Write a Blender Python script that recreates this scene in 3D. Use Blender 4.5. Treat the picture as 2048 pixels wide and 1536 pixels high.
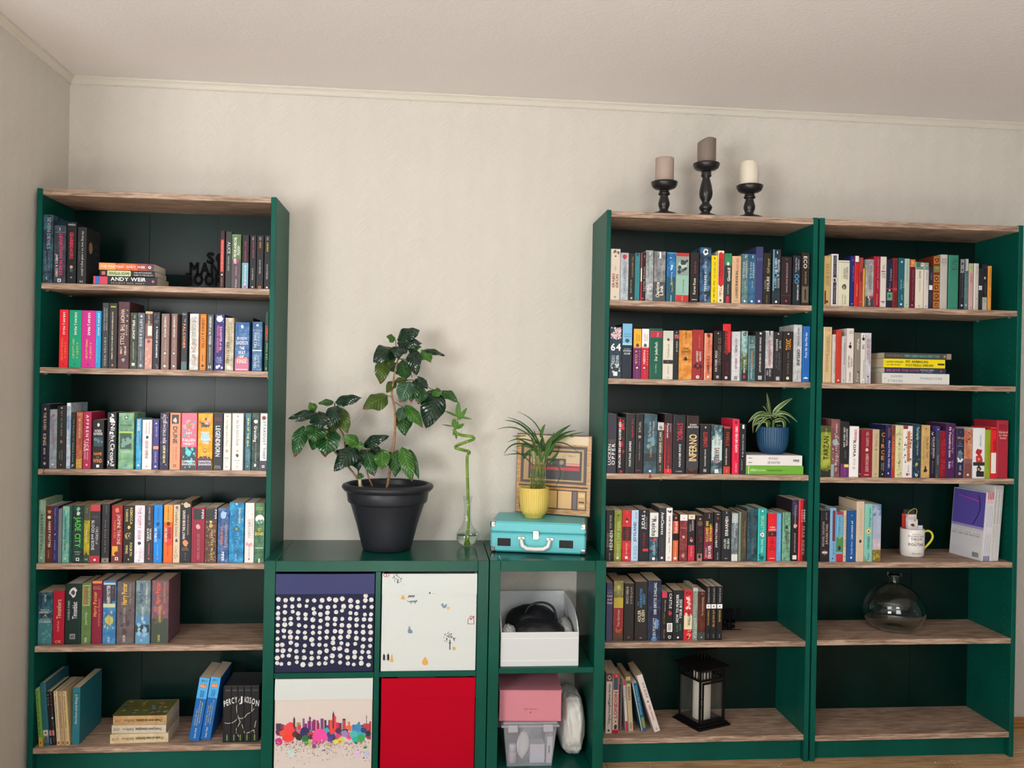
# Home library wall: three green bookcases, two cube shelf units, plants and boxes.
import bpy, math, random
from mathutils import Vector, Matrix
random.seed(7)
PI = math.pi
for o in list(bpy.data.objects):
    bpy.data.objects.remove(o)
COL = bpy.context.scene.collection
SC = bpy.context.scene

# ------------------------------------------------------------------ camera, light, exposure
CAM = Vector((1.3511, -3.37, 1.3854))
CR = Vector((0.9955, -0.0930, 0.0188)).normalized()
CF = Vector((0.0930, 0.9957, -0.0012)).normalized()
CU = CR.cross(CF).normalized(); CR = CF.cross(CU).normalized()
FPX = 1729.12
cd = bpy.data.cameras.new('camera'); cam = bpy.data.objects.new('camera', cd); COL.objects.link(cam)
cd.sensor_width = 36; cd.lens = FPX*36/2048; cd.clip_start = .05
cam.matrix_world = Matrix(((CR.x, CU.x, -CF.x, CAM.x), (CR.y, CU.y, -CF.y, CAM.y), (CR.z, CU.z, -CF.z, CAM.z), (0, 0, 0, 1)))
SC.camera = cam
SC.view_settings.view_transform = 'Standard'; SC.view_settings.look = 'None'
SC.view_settings.gamma = 1; SC.view_settings.use_curve_mapping = False
SC.view_settings.exposure = 0.0
SC.cycles.max_bounces = 10
w = bpy.data.worlds.new('world'); SC.world = w; w.use_nodes = True
bg = w.node_tree.nodes['Background']; bg.inputs[0].default_value = (0.93, 0.96, 1, 1); bg.inputs[1].default_value = 0.14
def area(name, loc, target, sx, sy, power, col):
    l = bpy.data.lights.new(name, 'AREA'); l.shape = 'RECTANGLE'; l.size = sx; l.size_y = sy
    l.energy = power; l.color = col
    o = bpy.data.objects.new(name, l); COL.objects.link(o); o.location = loc
    o.rotation_euler = (Vector(target)-Vector(loc)).to_track_quat('-Z', 'Y').to_euler()
    return o
area('window_light', (-0.85, -4.2, 1.42), (1.5, 0, 1.3), 1.25, 1.15, 92, (1, .99, .975))
area('room_fill_light', (2.05, -4.9, 1.75), (1.4, 0, 1.3), 1.5, 1.5, 52, (1, .985, .965))  # added soft fill behind the camera, not an actual window
floor_fill = area('floor_fill_light', (0.4, -5.3, 2.35), (1.2, -4.0, 0), .9, .6, 110, (1, .98, .95)); floor_fill.data.spread = math.radians(60)  # added lamp aimed at the unseen floor, its bounce brightens the ceiling

# ------------------------------------------------------------------ measuring helpers (pixel of the photo -> real place on a real plane)
def ray(px, py):
    return CR*((px-1024)/FPX) - CU*((py-768)/FPX) + CF
def onY(px, py, Y):
    d = ray(px, py); return CAM + d*((Y-CAM.y)/d.y)
def onZ(px, py, Z):
    d = ray(px, py); return CAM + d*((Z-CAM.z)/d.z)
def onX(px, py, X):
    d = ray(px, py); return CAM + d*((X-CAM.x)/d.x)
def XatYZ(px, Y, Z):
    k = (px-1024)/FPX; d0 = Vector((0, Y, Z)) - CAM
    return (k*CF.dot(d0) - CR.dot(d0))/(CR.x - k*CF.x)
def ZatXY(py, X, Y):
    k = -(py-768)/FPX; d0 = Vector((X, Y, 0)) - CAM
    return (k*CF.dot(d0) - CU.dot(d0))/(CU.z - k*CF.z)

# ------------------------------------------------------------------ materials
def lin(h):
    h = h.lstrip('#')
    if len(h) == 3: h = ''.join(c*2 for c in h)
    r = []
    for i in (0, 2, 4):
        c = int(h[i:i+2], 16)/255
        r.append(c/12.92 if c <= .04045 else ((c+.055)/1.055)**2.4)
    return (r[0], r[1], r[2], 1)
MATS = {}
def mat(hexa, rough=.5, metal=0, key=None, spec=.5, **kw):
    k = key or (hexa, rough, metal, spec)
    if k in MATS: return MATS[k]
    m = bpy.data.materials.new(str(key or 'paint_'+hexa)); m.use_nodes = True
    b = m.node_tree.nodes['Principled BSDF']
    b.inputs['Base Color'].default_value = lin(hexa); b.inputs['Roughness'].default_value = rough
    b.inputs['Metallic'].default_value = metal; b.inputs['Specular IOR Level'].default_value = spec
    for a, v in kw.items(): b.inputs[a.replace('_', ' ')].default_value = v
    MATS[k] = m; return m
def nodes(m):
    nt = m.node_tree; return nt, nt.nodes, nt.links, nt.nodes['Principled BSDF']
def tex(nt, kind, **kw):
    n = nt.nodes.new(kind)
    for k, v in kw.items():
        if k in n.inputs.keys(): n.inputs[k].default_value = v
        else: setattr(n, k, v)
    return n
def mott(c1, c2, rough=.42, scale=45, key=None):
    k = key or ('m', c1, c2, rough, scale)
    if k in MATS: return MATS[k]
    m = bpy.data.materials.new('mottled_%s_%s' % (c1, c2)); m.use_nodes = True
    nt, N, L, b = nodes(m)
    tc = N.new('ShaderNodeTexCoord'); n = tex(nt, 'ShaderNodeTexNoise', Scale=scale, Detail=3)
    r = N.new('ShaderNodeValToRGB'); r.color_ramp.elements[0].position = .4; r.color_ramp.elements[1].position = .62
    r.color_ramp.elements[0].color = lin(c1); r.color_ramp.elements[1].color = lin(c2)
    L.new(tc.outputs['Object'], n.inputs['Vector']); L.new(n.outputs['Fac'], r.inputs[0]); L.new(r.outputs[0], b.inputs['Base Color'])
    b.inputs['Roughness'].default_value = rough; b.inputs['Specular IOR Level'].default_value = .3
    MATS[k] = m; return m
def math_node(nt, op, a, b=None):
    n = nt.nodes.new('ShaderNodeMath'); n.operation = op
    for i, v in enumerate((a, b)):
        if v is None: continue
        if isinstance(v, (int, float)): n.inputs[i].default_value = v
        else: nt.links.new(v, n.inputs[i])
    return n.outputs[0]
def oak(name, light, mid, dark, sc=1.0, rough=.6):
    m = bpy.data.materials.new(name); m.use_nodes = True
    nt, N, L, b = nodes(m)
    tc = N.new('ShaderNodeTexCoord'); mp = N.new('ShaderNodeMapping'); mp.inputs['Scale'].default_value = (4*sc, 38*sc, 38*sc)
    L.new(tc.outputs['Object'], mp.inputs[0])
    n1 = tex(nt, 'ShaderNodeTexNoise', Scale=1.6, Detail=6, Roughness=.65, Distortion=1.2); L.new(mp.outputs[0], n1.inputs['Vector'])
    r = N.new('ShaderNodeValToRGB'); e = r.color_ramp.elements
    e[0].position = .33; e[0].color = lin(dark); e[1].position = .66; e[1].color = lin(light)
    x = e.new(.48); x.color = lin(mid)
    L.new(n1.outputs['Fac'], r.inputs[0])
    mp2 = N.new('ShaderNodeMapping'); mp2.inputs['Scale'].default_value = (14*sc, 260*sc, 260*sc); L.new(tc.outputs['Object'], mp2.inputs[0])
    n2 = tex(nt, 'ShaderNodeTexNoise', Scale=1, Detail=3); L.new(mp2.outputs[0], n2.inputs['Vector'])
    mx = N.new('ShaderNodeMix'); mx.data_type = 'RGBA'; mx.blend_type = 'MULTIPLY'; mx.inputs[0].default_value = .55
    r2 = N.new('ShaderNodeValToRGB'); r2.color_ramp.elements[0].position = .42; r2.color_ramp.elements[0].color = (.35, .3, .27, 1); r2.color_ramp.elements[1].position = .52; r2.color_ramp.elements[1].color = (1, 1, 1, 1)
    L.new(n2.outputs['Fac'], r2.inputs[0]); L.new(r.outputs[0], mx.inputs[6]); L.new(r2.outputs[0], mx.inputs[7]); L.new(mx.outputs[2], b.inputs['Base Color'])
    bp = N.new('ShaderNodeBump'); bp.inputs['Strength'].default_value = .25; bp.inputs['Distance'].default_value = .001
    L.new(n2.outputs['Fac'], bp.inputs['Height']); L.new(bp.outputs[0], b.inputs['Normal'])
    b.inputs['Roughness'].default_value = rough
    return m
M_OAK = oak('sonoma_oak_foil', 'cbb09a', 'ad917c', '7c6656')
M_FLOOR = oak('beech_laminate', 'd9b48c', 'cda47a', 'b98b60', .6, .4)
M_FAR = mat('e2dcd4', .8, key='pale_bounce_floor')  # unseen floor made pale to bounce light upwards, no actual rug
M_SKIRT = oak('pine_skirting', 'c08a50', 'b07a42', '8c5c30', .8, .5)
def green(name, c1, c2, rough):
    m = mott(c1, c2, rough, 6, key=name); m.name = name; m.node_tree.nodes['Principled BSDF'].inputs['Specular IOR Level'].default_value = .18
    nt, N, L, b = nodes(m)
    tc = N.new('ShaderNodeTexCoord'); n = tex(nt, 'ShaderNodeTexNoise', Scale=260, Detail=2); L.new(tc.outputs['Object'], n.inputs['Vector'])
    bp = N.new('ShaderNodeBump'); bp.inputs['Strength'].default_value = .08; bp.inputs['Distance'].default_value = .0008
    L.new(n.outputs['Fac'], bp.inputs['Height']); L.new(bp.outputs[0], b.inputs['Normal'])
    return m
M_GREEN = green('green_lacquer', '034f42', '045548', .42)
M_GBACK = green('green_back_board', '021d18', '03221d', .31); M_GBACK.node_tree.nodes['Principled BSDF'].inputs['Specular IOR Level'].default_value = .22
M_GKAL = green('green_cube_lacquer', '034a3c', '045041', .2)
def wallpaper(name, c, seams=True):
    m = bpy.data.materials.new(name); m.use_nodes = True
    nt, N, L, b = nodes(m)
    b.inputs['Base Color'].default_value = lin(c); b.inputs['Roughness'].default_value = .75; b.inputs['Specular IOR Level'].default_value = .25
    g = N.new('ShaderNodeNewGeometry'); s = N.new('ShaderNodeSeparateXYZ'); L.new(g.outputs['Position'], s.inputs[0])
    al = math_node(nt, 'ADD', s.outputs['X'], s.outputs['Y'])
    pp = math_node(nt, 'PINGPONG', al, .05)
    ph = math_node(nt, 'ADD', math_node(nt, 'MULTIPLY', pp, 1.15), s.outputs['Z'])
    nz = tex(nt, 'ShaderNodeTexNoise', Scale=14, Detail=2); L.new(g.outputs['Position'], nz.inputs['Vector'])
    ph2 = math_node(nt, 'ADD', ph, math_node(nt, 'MULTIPLY', nz.outputs['Fac'], .006))
    sn = math_node(nt, 'SINE', math_node(nt, 'MULTIPLY', ph2, 2*PI/.0098))
    n3 = tex(nt, 'ShaderNodeTexNoise', Scale=2.2, Detail=3); L.new(g.outputs['Position'], n3.inputs['Vector'])
    amp = math_node(nt, 'MULTIPLY', sn, math_node(nt, 'POWER', n3.outputs['Fac'], 1.6))
    bp = N.new('ShaderNodeBump'); bp.inputs['Strength'].default_value = .36; bp.inputs['Distance'].default_value = .003
    L.new(amp, bp.inputs['Height']); L.new(bp.outputs[0], b.inputs['Normal'])
    return m
M_WALL = wallpaper('herringbone_wallpaper', 'd2cdc3')
def plaster(name, c):
    m = bpy.data.materials.new(name); m.use_nodes = True
    nt, N, L, b = nodes(m); b.inputs['Base Color'].default_value = lin(c); b.inputs['Roughness'].default_value = .85; b.inputs['Specular IOR Level'].default_value = .2
    g = N.new('ShaderNodeNewGeometry'); n = tex(nt, 'ShaderNodeTexNoise', Scale=95, Detail=4); L.new(g.outputs['Position'], n.inputs['Vector'])
    bp = N.new('ShaderNodeBump'); bp.inputs['Strength'].default_value = .5; bp.inputs['Distance'].default_value = .003
    L.new(n.outputs['Fac'], bp.inputs['Height']); L.new(bp.outputs[0], b.inputs['Normal']); return m
M_CEIL = plaster('rough_ceiling_paint', 'e8e3e0')
M_PAGE = mat('d2c2a8', .8, key='page_edges', spec=.2); M_PAGE2 = mat('e4dccb', .8, key='page_edges_pale', spec=.2); M_PAGE3 = mat('b9a487', .8, key='page_edges_aged', spec=.2)
def glass(name, tint=(1, 1, 1, 1), rough=0, ior=1.45):
    m = bpy.data.materials.new(name); m.use_nodes = True
    b = m.node_tree.nodes['Principled BSDF']; b.inputs['Base Color'].default_value = tint
    b.inputs['Transmission Weight'].default_value = 1; b.inputs['Roughness'].default_value = rough; b.inputs['IOR'].default_value = ior
    return m

# ------------------------------------------------------------------ mesh builder
class MB:
    def __init__(s): s.v = []; s.f = []; s.m = []; s.mi = []; s.sm = []; s.uv = {}
    def slot(s, m):
        if m not in s.m: s.m.append(m)
        return s.m.index(m)
    def add(s, vs, fs, m=None, smooth=False):
        o = len(s.v); s.v += [tuple(a) for a in vs]
        i = s.slot(m) if m else 0
        for f in fs: s.f.append([o+k for k in f]); s.mi.append(i); s.sm.append(smooth)
        return o
    def box(s, x0, x1, y0, y1, z0, z1, m=None):
        s.add([(x0, y0, z0), (x1, y0, z0), (x1, y1, z0), (x0, y1, z0), (x0, y0, z1), (x1, y0, z1), (x1, y1, z1), (x0, y1, z1)],
              [(0, 3, 2, 1), (4, 5, 6, 7), (0, 1, 5, 4), (1, 2, 6, 5), (2, 3, 7, 6), (3, 0, 4, 7)], m); return s
    def bbox(s, x0, x1, y0, y1, z0, z1, r=.002, m=None):
        # box with chamfered edges
        vs = []; 
        for sx, X in ((1, x0), (-1, x1)):
            for sy, Y in ((1, y0), (-1, y1)):
                for sz, Z in ((1, z0), (-1, z1)):
                    vs += [(X, Y+sy*r, Z+sz*r), (X+sx*r, Y, Z+sz*r), (X+sx*r, Y+sy*r, Z)]
        def i(a, b, c, k): return ((a*2+b)*2+c)*3+k
        fs = []
        for a in (0, 1):
            fs.append([i(a, 0, 0, 0), i(a, 0, 1, 0), i(a, 1, 1, 0), i(a, 1, 0, 0)][::(1 if a == 0 else -1)])
            fs.append([i(0, a, 0, 1), i(1, a, 0, 1), i(1, a, 1, 1), i(0, a, 1, 1)][::(1 if a == 0 else -1)])
            fs.append([i(0, 0, a, 2), i(0, 1, a, 2), i(1, 1, a, 2), i(1, 0, a, 2)][::(1 if a == 0 else -1)])
        for a in (0, 1):
            for b in (0, 1):
                s1 = 1 if (a+b) % 2 == 0 else -1
                fs.append([i(a, b, 0, 0), i(a, b, 0, 1), i(a, b, 1, 1), i(a, b, 1, 0)][::-s1])
                fs.append([i(a, 0, b, 0), i(a, 0, b, 2), i(a, 1, b, 2), i(a, 1, b, 0)][::s1])
                fs.append([i(0, a, b, 1), i(0, a, b, 2), i(1, a, b, 2), i(1, a, b, 1)][::-s1])
        for a in (0, 1):
            for b in (0, 1):
                for c in (0, 1):
                    fs.append([i(a, b, c, 0), i(a, b, c, 1), i(a, b, c, 2)][::(1 if (a+b+c) % 2 == 0 else -1)])
        s.add(vs, fs, m); return s
    def prism(s, poly, z0, z1, m=None):            # polygon in XY, counterclockwise
        n = len(poly)
        s.add([(x, y, z0) for x, y in poly]+[(x, y, z1) for x, y in poly],
              [tuple(range(n))[::-1], tuple(range(n, 2*n))]+[(i, (i+1) % n, n+(i+1) % n, n+i) for i in range(n)], m); return s
    def lathe(s, prof, cx=0, cy=0, n=32, m=None, sx=1, sy=1, smooth=True, flute=0, nf=0, cap=True):
        vs = []
        for r, z in prof:
            for k in range(n):
                a = 2*PI*k/n; rr = r*(1+(flute*math.cos(nf*a) if r > .001 else 0))
                vs.append((cx+rr*sx*math.cos(a), cy+rr*sy*math.sin(a), z))
        fs = []
        for j in range(len(prof)-1):
            for k in range(n):
                fs.append((j*n+k, j*n+(k+1) % n, (j+1)*n+(k+1) % n, (j+1)*n+k))
        s.add(vs, fs, m, smooth)
        if cap:
            o = len(s.v)-len(vs)
            for j, rev in ((0, True), (len(prof)-1, False)):
                if prof[j][0] > 1e-5:
                    f = [o+j*n+k for k in range(n)]; s.f.append(f[::-1] if rev else f); s.mi.append(s.slot(m) if m else 0); s.sm.append(False)
        return s
    def tube(s, pts, rad, n=8, m=None, closed=False):
        pts = [Vector(p) for p in pts]; N = len(pts); rad = rad if isinstance(rad, (list, tuple)) else [rad]*N
        up = Vector((0, 0, 1)); vs = []; prev = None
        for i, p in enumerate(pts):
            t = (pts[(i+1) % N]-pts[i-1]) if closed else (pts[min(i+1, N-1)]-pts[max(i-1, 0)])
            t = t.normalized() if t.length > 1e-9 else Vector((0, 0, 1))
            if prev is None:
                a = up if abs(t.dot(up)) < .9 else Vector((1, 0, 0)); prev = (a-t*a.dot(t)).normalized()
            else: prev = (prev-t*prev.dot(t)).normalized()
            q = t.cross(prev)
            for k in range(n):
                a = 2*PI*k/n; vs.append(p+(prev*math.cos(a)+q*math.sin(a))*rad[i])
        fs = []
        for i in range(N if closed else N-1):
            j = (i+1) % N
            for k in range(n): fs.append((i*n+k, i*n+(k+1) % n, j*n+(k+1) % n, j*n+k))
        if not closed: fs += [tuple(range(n))[::-1], tuple(range((N-1)*n, N*n))]
        s.add(vs, fs, m, True); return s
    def plate(s, pts, th, m=None):                # outline in XZ, thickness towards -Y
        pts = list(pts)
        if sum(pts[i-1][0]*pts[i][1]-pts[i][0]*pts[i-1][1] for i in range(len(pts))) < 0: pts = pts[::-1]
        n = len(pts)
        s.add([(x, 0, z) for x, z in pts]+[(x, -th, z) for x, z in pts],
              [tuple(range(n))[::-1], tuple(range(n, 2*n))]+[(i, n+i, n+(i+1) % n, (i+1) % n)[::-1] for i in range(n)], m); return s
    def build(s, name, m=None, parent=None, loc=None):
        if m and not s.m: s.m = [m]
        me = bpy.data.meshes.new(name); me.from_pydata(s.v, [], s.f)
        for x in s.m: me.materials.append(x)
        if len(s.m) > 1: me.polygons.foreach_set('material_index', s.mi)
        if any(s.sm): me.polygons.foreach_set('use_smooth', s.sm)
        me.update()
        o = bpy.data.objects.new(name, me); COL.objects.link(o)
        if parent: o.parent = parent
        if loc is not None: o.location = loc
        return o
def tag(o, label, cat, group=None):
    o['label'] = label; o['category'] = cat
    if group: o['group'] = group
    return o
def thing(name, label, cat, loc=(0, 0, 0), rot=(0, 0, 0), group=None):
    o = bpy.data.objects.new(name, None); o.empty_display_size = .05; COL.objects.link(o); o.location = loc; o.rotation_euler = rot
    return tag(o, label, cat, group)
def struct(o): o['kind'] = 'structure'; return o
def stuff(o): o['kind'] = 'stuff'; return o

# ------------------------------------------------------------------ lettering: every glyph once, then laid out as flat print
GL = {}; BOLD = .02
def embolden(vs, fs, d):
    key = {}; idx = [key.setdefault((round(a, 4), round(b, 4)), len(key)) for a, b in vs]
    E = {}
    for f in fs:
        f = [idx[i] for i in f]
        for i in range(len(f)): E[(f[i], f[(i+1) % len(f)])] = 1
    P = [None]*len(key)
    for (a, b), i in key.items(): P[i] = (a, b)
    f0 = fs[0]; area_ = sum(sum(vs[f[i-1]][0]*vs[f[i]][1]-vs[f[i]][0]*vs[f[i-1]][1] for i in range(len(f))) for f in fs); sg = 1 if area_ > 0 else -1
    N = [[0, 0, 0] for _ in P]
    for (a, b) in E:
        if (b, a) in E or a == b: continue
        dx, dy = P[b][0]-P[a][0], P[b][1]-P[a][1]; L = math.hypot(dx, dy) or 1
        for q in (a, b): N[q][0] += sg*dy/L; N[q][1] -= sg*dx/L; N[q][2] += 1
    out = []
    for i in range(len(vs)):
        j = idx[i]; nx, ny, c = N[j]; L = math.hypot(nx, ny)
        if c == 0 or L < 1e-6: out.append(vs[i]); continue
        m_ = min(2/L, 1.35)*d; out.append((vs[i][0]+nx/L*m_+d*.8, (vs[i][1]+ny/L*m_)*.97+.008))
    return out
def glyph(ch, bold):
    k = (ch, bold)
    if k in GL: return GL[k]
    def conv(body):
        c = bpy.data.curves.new('g', 'FONT'); c.body = body; c.size = 1; c.resolution_u = 2; c.fill_mode = 'FRONT'
        o = bpy.data.objects.new('g', c); COL.objects.link(o)
        me = bpy.data.meshes.new_from_object(o)
        vs = [(v.co.x, v.co.y) for v in me.vertices]; fs = [tuple(p.vertices) for p in me.polygons]
        bpy.data.objects.remove(o); bpy.data.meshes.remove(me); bpy.data.curves.remove(c)
        return vs, fs
    if ch == ' ': GL[k] = ([], [], .3); return GL[k]
    vs, fs = conv(ch)
    if vs:
        x0 = min(v[0] for v in vs); x1 = max(v[0] for v in vs)
        vs = [(a-x0, b) for a, b in vs]; adv = x1-x0+.09
    else: adv = .3
    if bold and vs: vs = embolden(vs, fs, BOLD*bold); adv += BOLD*bold*1.6
    GL[k] = (vs, fs, adv); return GL[k]
def layout(txt, bold, length, cap, centre=False):
    """returns [(verts, faces)] with x along the line from 0..length, y = 0..cap"""
    gs = [glyph(c, bold) for c in txt]
    nat = max(sum(g[2] for g in gs)-.09, .05); sy = cap/.70; sx = length/nat; track = 0
    if sx > sy*1.25:
        sx2 = sy*1.25; track = (length-nat*sx2)/max(len(txt)-1, 1) if len(txt) > 1 else 0
        if len(txt) == 1: sx2 = min(sx, sy*1.3)
        sx = sx2
    x = 0; out = []
    if len(txt) == 1: x = (length-nat*sx)/2
    for vs, fs, adv in gs:
        if vs: out.append(([(x+a*sx, b*sy) for a, b in vs], fs))
        x += adv*sx+track
    return out
def put_text(mb, m, txt, bold, length, cap, org, ux, uy):
    org = Vector(org); ux = Vector(ux); uy = Vector(uy)
    for vs, fs in layout(txt, bold, length, cap):
        mb.add([org+ux*a+uy*b for a, b in vs], fs, m)

# ------------------------------------------------------------------ books
def ink(h): return mat(h, .45, key=('ink', h))
def blob(rng, n=11, spread=.45):
    return [(math.cos(2*PI*i/n)*(1-spread*rng.random()), math.sin(2*PI*i/n)*(1-spread*rng.random())) for i in range(n)]
def book(w, h, d, cov, flags, elems, label, group, loc, rot=(0, 0, 0), seed=0):
    """local frame: spine faces -Y at y=0, x 0..w, y 0..d (into shelf), z 0..h"""
    rng = random.Random(seed)
    root = thing('book', label, 'book', loc, rot, group)
    hard = 'h' in flags
    t = .0022 if hard else .0006; inset = .003 if hard else .0004; r = min(.0035 if hard else .0014, w*.3)
    if '~' in cov:
        a, b = cov.split('~'); m = mott(a, b, .46)
    else: m = mat(cov, .46, spec=.3, key=('cover', cov))
    o = [(w, d), (w, r), (w-r*.3, r*.3), (w-r, 0), (r, 0), (r*.3, r*.3), (0, r), (0, d), (t, d), (t, r+t*.5), (r+t*.5, t), (w-r-t*.5, t), (w-t, r+t*.5), (w-t, d)]
    MB().prism(o[::-1] if False else o[::-1], 0, h).build('cover', m, root)
    pm = rng.choice([M_PAGE, M_PAGE, M_PAGE2, M_PAGE3])
    if w > 2*t+.0008:
        MB().box(t+.0001, w-t-.0001, max(t, .001)+.0002, d-inset, inset, h-inset).build('page_block', pm, root)
    prt = MB(); let = MB(); lay = .00006
    for e in elems:
        p = e.split(' ')
        k = p[0]
        if k in ('d', 'D', 'u', 'U', 'h', 'H') and len(p) >= 7:
            v0, v1, sz, off = map(float, p[1:5]); mm = ink(p[5]); txt = ' '.join(p[6:]); bold = k.isupper()
            k = k.lower(); y = -.0014
            if k in 'du':
                L = max((v1-v0)*h, .002); c = sz*w; zt = h*(1-v0); zb = h*(1-v1); xc = w*(.5+off)
                if k == 'd': put_text(let, mm, txt, bold, L, c, (xc-c/2, y, zt), (0, 0, -1), (1, 0, 0))
                else: put_text(let, mm, txt, bold, L, c, (xc+c/2, y, zb), (0, 0, 1), (-1, 0, 0))
            else:
                c = (v1-v0)*h; L = sz*w; put_text(let, mm, txt, bold, L, c, (w*(.5+off)-L/2, y, h*(1-v1)), (1, 0, 0), (0, 0, 1))
            continue
        lay += .00004; y = -lay
        def quad(x0, x1, z0, z1, mm): prt.add([(x0, y, z0), (x1, y, z0), (x1, y, z1), (x0, y, z1)], [(0, 1, 2, 3)], mm)
        if k == 'b':
            v0, v1, c, rest = float(p[1]), float(p[2]), p[3], p[4:]
            x0, x1 = (float(rest[0]), float(rest[1])) if len(rest) > 1 else (.0, 1)
            x0 = max(x0, 0 + r/w*.6); x1 = min(x1, 1-r/w*.6)
            if x1 > x0: quad(x0*w, x1*w, h*(1-v1), h*(1-v0), ink(c))
        elif k in ('o', 'q', 's', 'm'):
            v, sz, c = float(p[1]), float(p[2]), p[3]; off = float(p[4]) if len(p) > 4 else 0
            R = sz*w/2; cx = w*(.5+off); cz = h*(1-v)
            if k == 'o': pts = [(cx+R*math.cos(a*PI/9), cz+R*math.sin(a*PI/9)) for a in range(18)]
            elif k == 'q': pts = [(cx-R, cz-R), (cx+R, cz-R), (cx+R, cz+R), (cx-R, cz+R)]
            elif k == 'm':
                pts = [(cx+R*math.cos(a), cz+R*math.sin(a)) for a in [PI/3+i*(4*PI/3)/10 for i in range(11)]] + [(cx+R*.35+R*.8*math.cos(a), cz+R*.8*math.sin(a)) for a in [PI*1.42-i*(.84*PI)/8 for i in range(9)]]
            else: pts = [(cx+R*a, cz+R*1.25*b) for a, b in blob(rng)]
            prt.add([(a, y, b) for a, b in pts], [tuple(range(len(pts)))], ink(c))
        elif k == 'z':
            v0, v1, n, c = float(p[1]), float(p[2]), int(p[3]), p[4]
            for _ in range(n):
                lay += .000008; y = -lay
                R = w*rng.uniform(.03, .11) if n > 12 else w*rng.uniform(.06, .2)
                cx = rng.uniform(r+R, w-r-R); cz = rng.uniform(h*(1-v1)+R, h*(1-v0)-R) if (v1-v0)*h > 2*R else h*(1-(v0+v1)/2)
                pts = [(cx+R*a, cz+R*b*1.3) for a, b in blob(rng, 6)]
                prt.add([(a, y, b) for a, b in pts], [tuple(range(6))], ink(c))
        elif k == 'l':
            n = int(p[1])
            for i in range(n): quad(w*(.12+.8*i/n), w*(.12+.8*i/n+.07), 0, h, ink(p[2]))
        elif k == 'l9':
            for i in range(9): quad(w*(.2+.07*i), w*(.2+.07*i+.035*(1+i % 2)*.7), h*.2, h*.34, ink('222222'))
        elif k == 'F':       # round sticker and title on the front board (faces +X)
            x = w+.0003
            pts = [(d*.3+.016*math.cos(a*PI/10), h*.66+.02*math.sin(a*PI/10)) for a in range(20)]
            prt.add([(x, a, b) for a, b in pts], [tuple(range(20))], ink('a8865c'))
            for i, tx in enumerate(('the', 'long', 'way', 'to a')):
                put_text(let, ink('5c7080'), tx, False, .03, .008, (x+.0002, d*.58, h*(.7-.13*i)), (0, 1, 0), (0, 0, 1))
    if prt.v: prt.build('spine_print', None, root)
    if let.v: let.build('spine_lettering', None, root)
    return root
ORD = ['', 'first', 'second', 'third', 'fourth', 'fifth', 'sixth', 'seventh', 'eighth', 'ninth', 'tenth', 'eleventh', 'twelfth', 'thirteenth', 'fourteenth', 'fifteenth', 'sixteenth', 'seventeenth', 'eighteenth', 'nineteenth', 'twentieth', 'twenty-first', 'twenty-second', 'twenty-third', 'twenty-fourth', 'twenty-fifth', 'twenty-sixth', 'twenty-seventh', 'twenty-eighth']
CASES = {'L': dict(x0=0, x1=.8005, i0=.018, i1=.7825, z=[2.019, 1.698, 1.4095, 1.062, .738, .4545, .106]),
         'A': dict(x0=1.974, x1=2.7705, i0=1.990, i1=2.7525, z=[2.016, 1.694, 1.409, 1.064, .743, .448, .100]),
         'B': dict(x0=2.7765, x1=3.5800, i0=2.7960, i1=3.5620, z=[2.016, 1.695, 1.408, 1.057, .740, .4515, .095])}
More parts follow.
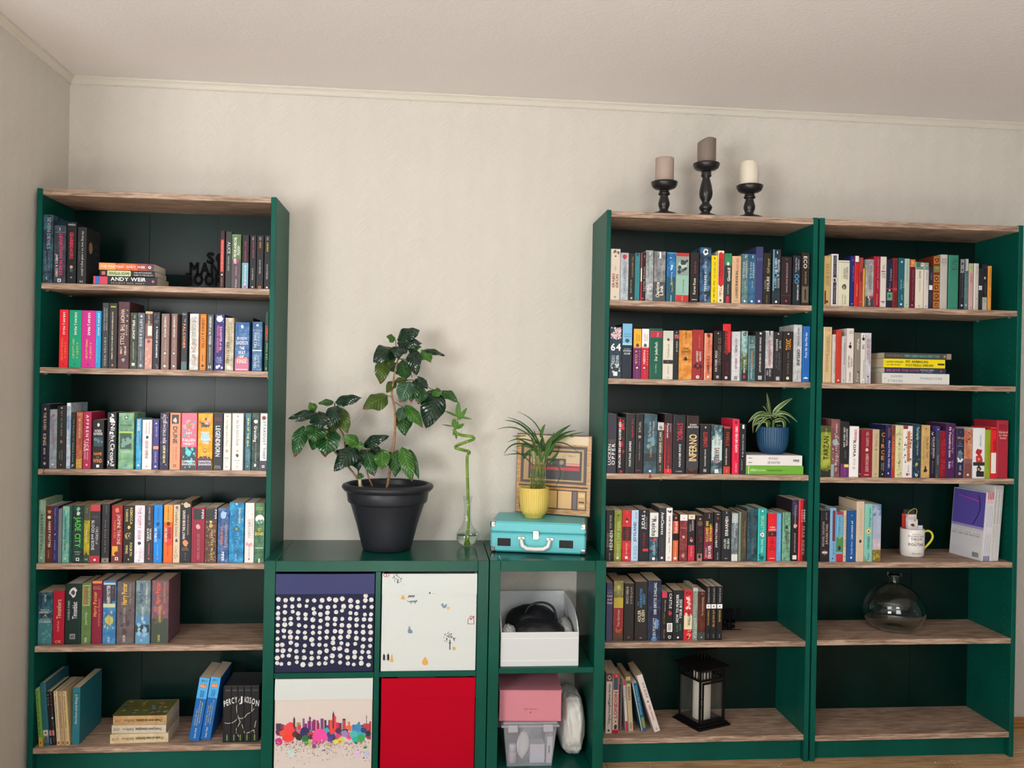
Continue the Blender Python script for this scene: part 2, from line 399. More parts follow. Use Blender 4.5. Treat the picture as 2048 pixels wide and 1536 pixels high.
BOOKS = r"""
ROW L 1 -.272 top left
82.5 104.2 429.6||2c3448~3d6a78|dark navy paperback with grey spaced lettering|d .04 .5 .34 .1 b5bcc4 SÉVEN DEVILS;d .54 .82 .17 .16 8791a0 ELIZABETH MAY;d .54 .82 .17 -.2 8791a0 & LAURA LAM;m .93 .3 c4cad0
106.4 130 450.9||363d47~4a5560|grey paperback with bold pink lettering|h .04 .09 .18 0 eee 1;b .115 .12 9aa .1 .9;D .15 .86 .28 .12 f0357f LEVIATHAN WAKES;D .5 .89 .2 -.22 f2efe6 JAMES S. A. COREY;q .95 .3 f2f2ee;o .95 .14 222
133 151 444||1d1e22|black paperback with red lettering and small figure|h .03 .06 .8 0 ddd MARISSA;D .17 .6 .4 0 e03a5a GEARBREAKERS;s .78 .5 33505c;o .73 .34 c9a58c;q .9 .2 888
153.6 171.5 454.6||2a2b2d|charcoal paperback with lower case title and round sticker|d .07 .86 .24 .12 cfcdc6 the long way to a small angry planet;d .27 .6 .16 -.25 4a6a84 becky chambers;h .94 .98 .3 0 ddd H;F
438.1 448.3 461.3|h|3a1f24|slim maroon book with red title panel|b .16 .72 c8372c .2 .8;d .18 .7 .3 0 f2a08c THE FOREST OF HANDS AND TEETH;q .77 .3 e8dcc0;d .82 .97 .25 0 aa8866 CARRIE RYAN
450.5 461.8 463.6||34393a|dark grey paperback with tall white lettering|d .18 .39 .5 .05 dcdcd6 ALICE;d .43 .7 .26 0 c8c8c0 CHRISTINA HENRY;b .0 1 8d9292 0 .06
462 480.5 468.8||566f49~6a8a58|green and purple paperback with white lettering|b .47 1 4a3844;z .4 .56 12 a03a6a;U .06 .54 .28 -.12 f2f2ea DER MEXIKANISCHE;U .22 .38 .26 .24 f2f2ea FLUCH;u .6 .76 .2 0 d8a0b0 Silvia Moreno Garcia;u .83 .98 .2 0 ddd knaur
483 496.2 470.3||26222a|black paperback with pale blue lower half|b .52 1 74a6b8;u .12 .5 .3 0 b83a34 HANNAH LYNN;u .56 .94 .26 0 fff Die sieben Schwestern der;q .97 .3 d03a6a
498.5 510.9 471||232026|black paperback with pink title, dotted line|u .03 .09 .3 0 bbb ROTH;u .12 .42 .22 .05 d0406a INSURGENT TRAUM;u .62 .84 .24 0 bbb VERONICA ROTH;o .97 .3 bbb
512 525.9 471||222024|black paperback with orange title and orange roundel|u .03 .09 .3 0 bbb ROTH;u .12 .24 .26 0 e8963a ALLEGIANT;u .46 .72 .24 0 bbb VERONICA ROTH;o .97 .4 d0703c;o .97 .2 222024
527.4 539.7 471||201f22|black paperback with yellow title against right panel|u .03 .09 .3 0 bbb ROTH;u .13 .3 .26 0 e0cc3a DIVERGENT;u .54 .82 .24 0 bbb VERONICA ROTH;o .97 .3 ddd
ROW L 2 -.272 second left
117.3 135.1 619.3||ee2536|bright red paperback with white author line|D .04 .43 .24 .05 fff SARAH J. MAAS;d .56 .84 .2 .22 f2a04a A COURT of;d .48 .88 .2 -.14 f2a04a THORNS and ROSES;s .94 .14 201018
137 161.5 620.3||0da47e|emerald green paperback with white author line|D .04 .43 .2 .05 fff SARAH J. MAAS;d .56 .84 .16 .2 d8e05a A COURT of;d .5 .84 .16 -.12 d8e05a MIST and FURY;s .94 .14 0a2a20
161.7 189.8 621.2||cf2a8e|magenta paperback with white author line|D .04 .43 .18 .05 fff SARAH J. MAAS;d .56 .84 .14 .18 f0d85a A COURT of;d .5 .84 .14 -.1 f0d85a WINGS and RUIN;s .94 .14 401030
190 200.4 622||2ba4dc|slim sky blue paperback with white author line|D .04 .43 .3 .1 fff SARAH J. MAAS;d .5 .9 .2 -.18 a8e0c8 FROST and STARLIGHT;s .94 .18 0a2a40
203 215.5 605.8||3a3d40|slim charcoal paperback with thin silver lettering|d .08 .42 .2 .2 b8bab8 THE PERFECTLY PROPER;d .08 .42 .2 -.14 b8bab8 PARANORMAL MUSEUM;d .53 .96 .32 .04 c8cac8 KIRSTEN WEISS
216.2 232.9 606.5||2a2a28|black paperback with tiny cream title line|b .045 .065 a8c020 .2 .8;D .13 .86 .16 -.05 e8dcc4 THE SOUTHERN BOOK CLUB'S GUIDE TO SLAYING VAMPIRES;o .95 .22 e08850
234 257.7 603.8|h|4a2c33~5a3638|tall plum hardcover with cream lettering|d .11 .64 .34 -.08 eadccc WHOM THE TOLLS;d .12 .3 .14 .3 eadccc FOR;d .35 .5 .14 .26 eadccc BELLE;D .66 .8 .16 .18 f0e4cc JAYSEA;D .68 .78 .16 -.18 f0e4cc LYNN;s .87 .34 a09890
259 273.5 625.6||2c3327~3c4a34|dark olive paperback with white serif title|D .13 .47 .34 0 eeeade SPELLSHOP;d .04 .1 .2 .1 ccc THE;d .52 .84 .16 0 ccd0c0 SARAH BETH DURST;q .92 .4 f0ece0
274 288 625.8||4a5058~5c636a|slate paperback with large grey title|D .12 .6 .38 0 c2c8cc NETTLE & BONE;s .06 .4 c2c8cc;d .65 .85 .16 0 c0c4c8 T. KINGFISHER;s .94 .5 b0b8bc
288.7 304 623||4a3230|illustrated paperback with window scene and pink floor|b 0 .04 e8a870;b .21 .46 7a4a40;b .25 .42 d8d8d0 .35 .9;b .47 1 c48878;z .5 1 10 e0a898;s .52 .6 8a3a34;d .05 .24 .22 0 f0e8d0 CANT SPELL
304.5 318.3 624.5||1f2330|navy paperback with small bold white title|z .0 .2 10 4a3a4a;D .25 .8 .24 .1 f0f0f0 A TOUCH OF DARKNESS;z .88 1 8 5a3a50
321.3 337 627.6||876c66|dusty mauve paperback with cream dotted title|d .04 .09 .2 0 f0e8d8 THE;D .1 .42 .26 0 f0e8d8 HOUSE WITCH;d .47 .66 .2 .1 d8c0a0 and the enchanting;o .71 .26 f0e0c8;d .75 .87 .12 0 e8d8c0 emilie nikota;o .94 .3 f4ece0
341.4 353 627.6||876c68|slimmer dusty mauve paperback with same cream title|d .04 .09 .24 0 f0e8d8 THE;D .1 .42 .3 0 f0e8d8 HOUSE WITCH;d .47 .66 .2 .1 d8c0a0 and the enchanting;o .71 .3 f0e0c8;o .94 .34 f4ece0
354.2 360.2 629|@.05|1c1a1a~3a2a20|very slim dark book pushed far back|
361.5 373.4 623.6||2e3237|dark grey paperback with orange title and teal foot|h .03 .06 .7 0 ccc MAY;D .21 .63 .42 0 ee9a6a FALCONER;d .12 .18 .2 .1 ccc THE;b .86 .87 c03a4a;b .875 1 2f6a70
378 395.8 627.6||c9c4bc~e8e8e6|silvery white paperback with grey script title|D .05 .92 .4 0 8f9186 THE CURSED AND THE GIFTED;z .4 .9 8 e0a890
398.8 411 628.5||ee8c28|orange paperback with black frame and black title|b .02 .025 2a1a10 .12 .88;b .97 .975 2a1a10 .12 .88;b .02 .975 2a1a10 .12 .15;b .02 .975 2a1a10 .85 .88;D .07 .6 .4 0 2a1810 LEGENDS & LATTES;D .72 .84 .2 0 2a1810 TRAVIS BALDREE;q .92 .4 2a1810
413 425.4 629.5||54575a|grey paperback with white decorative title|D .04 .54 .36 0 e8e8e4 KINGDOM of the WICKED;d .58 .86 .2 0 e0e0dc KERRI MANISCALCO;h .91 .97 .4 0 eee H
428 447.2 629||35327a|indigo paperback with white moon disc at top|z 0 .14 14 b8a8a8;o .08 .66 f8f8f8;D .22 .64 .24 .16 f2b0cc DAUGHTER of the;D .2 .68 .24 -.14 e06a8a MOON GODDESS;h .76 .79 .5 0 b8d0e8 SUE;h .8 .83 .6 0 b8d0e8 LYNN;h .84 .87 .5 0 b8d0e8 TAN;z .88 .98 5 d8d8f0
449.2 466.3 636|s|b2a588~d8cfb8|metallic beige paperback with brown lettering|D .46 .88 .36 -.16 5a4a30 BIBLIOTHEK;d .1 .4 .16 .2 6a5a40 GENEVIEVE;d .42 .9 .16 .26 8a7a58 Die unsichtbare;D .16 .42 .16 -.05 5a4a30 COGMAN;q .94 .4 f0ece0
469 497.3 644.7||2d5a94~5a86b8|thick blue and pink fantasy paperback with shield emblem|b .75 1 c86a88;z .7 .8 8 d88070;s .09 .24 e8eef4;H .3 .36 .7 0 dce4ee BRANDON;H .38 .46 .84 0 dce4ee SANDERSON;H .5 .56 .36 0 f4f4f4 THE;H .58 .66 .5 0 f4f4f4 WAY;H .68 .73 .3 0 f4f4f4 OF;H .76 .84 .66 0 fbe8ec KINGS;b .96 .98 f0d8dc .1 .9
498.6 503 636|@.04|26202a|slim dark book set back between blue ones|
503.5 523 643.8||3a618c~5680a8|steel blue paperback with two columns of lettering|q .07 .2 f0f4f8;b .16 .165 a8c0d8;b .18 .185 a8c0d8;d .2 .5 .26 .14 b8ccde GEORGE R.R.;d .22 .52 .28 -.18 dce6ee MARTIN;d .68 .92 .26 .16 b8ccde GAME OF;d .66 .94 .28 -.18 dce6ee THRONES;b .57 .59 dce8f0;b .96 .965 a8c0d8
527.6 536.2 624.3|h|1a4634|dark green hardcover with red lettering, yellow edge|b 0 1 c8b850 0 .08;U .22 .47 .6 0 c83a34 HOBBIT;u .52 .8 .3 .1 d8dcc8 J.R.R. Tolkien;u .93 .97 .4 0 ccc dtv
ROW L 3 -.272 third left
80 97.2 808||1b2034|midnight navy paperback with gold lettering|s .08 .3 c8ac78;D .13 .4 .34 0 c8b088 THE RAVEN;D .46 .64 .34 0 c8b088 KING;D .68 .78 .2 0 e0d0a8 AND OTHER;o .84 .16 b87868;s .92 .4 c8a888
97.8 112.5 819||7e8a94~98a4ac|blue grey paperback with red title|s .1 .5 c83c34;d .2 .6 .26 0 b84a48 COLOUR OF MAGIC;d .64 .84 .16 0 5a6670 TERRY PRATCHETT;o .93 .26 e8ecee
112.5 130.2 812.3||2a2a29|black paperback with slanted axe emblem|q .03 .14 eee;d .08 .48 .16 .02 b8b8b0 SKY IN THE DEEP;s .57 .4 8a7048;s .6 .2 2a2a29;d .7 .86 .12 .12 a8a8a0 ADRIENNE;d .72 .84 .12 -.14 a8a8a0 YOUNG;q .94 .12 d8a8a8
131.4 139.8 806||8ca8c8~c8d0d8|slim pale blue paperback standing taller than neighbours|b .0 .05 f0f4f8;d .05 .4 .4 0 4a7ab0 THIS IS HOW YOU;D .42 .96 .36 0 f2f2f2 LOSE THE TIME WAR
140.7 149.7 825||1e2826|slim black green paperback with pale script|o .06 .14 b06858;d .12 .5 .28 .1 a8b090 The Republic of;d .54 .88 .28 .05 b8ccc8 Emberly Lowes;h .92 .96 .6 0 d8d8d0 JF
151 163.8 824.6||9c4a34~b86848|rust paperback with golden foot|d .1 .46 .3 .05 e0c0a8 SWORDBEARER;z .0 .2 6 d07850;b .82 1 b88a30;z .78 .98 16 e0c060
165 180.9 824||ae274f|raspberry paperback with bold white title|D .05 .68 .34 .04 f8dce4 APPRENTICE;d .7 .84 .16 .1 f0c8d4 HANNAH NICOLE;d .7 .83 .16 -.2 f0c8d4 MAEHRER;o .93 .26 f0b0c0;D .5 .69 .2 -.26 f8dce4 TO THE VILLAIN
184 206.5 839.8||1c1c1e|black paperback with orange and white lettering|s .1 .3 f0f0f0;H .2 .25 .6 0 eee PATRICK;H .26 .31 .76 0 eee ROTHFUSS;b .35 .54 24404c .12 .88;z .36 .5 6 4a808c;H .66 .72 .7 0 e08a3a NAME;H .79 .87 .8 0 e08a3a WIND;h .74 .77 .3 0 e08a3a of the;q .94 .26 f0f0f0
213 231 825||232329|black paperback with moon and large white title|z .02 .2 12 f0f0f0;m .11 .5 f8f8f8;D .2 .52 .46 .14 f4f4f4 Night;D .55 .84 .46 .14 f4f4f4 Circus;d .4 .82 .1 -.22 e8e8e8 ERIN MORGENSTERN;z .84 .95 18 f0f0f0
235.8 266.3 826||6a9a78~8ab890|thick green paperback with dark picture panel|q .08 .22 1c2420;o .08 .14 f0f4f0;h .16 .18 .12 0 345a3a J.R.R.;H .2 .24 .8 0 2c4a30 TOLKIEN;h .26 .28 .7 0 2c4a30 TALES FROM;h .3 .32 .8 0 2c4a30 THE PERILOUS;b .33 .36 9ac848;b .36 .64 24443a .1 .85;z .38 .62 10 6a9a88;h .67 .7 .6 0 d8ecd0 ILLUSTRATED;q .94 .16 4a80b0
271 281.6 837.4||2a8cc0~48b0dc|slim bright blue paperback|D .02 .24 .5 0 e8f4fa OCEAN RISEN;d .3 .5 .2 0 d0a0b8 ALEX LANE;q .92 .3 e8f4fa
283.4 302.3 839.8||f2efe8|white paperback with dark red title and small wings|d .04 .28 .16 .26 a83a4a Neil Gaiman;d .06 .28 .16 -.06 a83a4a Terry Pratchett;s .35 .36 222;D .42 .78 .3 0 a8384a GOOD OMENS;o .94 .24 b8b0b0
304.9 316.5 839.8||47438a|slim violet paperback with orange square|s .07 .3 e0e0f0;d .14 .34 .28 .1 c0c0e0 FRONT DES;b .53 .59 f09a60;d .64 .86 .3 0 b8b8e0 CHARLAINE;q .94 .3 f0f0f4
318.3 336.6 825.8||302e48|dark plum floral paperback with cream author name|z 0 1 34 6a4a78;z 0 1 16 a8a0b8;D .02 .54 .3 0 d8c8d8 AFTERWORLD RISE;D .57 .88 .24 .02 f0e8a0 GENEVIEVE
338.5 359.2 826|s|f0a07c|peach paperback with bold brown four letter title|b .03 .19 38282a .16 .84;s .13 .5 f0c8b8;D .24 .54 .42 .02 3a2024 DUNE;d .6 .84 .12 .14 8a4a3a FRANK HERBERT;d .6 .86 .12 -.14 8a4a3a VERSION;o .93 .3 5a3030;o .93 .16 f0a07c
361.6 392.2 826.4||ee7a90|thick pink paperback with turquoise dragon artwork|z .02 .3 8 f8a0b0;s .22 .5 f07048;b .6 1 303a48;z .12 .5 14 48b8b8;s .7 .5 60d8e0;z .58 .98 26 58c8d0;H .28 .31 .1 0 fff A;H .33 .37 .4 0 fff DAY;h .4 .42 .12 0 fff OF;H .45 .5 .8 0 fff FALLEN;H .52 .56 .7 0 fff NIGHT;H .83 .87 .86 0 f4f4f4 SAMANTHA;H .88 .92 .86 0 f4f4f4 SHANNON
394.6 423.9 827|s|f09a1c~f8b840|thick orange and yellow paperback with wyrm artwork|z .04 .28 10 48404c;z .04 .3 6 e8a890;o .42 .62 a8d0e0;b .8 1 3a2c48;z .75 .84 8 583048;H .32 .36 .6 0 f4f4f4 PRIORY;h .39 .41 .2 0 fff OF THE;H .44 .48 .8 0 f4f4f4 ORANGE;H .5 .54 .5 0 f4f4f4 TREE;s .65 .34 6a4a28;s .65 .22 f0b030;H .83 .87 .86 0 f4f4f4 SAMANTHA;H .88 .92 .86 0 f4f4f4 SHANNON
425.7 444 827||39393f|charcoal paperback with tall white condensed title|h .07 .09 .7 0 a04a50 TRACY;h .1 .13 .7 0 a04a50 DEONN;D .22 .76 .5 0 eceff2 LEGENDBORN;h .92 .94 .6 0 ccc SIMON &;h .95 .97 .7 0 ccc SCHUSTER
445.9 460 827||f0ede2|white paperback with thin title and small orange leaf|o .05 .2 8a7060;d .11 .58 .28 0 8a8474 the Night and its Moon;s .66 .5 c8a070;h .78 .8 .6 0 555 PIPER;h .82 .84 .2 0 555 CJ;q .94 .24 e0a8a8
463 485 827||f2f0ea|wide white paperback with thin title and dark branch|o .05 .16 b87878;d .11 .57 .26 .02 807c70 the Sun and its Shade;s .66 .3 e8a868;s .74 .3 3a3a40;h .82 .84 .5 0 555 PIPER;h .86 .88 .14 0 555 CJ;q .94 .16 e0b0b0
489 500.8 827||33606c~4c8490|teal paperback with yellow title|D .08 .58 .34 0 e8e8a0 SKIN OF THE SEA;d .63 .84 .2 .14 b8c8d8 NATASHA;d .65 .83 .2 -.16 b8c8d8 BOWEN;o .93 .24 f09080
502 518 827||2d3635~4a6058|dark green grey paperback with white brush title|s .14 .6 d8dcdc;D .22 .5 .38 0 f0f0e8 Graceling;d .52 .84 .14 .06 b8c0b8 KRISTIN CASHORE;s .91 .4 e8f0f0
519 534.4 827||f2f0ee|white paperback with orange bloom and dark foot|o .08 .7 f0a080;o .08 .5 4a4450;D .14 .8 .34 .1 7a7480 STARDUST THIEF;b .83 1 483850;q .93 .34 f4f4f4;o .93 .18 333
ROW L 4 -.268 fourth left
75.9 89.3 1000||76997f~8aac94|tall sage green paperback with dark title|d .02 .18 .3 0 b8c8b8 Eoin Colfer;D .22 .8 .36 0 2c4038 ARTEMIS FOWL;q .92 .24 e8dca8
90 104 1012||642c1c|russet paperback with white title and bird emblem|s .1 .6 b88a78;o .2 .5 f0ece4;D .27 .73 .34 .08 f0e8e0 HARRY POTTER;d .36 .7 .1 -.28 c89888 and the Cursed Child;d .78 .92 .2 0 d0b0a0 J.K. ROWLING
104.2 114.3 1012||2e336e|slim navy paperback with small pink wand|d .04 .18 .3 0 b8a0c8 Fantastic;d .2 .42 .16 0 b8b0d0 and Where to Find;s .5 .4 d07878;d .6 .78 .2 0 c8c8e0 J.K. ROWLING;d .84 .94 .16 0 a8a8c8 CARLSEN
115 122.3 1018||7a7e82|short slim grey paperback|d .06 .82 .22 0 4a4e54 Phantastische Tierwesen
123.5 137 1012.7||58a8a2~8ac0a4|turquoise paperback with dark old style title|d .06 .16 .24 .1 f0f0e0 Jones;D .2 .78 .34 0 2c5450 Howl's Moving Castle;q .93 .2 e0e8c0
144.2 165.6 1011||1e2b2c~1f4a3c|black paperback with bright green condensed title|s .06 .4 8ab8a0;s .14 .4 c8d8c8;D .2 .73 .52 0 58c848 JADE CITY;h .8 .82 .6 0 d8e0d8 FONDA;h .84 .86 .4 0 d8e0d8 LEE;q .94 .3 f4f4f4;o .94 .18 222
166.2 178.4 1011||8a8a20~c0b028|olive yellow paperback with dark forest foot|b 0 .26 3a4434;s .06 .5 5a6848;h .1 .13 .1 0 ccc 1;d .33 .64 .28 0 ece0a0 STORMSONG;b .86 1 2c3a2c;s .85 .5 2c3a2c;h .92 .96 .4 0 ccc H
179 199.2 1009.7||37373c|grey paperback with red head and red foot|b 0 .11 c02c40;b .88 1 b82438;h .19 .22 .5 0 a04850 TOMI ADEYEMI;D .27 .78 .3 -.2 c8c8cc BLOOD and BONE;d .38 .68 .26 .2 c8c8cc CHILDREN of;q .95 .2 f0e8e8
202.2 217.5 1007.8||2d2d30|tall black paperback with taupe box at foot|d .03 .18 .08 .1 999 JENNIFER ARMENTROUT;d .28 .82 .16 0 b0b0ac From Blood and Ash;b .92 1 8a7c6c;o .96 .24 3a3430
221.7 243.7 1011||a0242e~8c2028|crimson paperback with yellow picture at foot|s .08 .5 d87840;d .16 .68 .3 .18 f0c8b8 JASMINE THRONE;d .25 .57 .2 -.18 d88a4a TASHA SURI;b .7 1 6a2418;b .71 .88 e0a030 .08 .6;s .84 .5 702018;q .93 .28 f8f4f0;o .93 .16 222
245.5 267.5 1011||24241f|black paperback with gold leaf dragon emblem|D .04 .33 .22 .22 dcc878 REBECCA;D .06 .28 .22 -.18 dcc878 YARROS;s .38 .34 d8b850;s .53 .7 b8a060;s .53 .52 24241f;s .53 .2 c8b068;D .65 .88 .22 .22 dcc878 FOURTH;D .69 .84 .22 -.16 dcc878 WING;s .94 .16 d8d0a0
268 287.7 1011||dcdce6~f0f0f6|white lavender paperback with pink title|D .03 .6 .34 .0 c87a98 THE POPPY WAR;s .66 .4 303038;d .74 .92 .2 .1 d898a8 R.F. KUANG;s .96 .2 989898
289.5 305.4 1011||393437~4a3c40|dark grey paperback with red dots and white title|o .11 .2 c02c3c;d .03 .26 .2 0 d8c8c8 SUZANNE COLLINS;s .32 .5 5a5458;D .4 .6 .22 .16 eee THE HUNGER;D .4 .62 .26 -.14 eee GAMES;d .66 .88 .16 0 d88890 MOCKINGJAY;q .93 .2 e04858
306 323.2 1009.7||1888e0|bright blue paperback with black ink mark|d .05 .26 .14 .02 0a3a78 SUZANNE COLLINS;s .33 .5 0c2c50;D .4 .64 .24 -.24 f0f8ff DIE TRIBUTE;D .42 .58 .34 .14 0a3c78 PANEM;d .68 .88 .12 .0 c0e0f8 VON PANEM;o .93 .2 d86a98
326.2 344 1009.7||ee6a28|orange and red paperback with black ink mark|b 0 .3 f09a28;b .38 .7 e03a30 .3 1;d .03 .26 .14 0 3a1a10 SUZANNE COLLINS;s .33 .5 401a14;D .4 .64 .24 -.24 fbe0d8 DIE TRIBUTE;D .4 .58 .34 .14 501814 PANEM;d .68 .88 .12 0 5a2010 VON PANEM
345.2 358.6 1009.7||dac6a8|cream paperback with script title and slate shield|s .05 .5 6a5a78;d .08 .55 .4 0 6a6058 Tempelberg Sawson;s .62 .5 4a4c60;z .7 .96 12 b8a488
359.2 381.2 1002.3||2b2c30|tall charcoal paperback with white upward title|s .06 .6 c8d0c0;z .02 .1 6 e0b888;U .15 .62 .24 -.16 f0ece8 WHAT THE RIVER KNOWS;u .22 .55 .14 .2 d8a078 GEHEIMNISSE DES NILS;s .68 .6 e09060;h .75 .77 .5 0 b09888 ISABEL;h .78 .8 .6 0 b09888 IBANEZ;u .84 .95 .12 0 999 PAN
381.8 408 1015||a02a44|crimson striped paperback with black publisher block|l 4 701c34;b .03 .22 1e1e22 .14 .86;D .04 .21 .16 .34 f0f0f0 PIPER;s .35 .4 e8a8a8;d .48 .94 .18 .05 d87888 DIE FURCHT DES WEISEN
408.6 432.4 1015||4c3c34~6a5040|brown bookshelf patterned paperback with black block|z .22 1 40 8a7860;z .22 1 30 2c2420;z .25 1 20 a85a30;b .03 .22 1e2024 .04 .8;D .04 .21 .16 .4 f0f0f0 PIPER;o .26 .2 e8d8a0;s .33 .4 c8a860;d .4 .95 .18 .1 e0c870 WALTER MOERS
434.3 456.3 1016.4||2c5488~5a7cb0|blue diagonally patterned paperback with orange title|z 0 1 30 5c80b4;z 0 1 16 1a3864;s .12 .7 a8c4e8;U .34 .66 .24 -.16 e8783a Blaubären;u .26 .72 .2 .24 e0a860 Schlafwandler;D .8 .97 .24 0 f0f4f8 PIPER
456.9 486.2 1005.4||1878b0~38a0d0|tall thick blue paperback with dark knot emblem|z 0 1 30 48b0dc;q .02 .1 e0e8f0;D .09 .34 .14 .22 e0e0a0 Richard Dübell;d .1 .34 .3 -.1 3a6a90 CHRISTOPHER;s .44 .5 44505c;s .44 .24 5ab0a8;d .56 .86 .34 0 2a6088 ERAGON;d .84 .97 .12 0 b8e0f0 CARLSEN
488.6 507 1006||ece6e4|white paperback with pale rose arc|z .14 .4 5 e0d0d0;d .28 .58 .28 -.02 9a9088 DRACHEN;d .26 .6 .12 .32 b8a8a8 MEMOIREN EINER LADY;z .66 .74 8 d8a0a0;d .74 .9 .12 0 a89890 MARIE BRENNAN;s .94 .2 444
508 527.7 1006||3c684a~5a8a68|green paperback with white round scene|h .07 .09 .7 0 d8b84a CASSANDRA;h .1 .12 .6 0 d8b84a CLARE;o .27 .94 c8a858;o .27 .84 f0f4f4;z .27 .35 10 4a8a78;H .42 .46 .4 0 e8d860 CITY;h .46 .48 .2 0 e8d860 OF;H .49 .54 .84 0 e8d860 BONES;b .75 .76 e8ecdc .1 .9;b .93 1 eef4ec .44 .58
ROW L 5 -.26 fifth left
74.8 103.8 1184.7||24384c~2c7480|navy to teal paperback with silver lettering|b .5 1 3c7c84;z .5 .98 16 5a98a0;u .04 .18 .14 .0 e0e0e0 HEYNE;H .32 .35 .6 0 d8dce0 MARY H.;H .36 .4 .8 0 d8dce0 HERBERT;o .44 .14 d8a048;h .46 .48 .3 0 c8d0d4 DIE;h .5 .53 .6 0 c8d0d4 LETZTE;H .54 .58 .8 0 d0d8dc ZAUBERIN
104.5 127.2 1181.6||b01232|bright crimson paperback with gold script title|U .16 .52 .4 .04 e8c0a0 Tintenherz;u .56 .76 .2 -.02 e8b090 Cornelia Funke;H .92 .97 .5 0 e0a060 OE
128 160.8 1167.5|h|132f2a|thick dark green hardcover with white paper emblem|s .14 .6 dcd8dc;s .15 .3 4a3a44;U .3 .58 .3 .12 e0dce0 Tintenblut;u .28 .6 .12 -.24 d0d0d0 CORNELIA FUNKE;q .87 .32 b8bcb8;q .87 .26 132f2a;h .84 .87 .2 0 ccc CECI;h .88 .9 .2 0 ccc LIE
160.8 181 1166|h|62804a~56743e|olive green hardcover with orange boxed title|b .04 .37 d8d0a0 .15 .85;b .05 .36 587440 .18 .82;U .07 .35 .3 -.1 d87838 HARRY POTTER;u .07 .35 .12 .22 e0d8a8 UND DER STEIN DER WEISEN;u .48 .68 .2 0 d8d8b8 Joanne K. Rowling;u .89 .97 .24 0 f0f0e8 CARLSEN
182 203 1162|h|82203a|maroon hardcover with orange head band|b 0 .04 e88840;h .08 .1 .7 0 e8a878 Joanne K.;h .11 .13 .7 0 e8a878 Rowling;U .17 .56 .34 -.18 f0a050 Harry Potter;u .28 .72 .18 .2 f08a60 und die Kammer des Schreckens
203.8 230.3 1162|h|3070a8~4a8cb8|blue and yellow hardcover with dark forest head|b .05 .32 363038;b .03 .06 b8d0d8;z .04 .3 12 6a5058;b .06 .36 3c3844 .2 .72;U .07 .35 .26 -.06 f0ece8 HARRY POTTER;b .36 .42 c8d0b0;z .44 .8 14 c8c068;s .62 .8 c0b860;u .5 .68 .14 0 9a8048 Joanne K. Rowling;u .89 .97 .18 0 f0f0e8 CARLSEN
231.9 267.8 1163|h|5c5254~6a6060|thick grey brown hardcover with yellow title|U .03 .37 .3 -.08 f0c84a Harry Potter;u .03 .36 .12 .24 a89898 und der Orden des Phönix;u .42 .66 .14 -.06 b0a8a0 JOANNE K. ROWLING;z .4 .95 8 4a3838;u .86 .97 .14 -.06 e8e8e8 CARLSEN
269.4 299 1161|h|64787c~80989c|grey blue hardcover with dark blue title|b .55 .7 4a80a8;b .7 .82 2c3438;b .82 1 5890b0;z .55 1 12 88b8d0;U .04 .36 .28 -.14 26386c Harry Potter;u .04 .36 .12 .24 d8e0e0 und der Halbblutprinz;u .42 .66 .14 0 d8e8f0 JOANNE K. ROWLING;u .84 .97 .14 0 8a80c0 CARLSEN
301.4 335.8 1161|h|6c5668~8a5a5c|thick dusky purple hardcover with orange title|b .6 1 3a463a;z .55 .7 8 5a5440;z .35 .55 8 a06060;U .03 .37 .28 -.12 f06a38 Harry Potter;u .03 .35 .12 .24 c0a858 und die Heiligtümer des Todes;u .4 .66 .13 0 d8c068 JOANNE K. ROWLING;u .86 .97 .13 -.04 e8dc48 CARLSEN
ROW A 1 -.272 top middle
1220 1239.3 498||d8c9b6|tall cream paperback with dark red upward title|z .0 .2 7 5a5450;s .14 .2 333;u .34 .43 .16 0 8a8478 TANA FRENCH;U .48 .76 .26 -.2 7a2828 GRABES;U .5 .76 .26 .18 7a2828 GRÜN;o .94 .22 6a9a8c
1240 1256 505.7||a3aeb8~c0c8ce|pale blue grey paperback with red rose|o .08 .56 c02830;s .12 .3 a02028;U .18 .86 .34 .02 6a7680 DARREL LAUTERBACH;u .22 .4 .12 .24 c84040 DORNEN
1256.4 1268.7 507||28241f|slim black brown paperback with bronze lettering|u .06 .5 .28 .1 9a8050 DAN KRAMER STILL;u .56 .84 .2 -.1 b0a898 ERNEST NAM DE;q .95 .3 c8b8b0
1269 1279 506||30808a|slim teal paperback with dark marks at head|z .0 .08 10 1c3c44;u .4 .95 .14 0 1c5058 Krimi Roman
1280 1290 505.5||2c1616|slim dark paperback with red stripe and cream patch|b 0 1 b02030 0 .28;b .32 .6 e8e0c8 0 .28;u .05 .1 .3 .2 c0b060 dtv;U .3 .8 .24 .2 e8d8d8 Agatha Christie;o .95 .3 d85050
1290.5 1305.6 501||7c8284~b4babc|silver grey gradient paperback|u .05 .1 .2 0 f0f0f0 blanvalet;u .2 .62 .2 .05 c8ccce WESPENNEST JACK;U .66 .86 .24 .14 e8e8e8 LEE;U .68 .86 .24 -.2 e8e8e8 CHILD;o .95 .3 a0a4a4
1307 1330 503||6c6e70~a0a2a2|wide misty grey paperback with white lower name|b .6 .61 8a8a84;b .61 1 48494a;b .01 .14 f0f0f0 .45 .6;u .25 .52 .12 .05 505458 Der Beobachter;U .62 .92 .3 -.18 f4f0e4 Charlotte;U .68 .88 .3 .16 f4f0e4 Link
1332.5 1350.5 505||1b5e98~2c80b8|blue paperback with white crossed lines|b 0 .02 58a8d0;z .1 .5 14 3c90c8;s .22 .6 3484c0;b .1 .12 c8dcec .3 .5;b .5 1 164c5c;z .2 .4 5 c0d8ec;u .4 .66 .18 0 d8e8f0 Die Lieferung;u .6 .8 .14 .1 e0d870 Roman um Ferien;b .87 1 8cc4e0 .46 .56
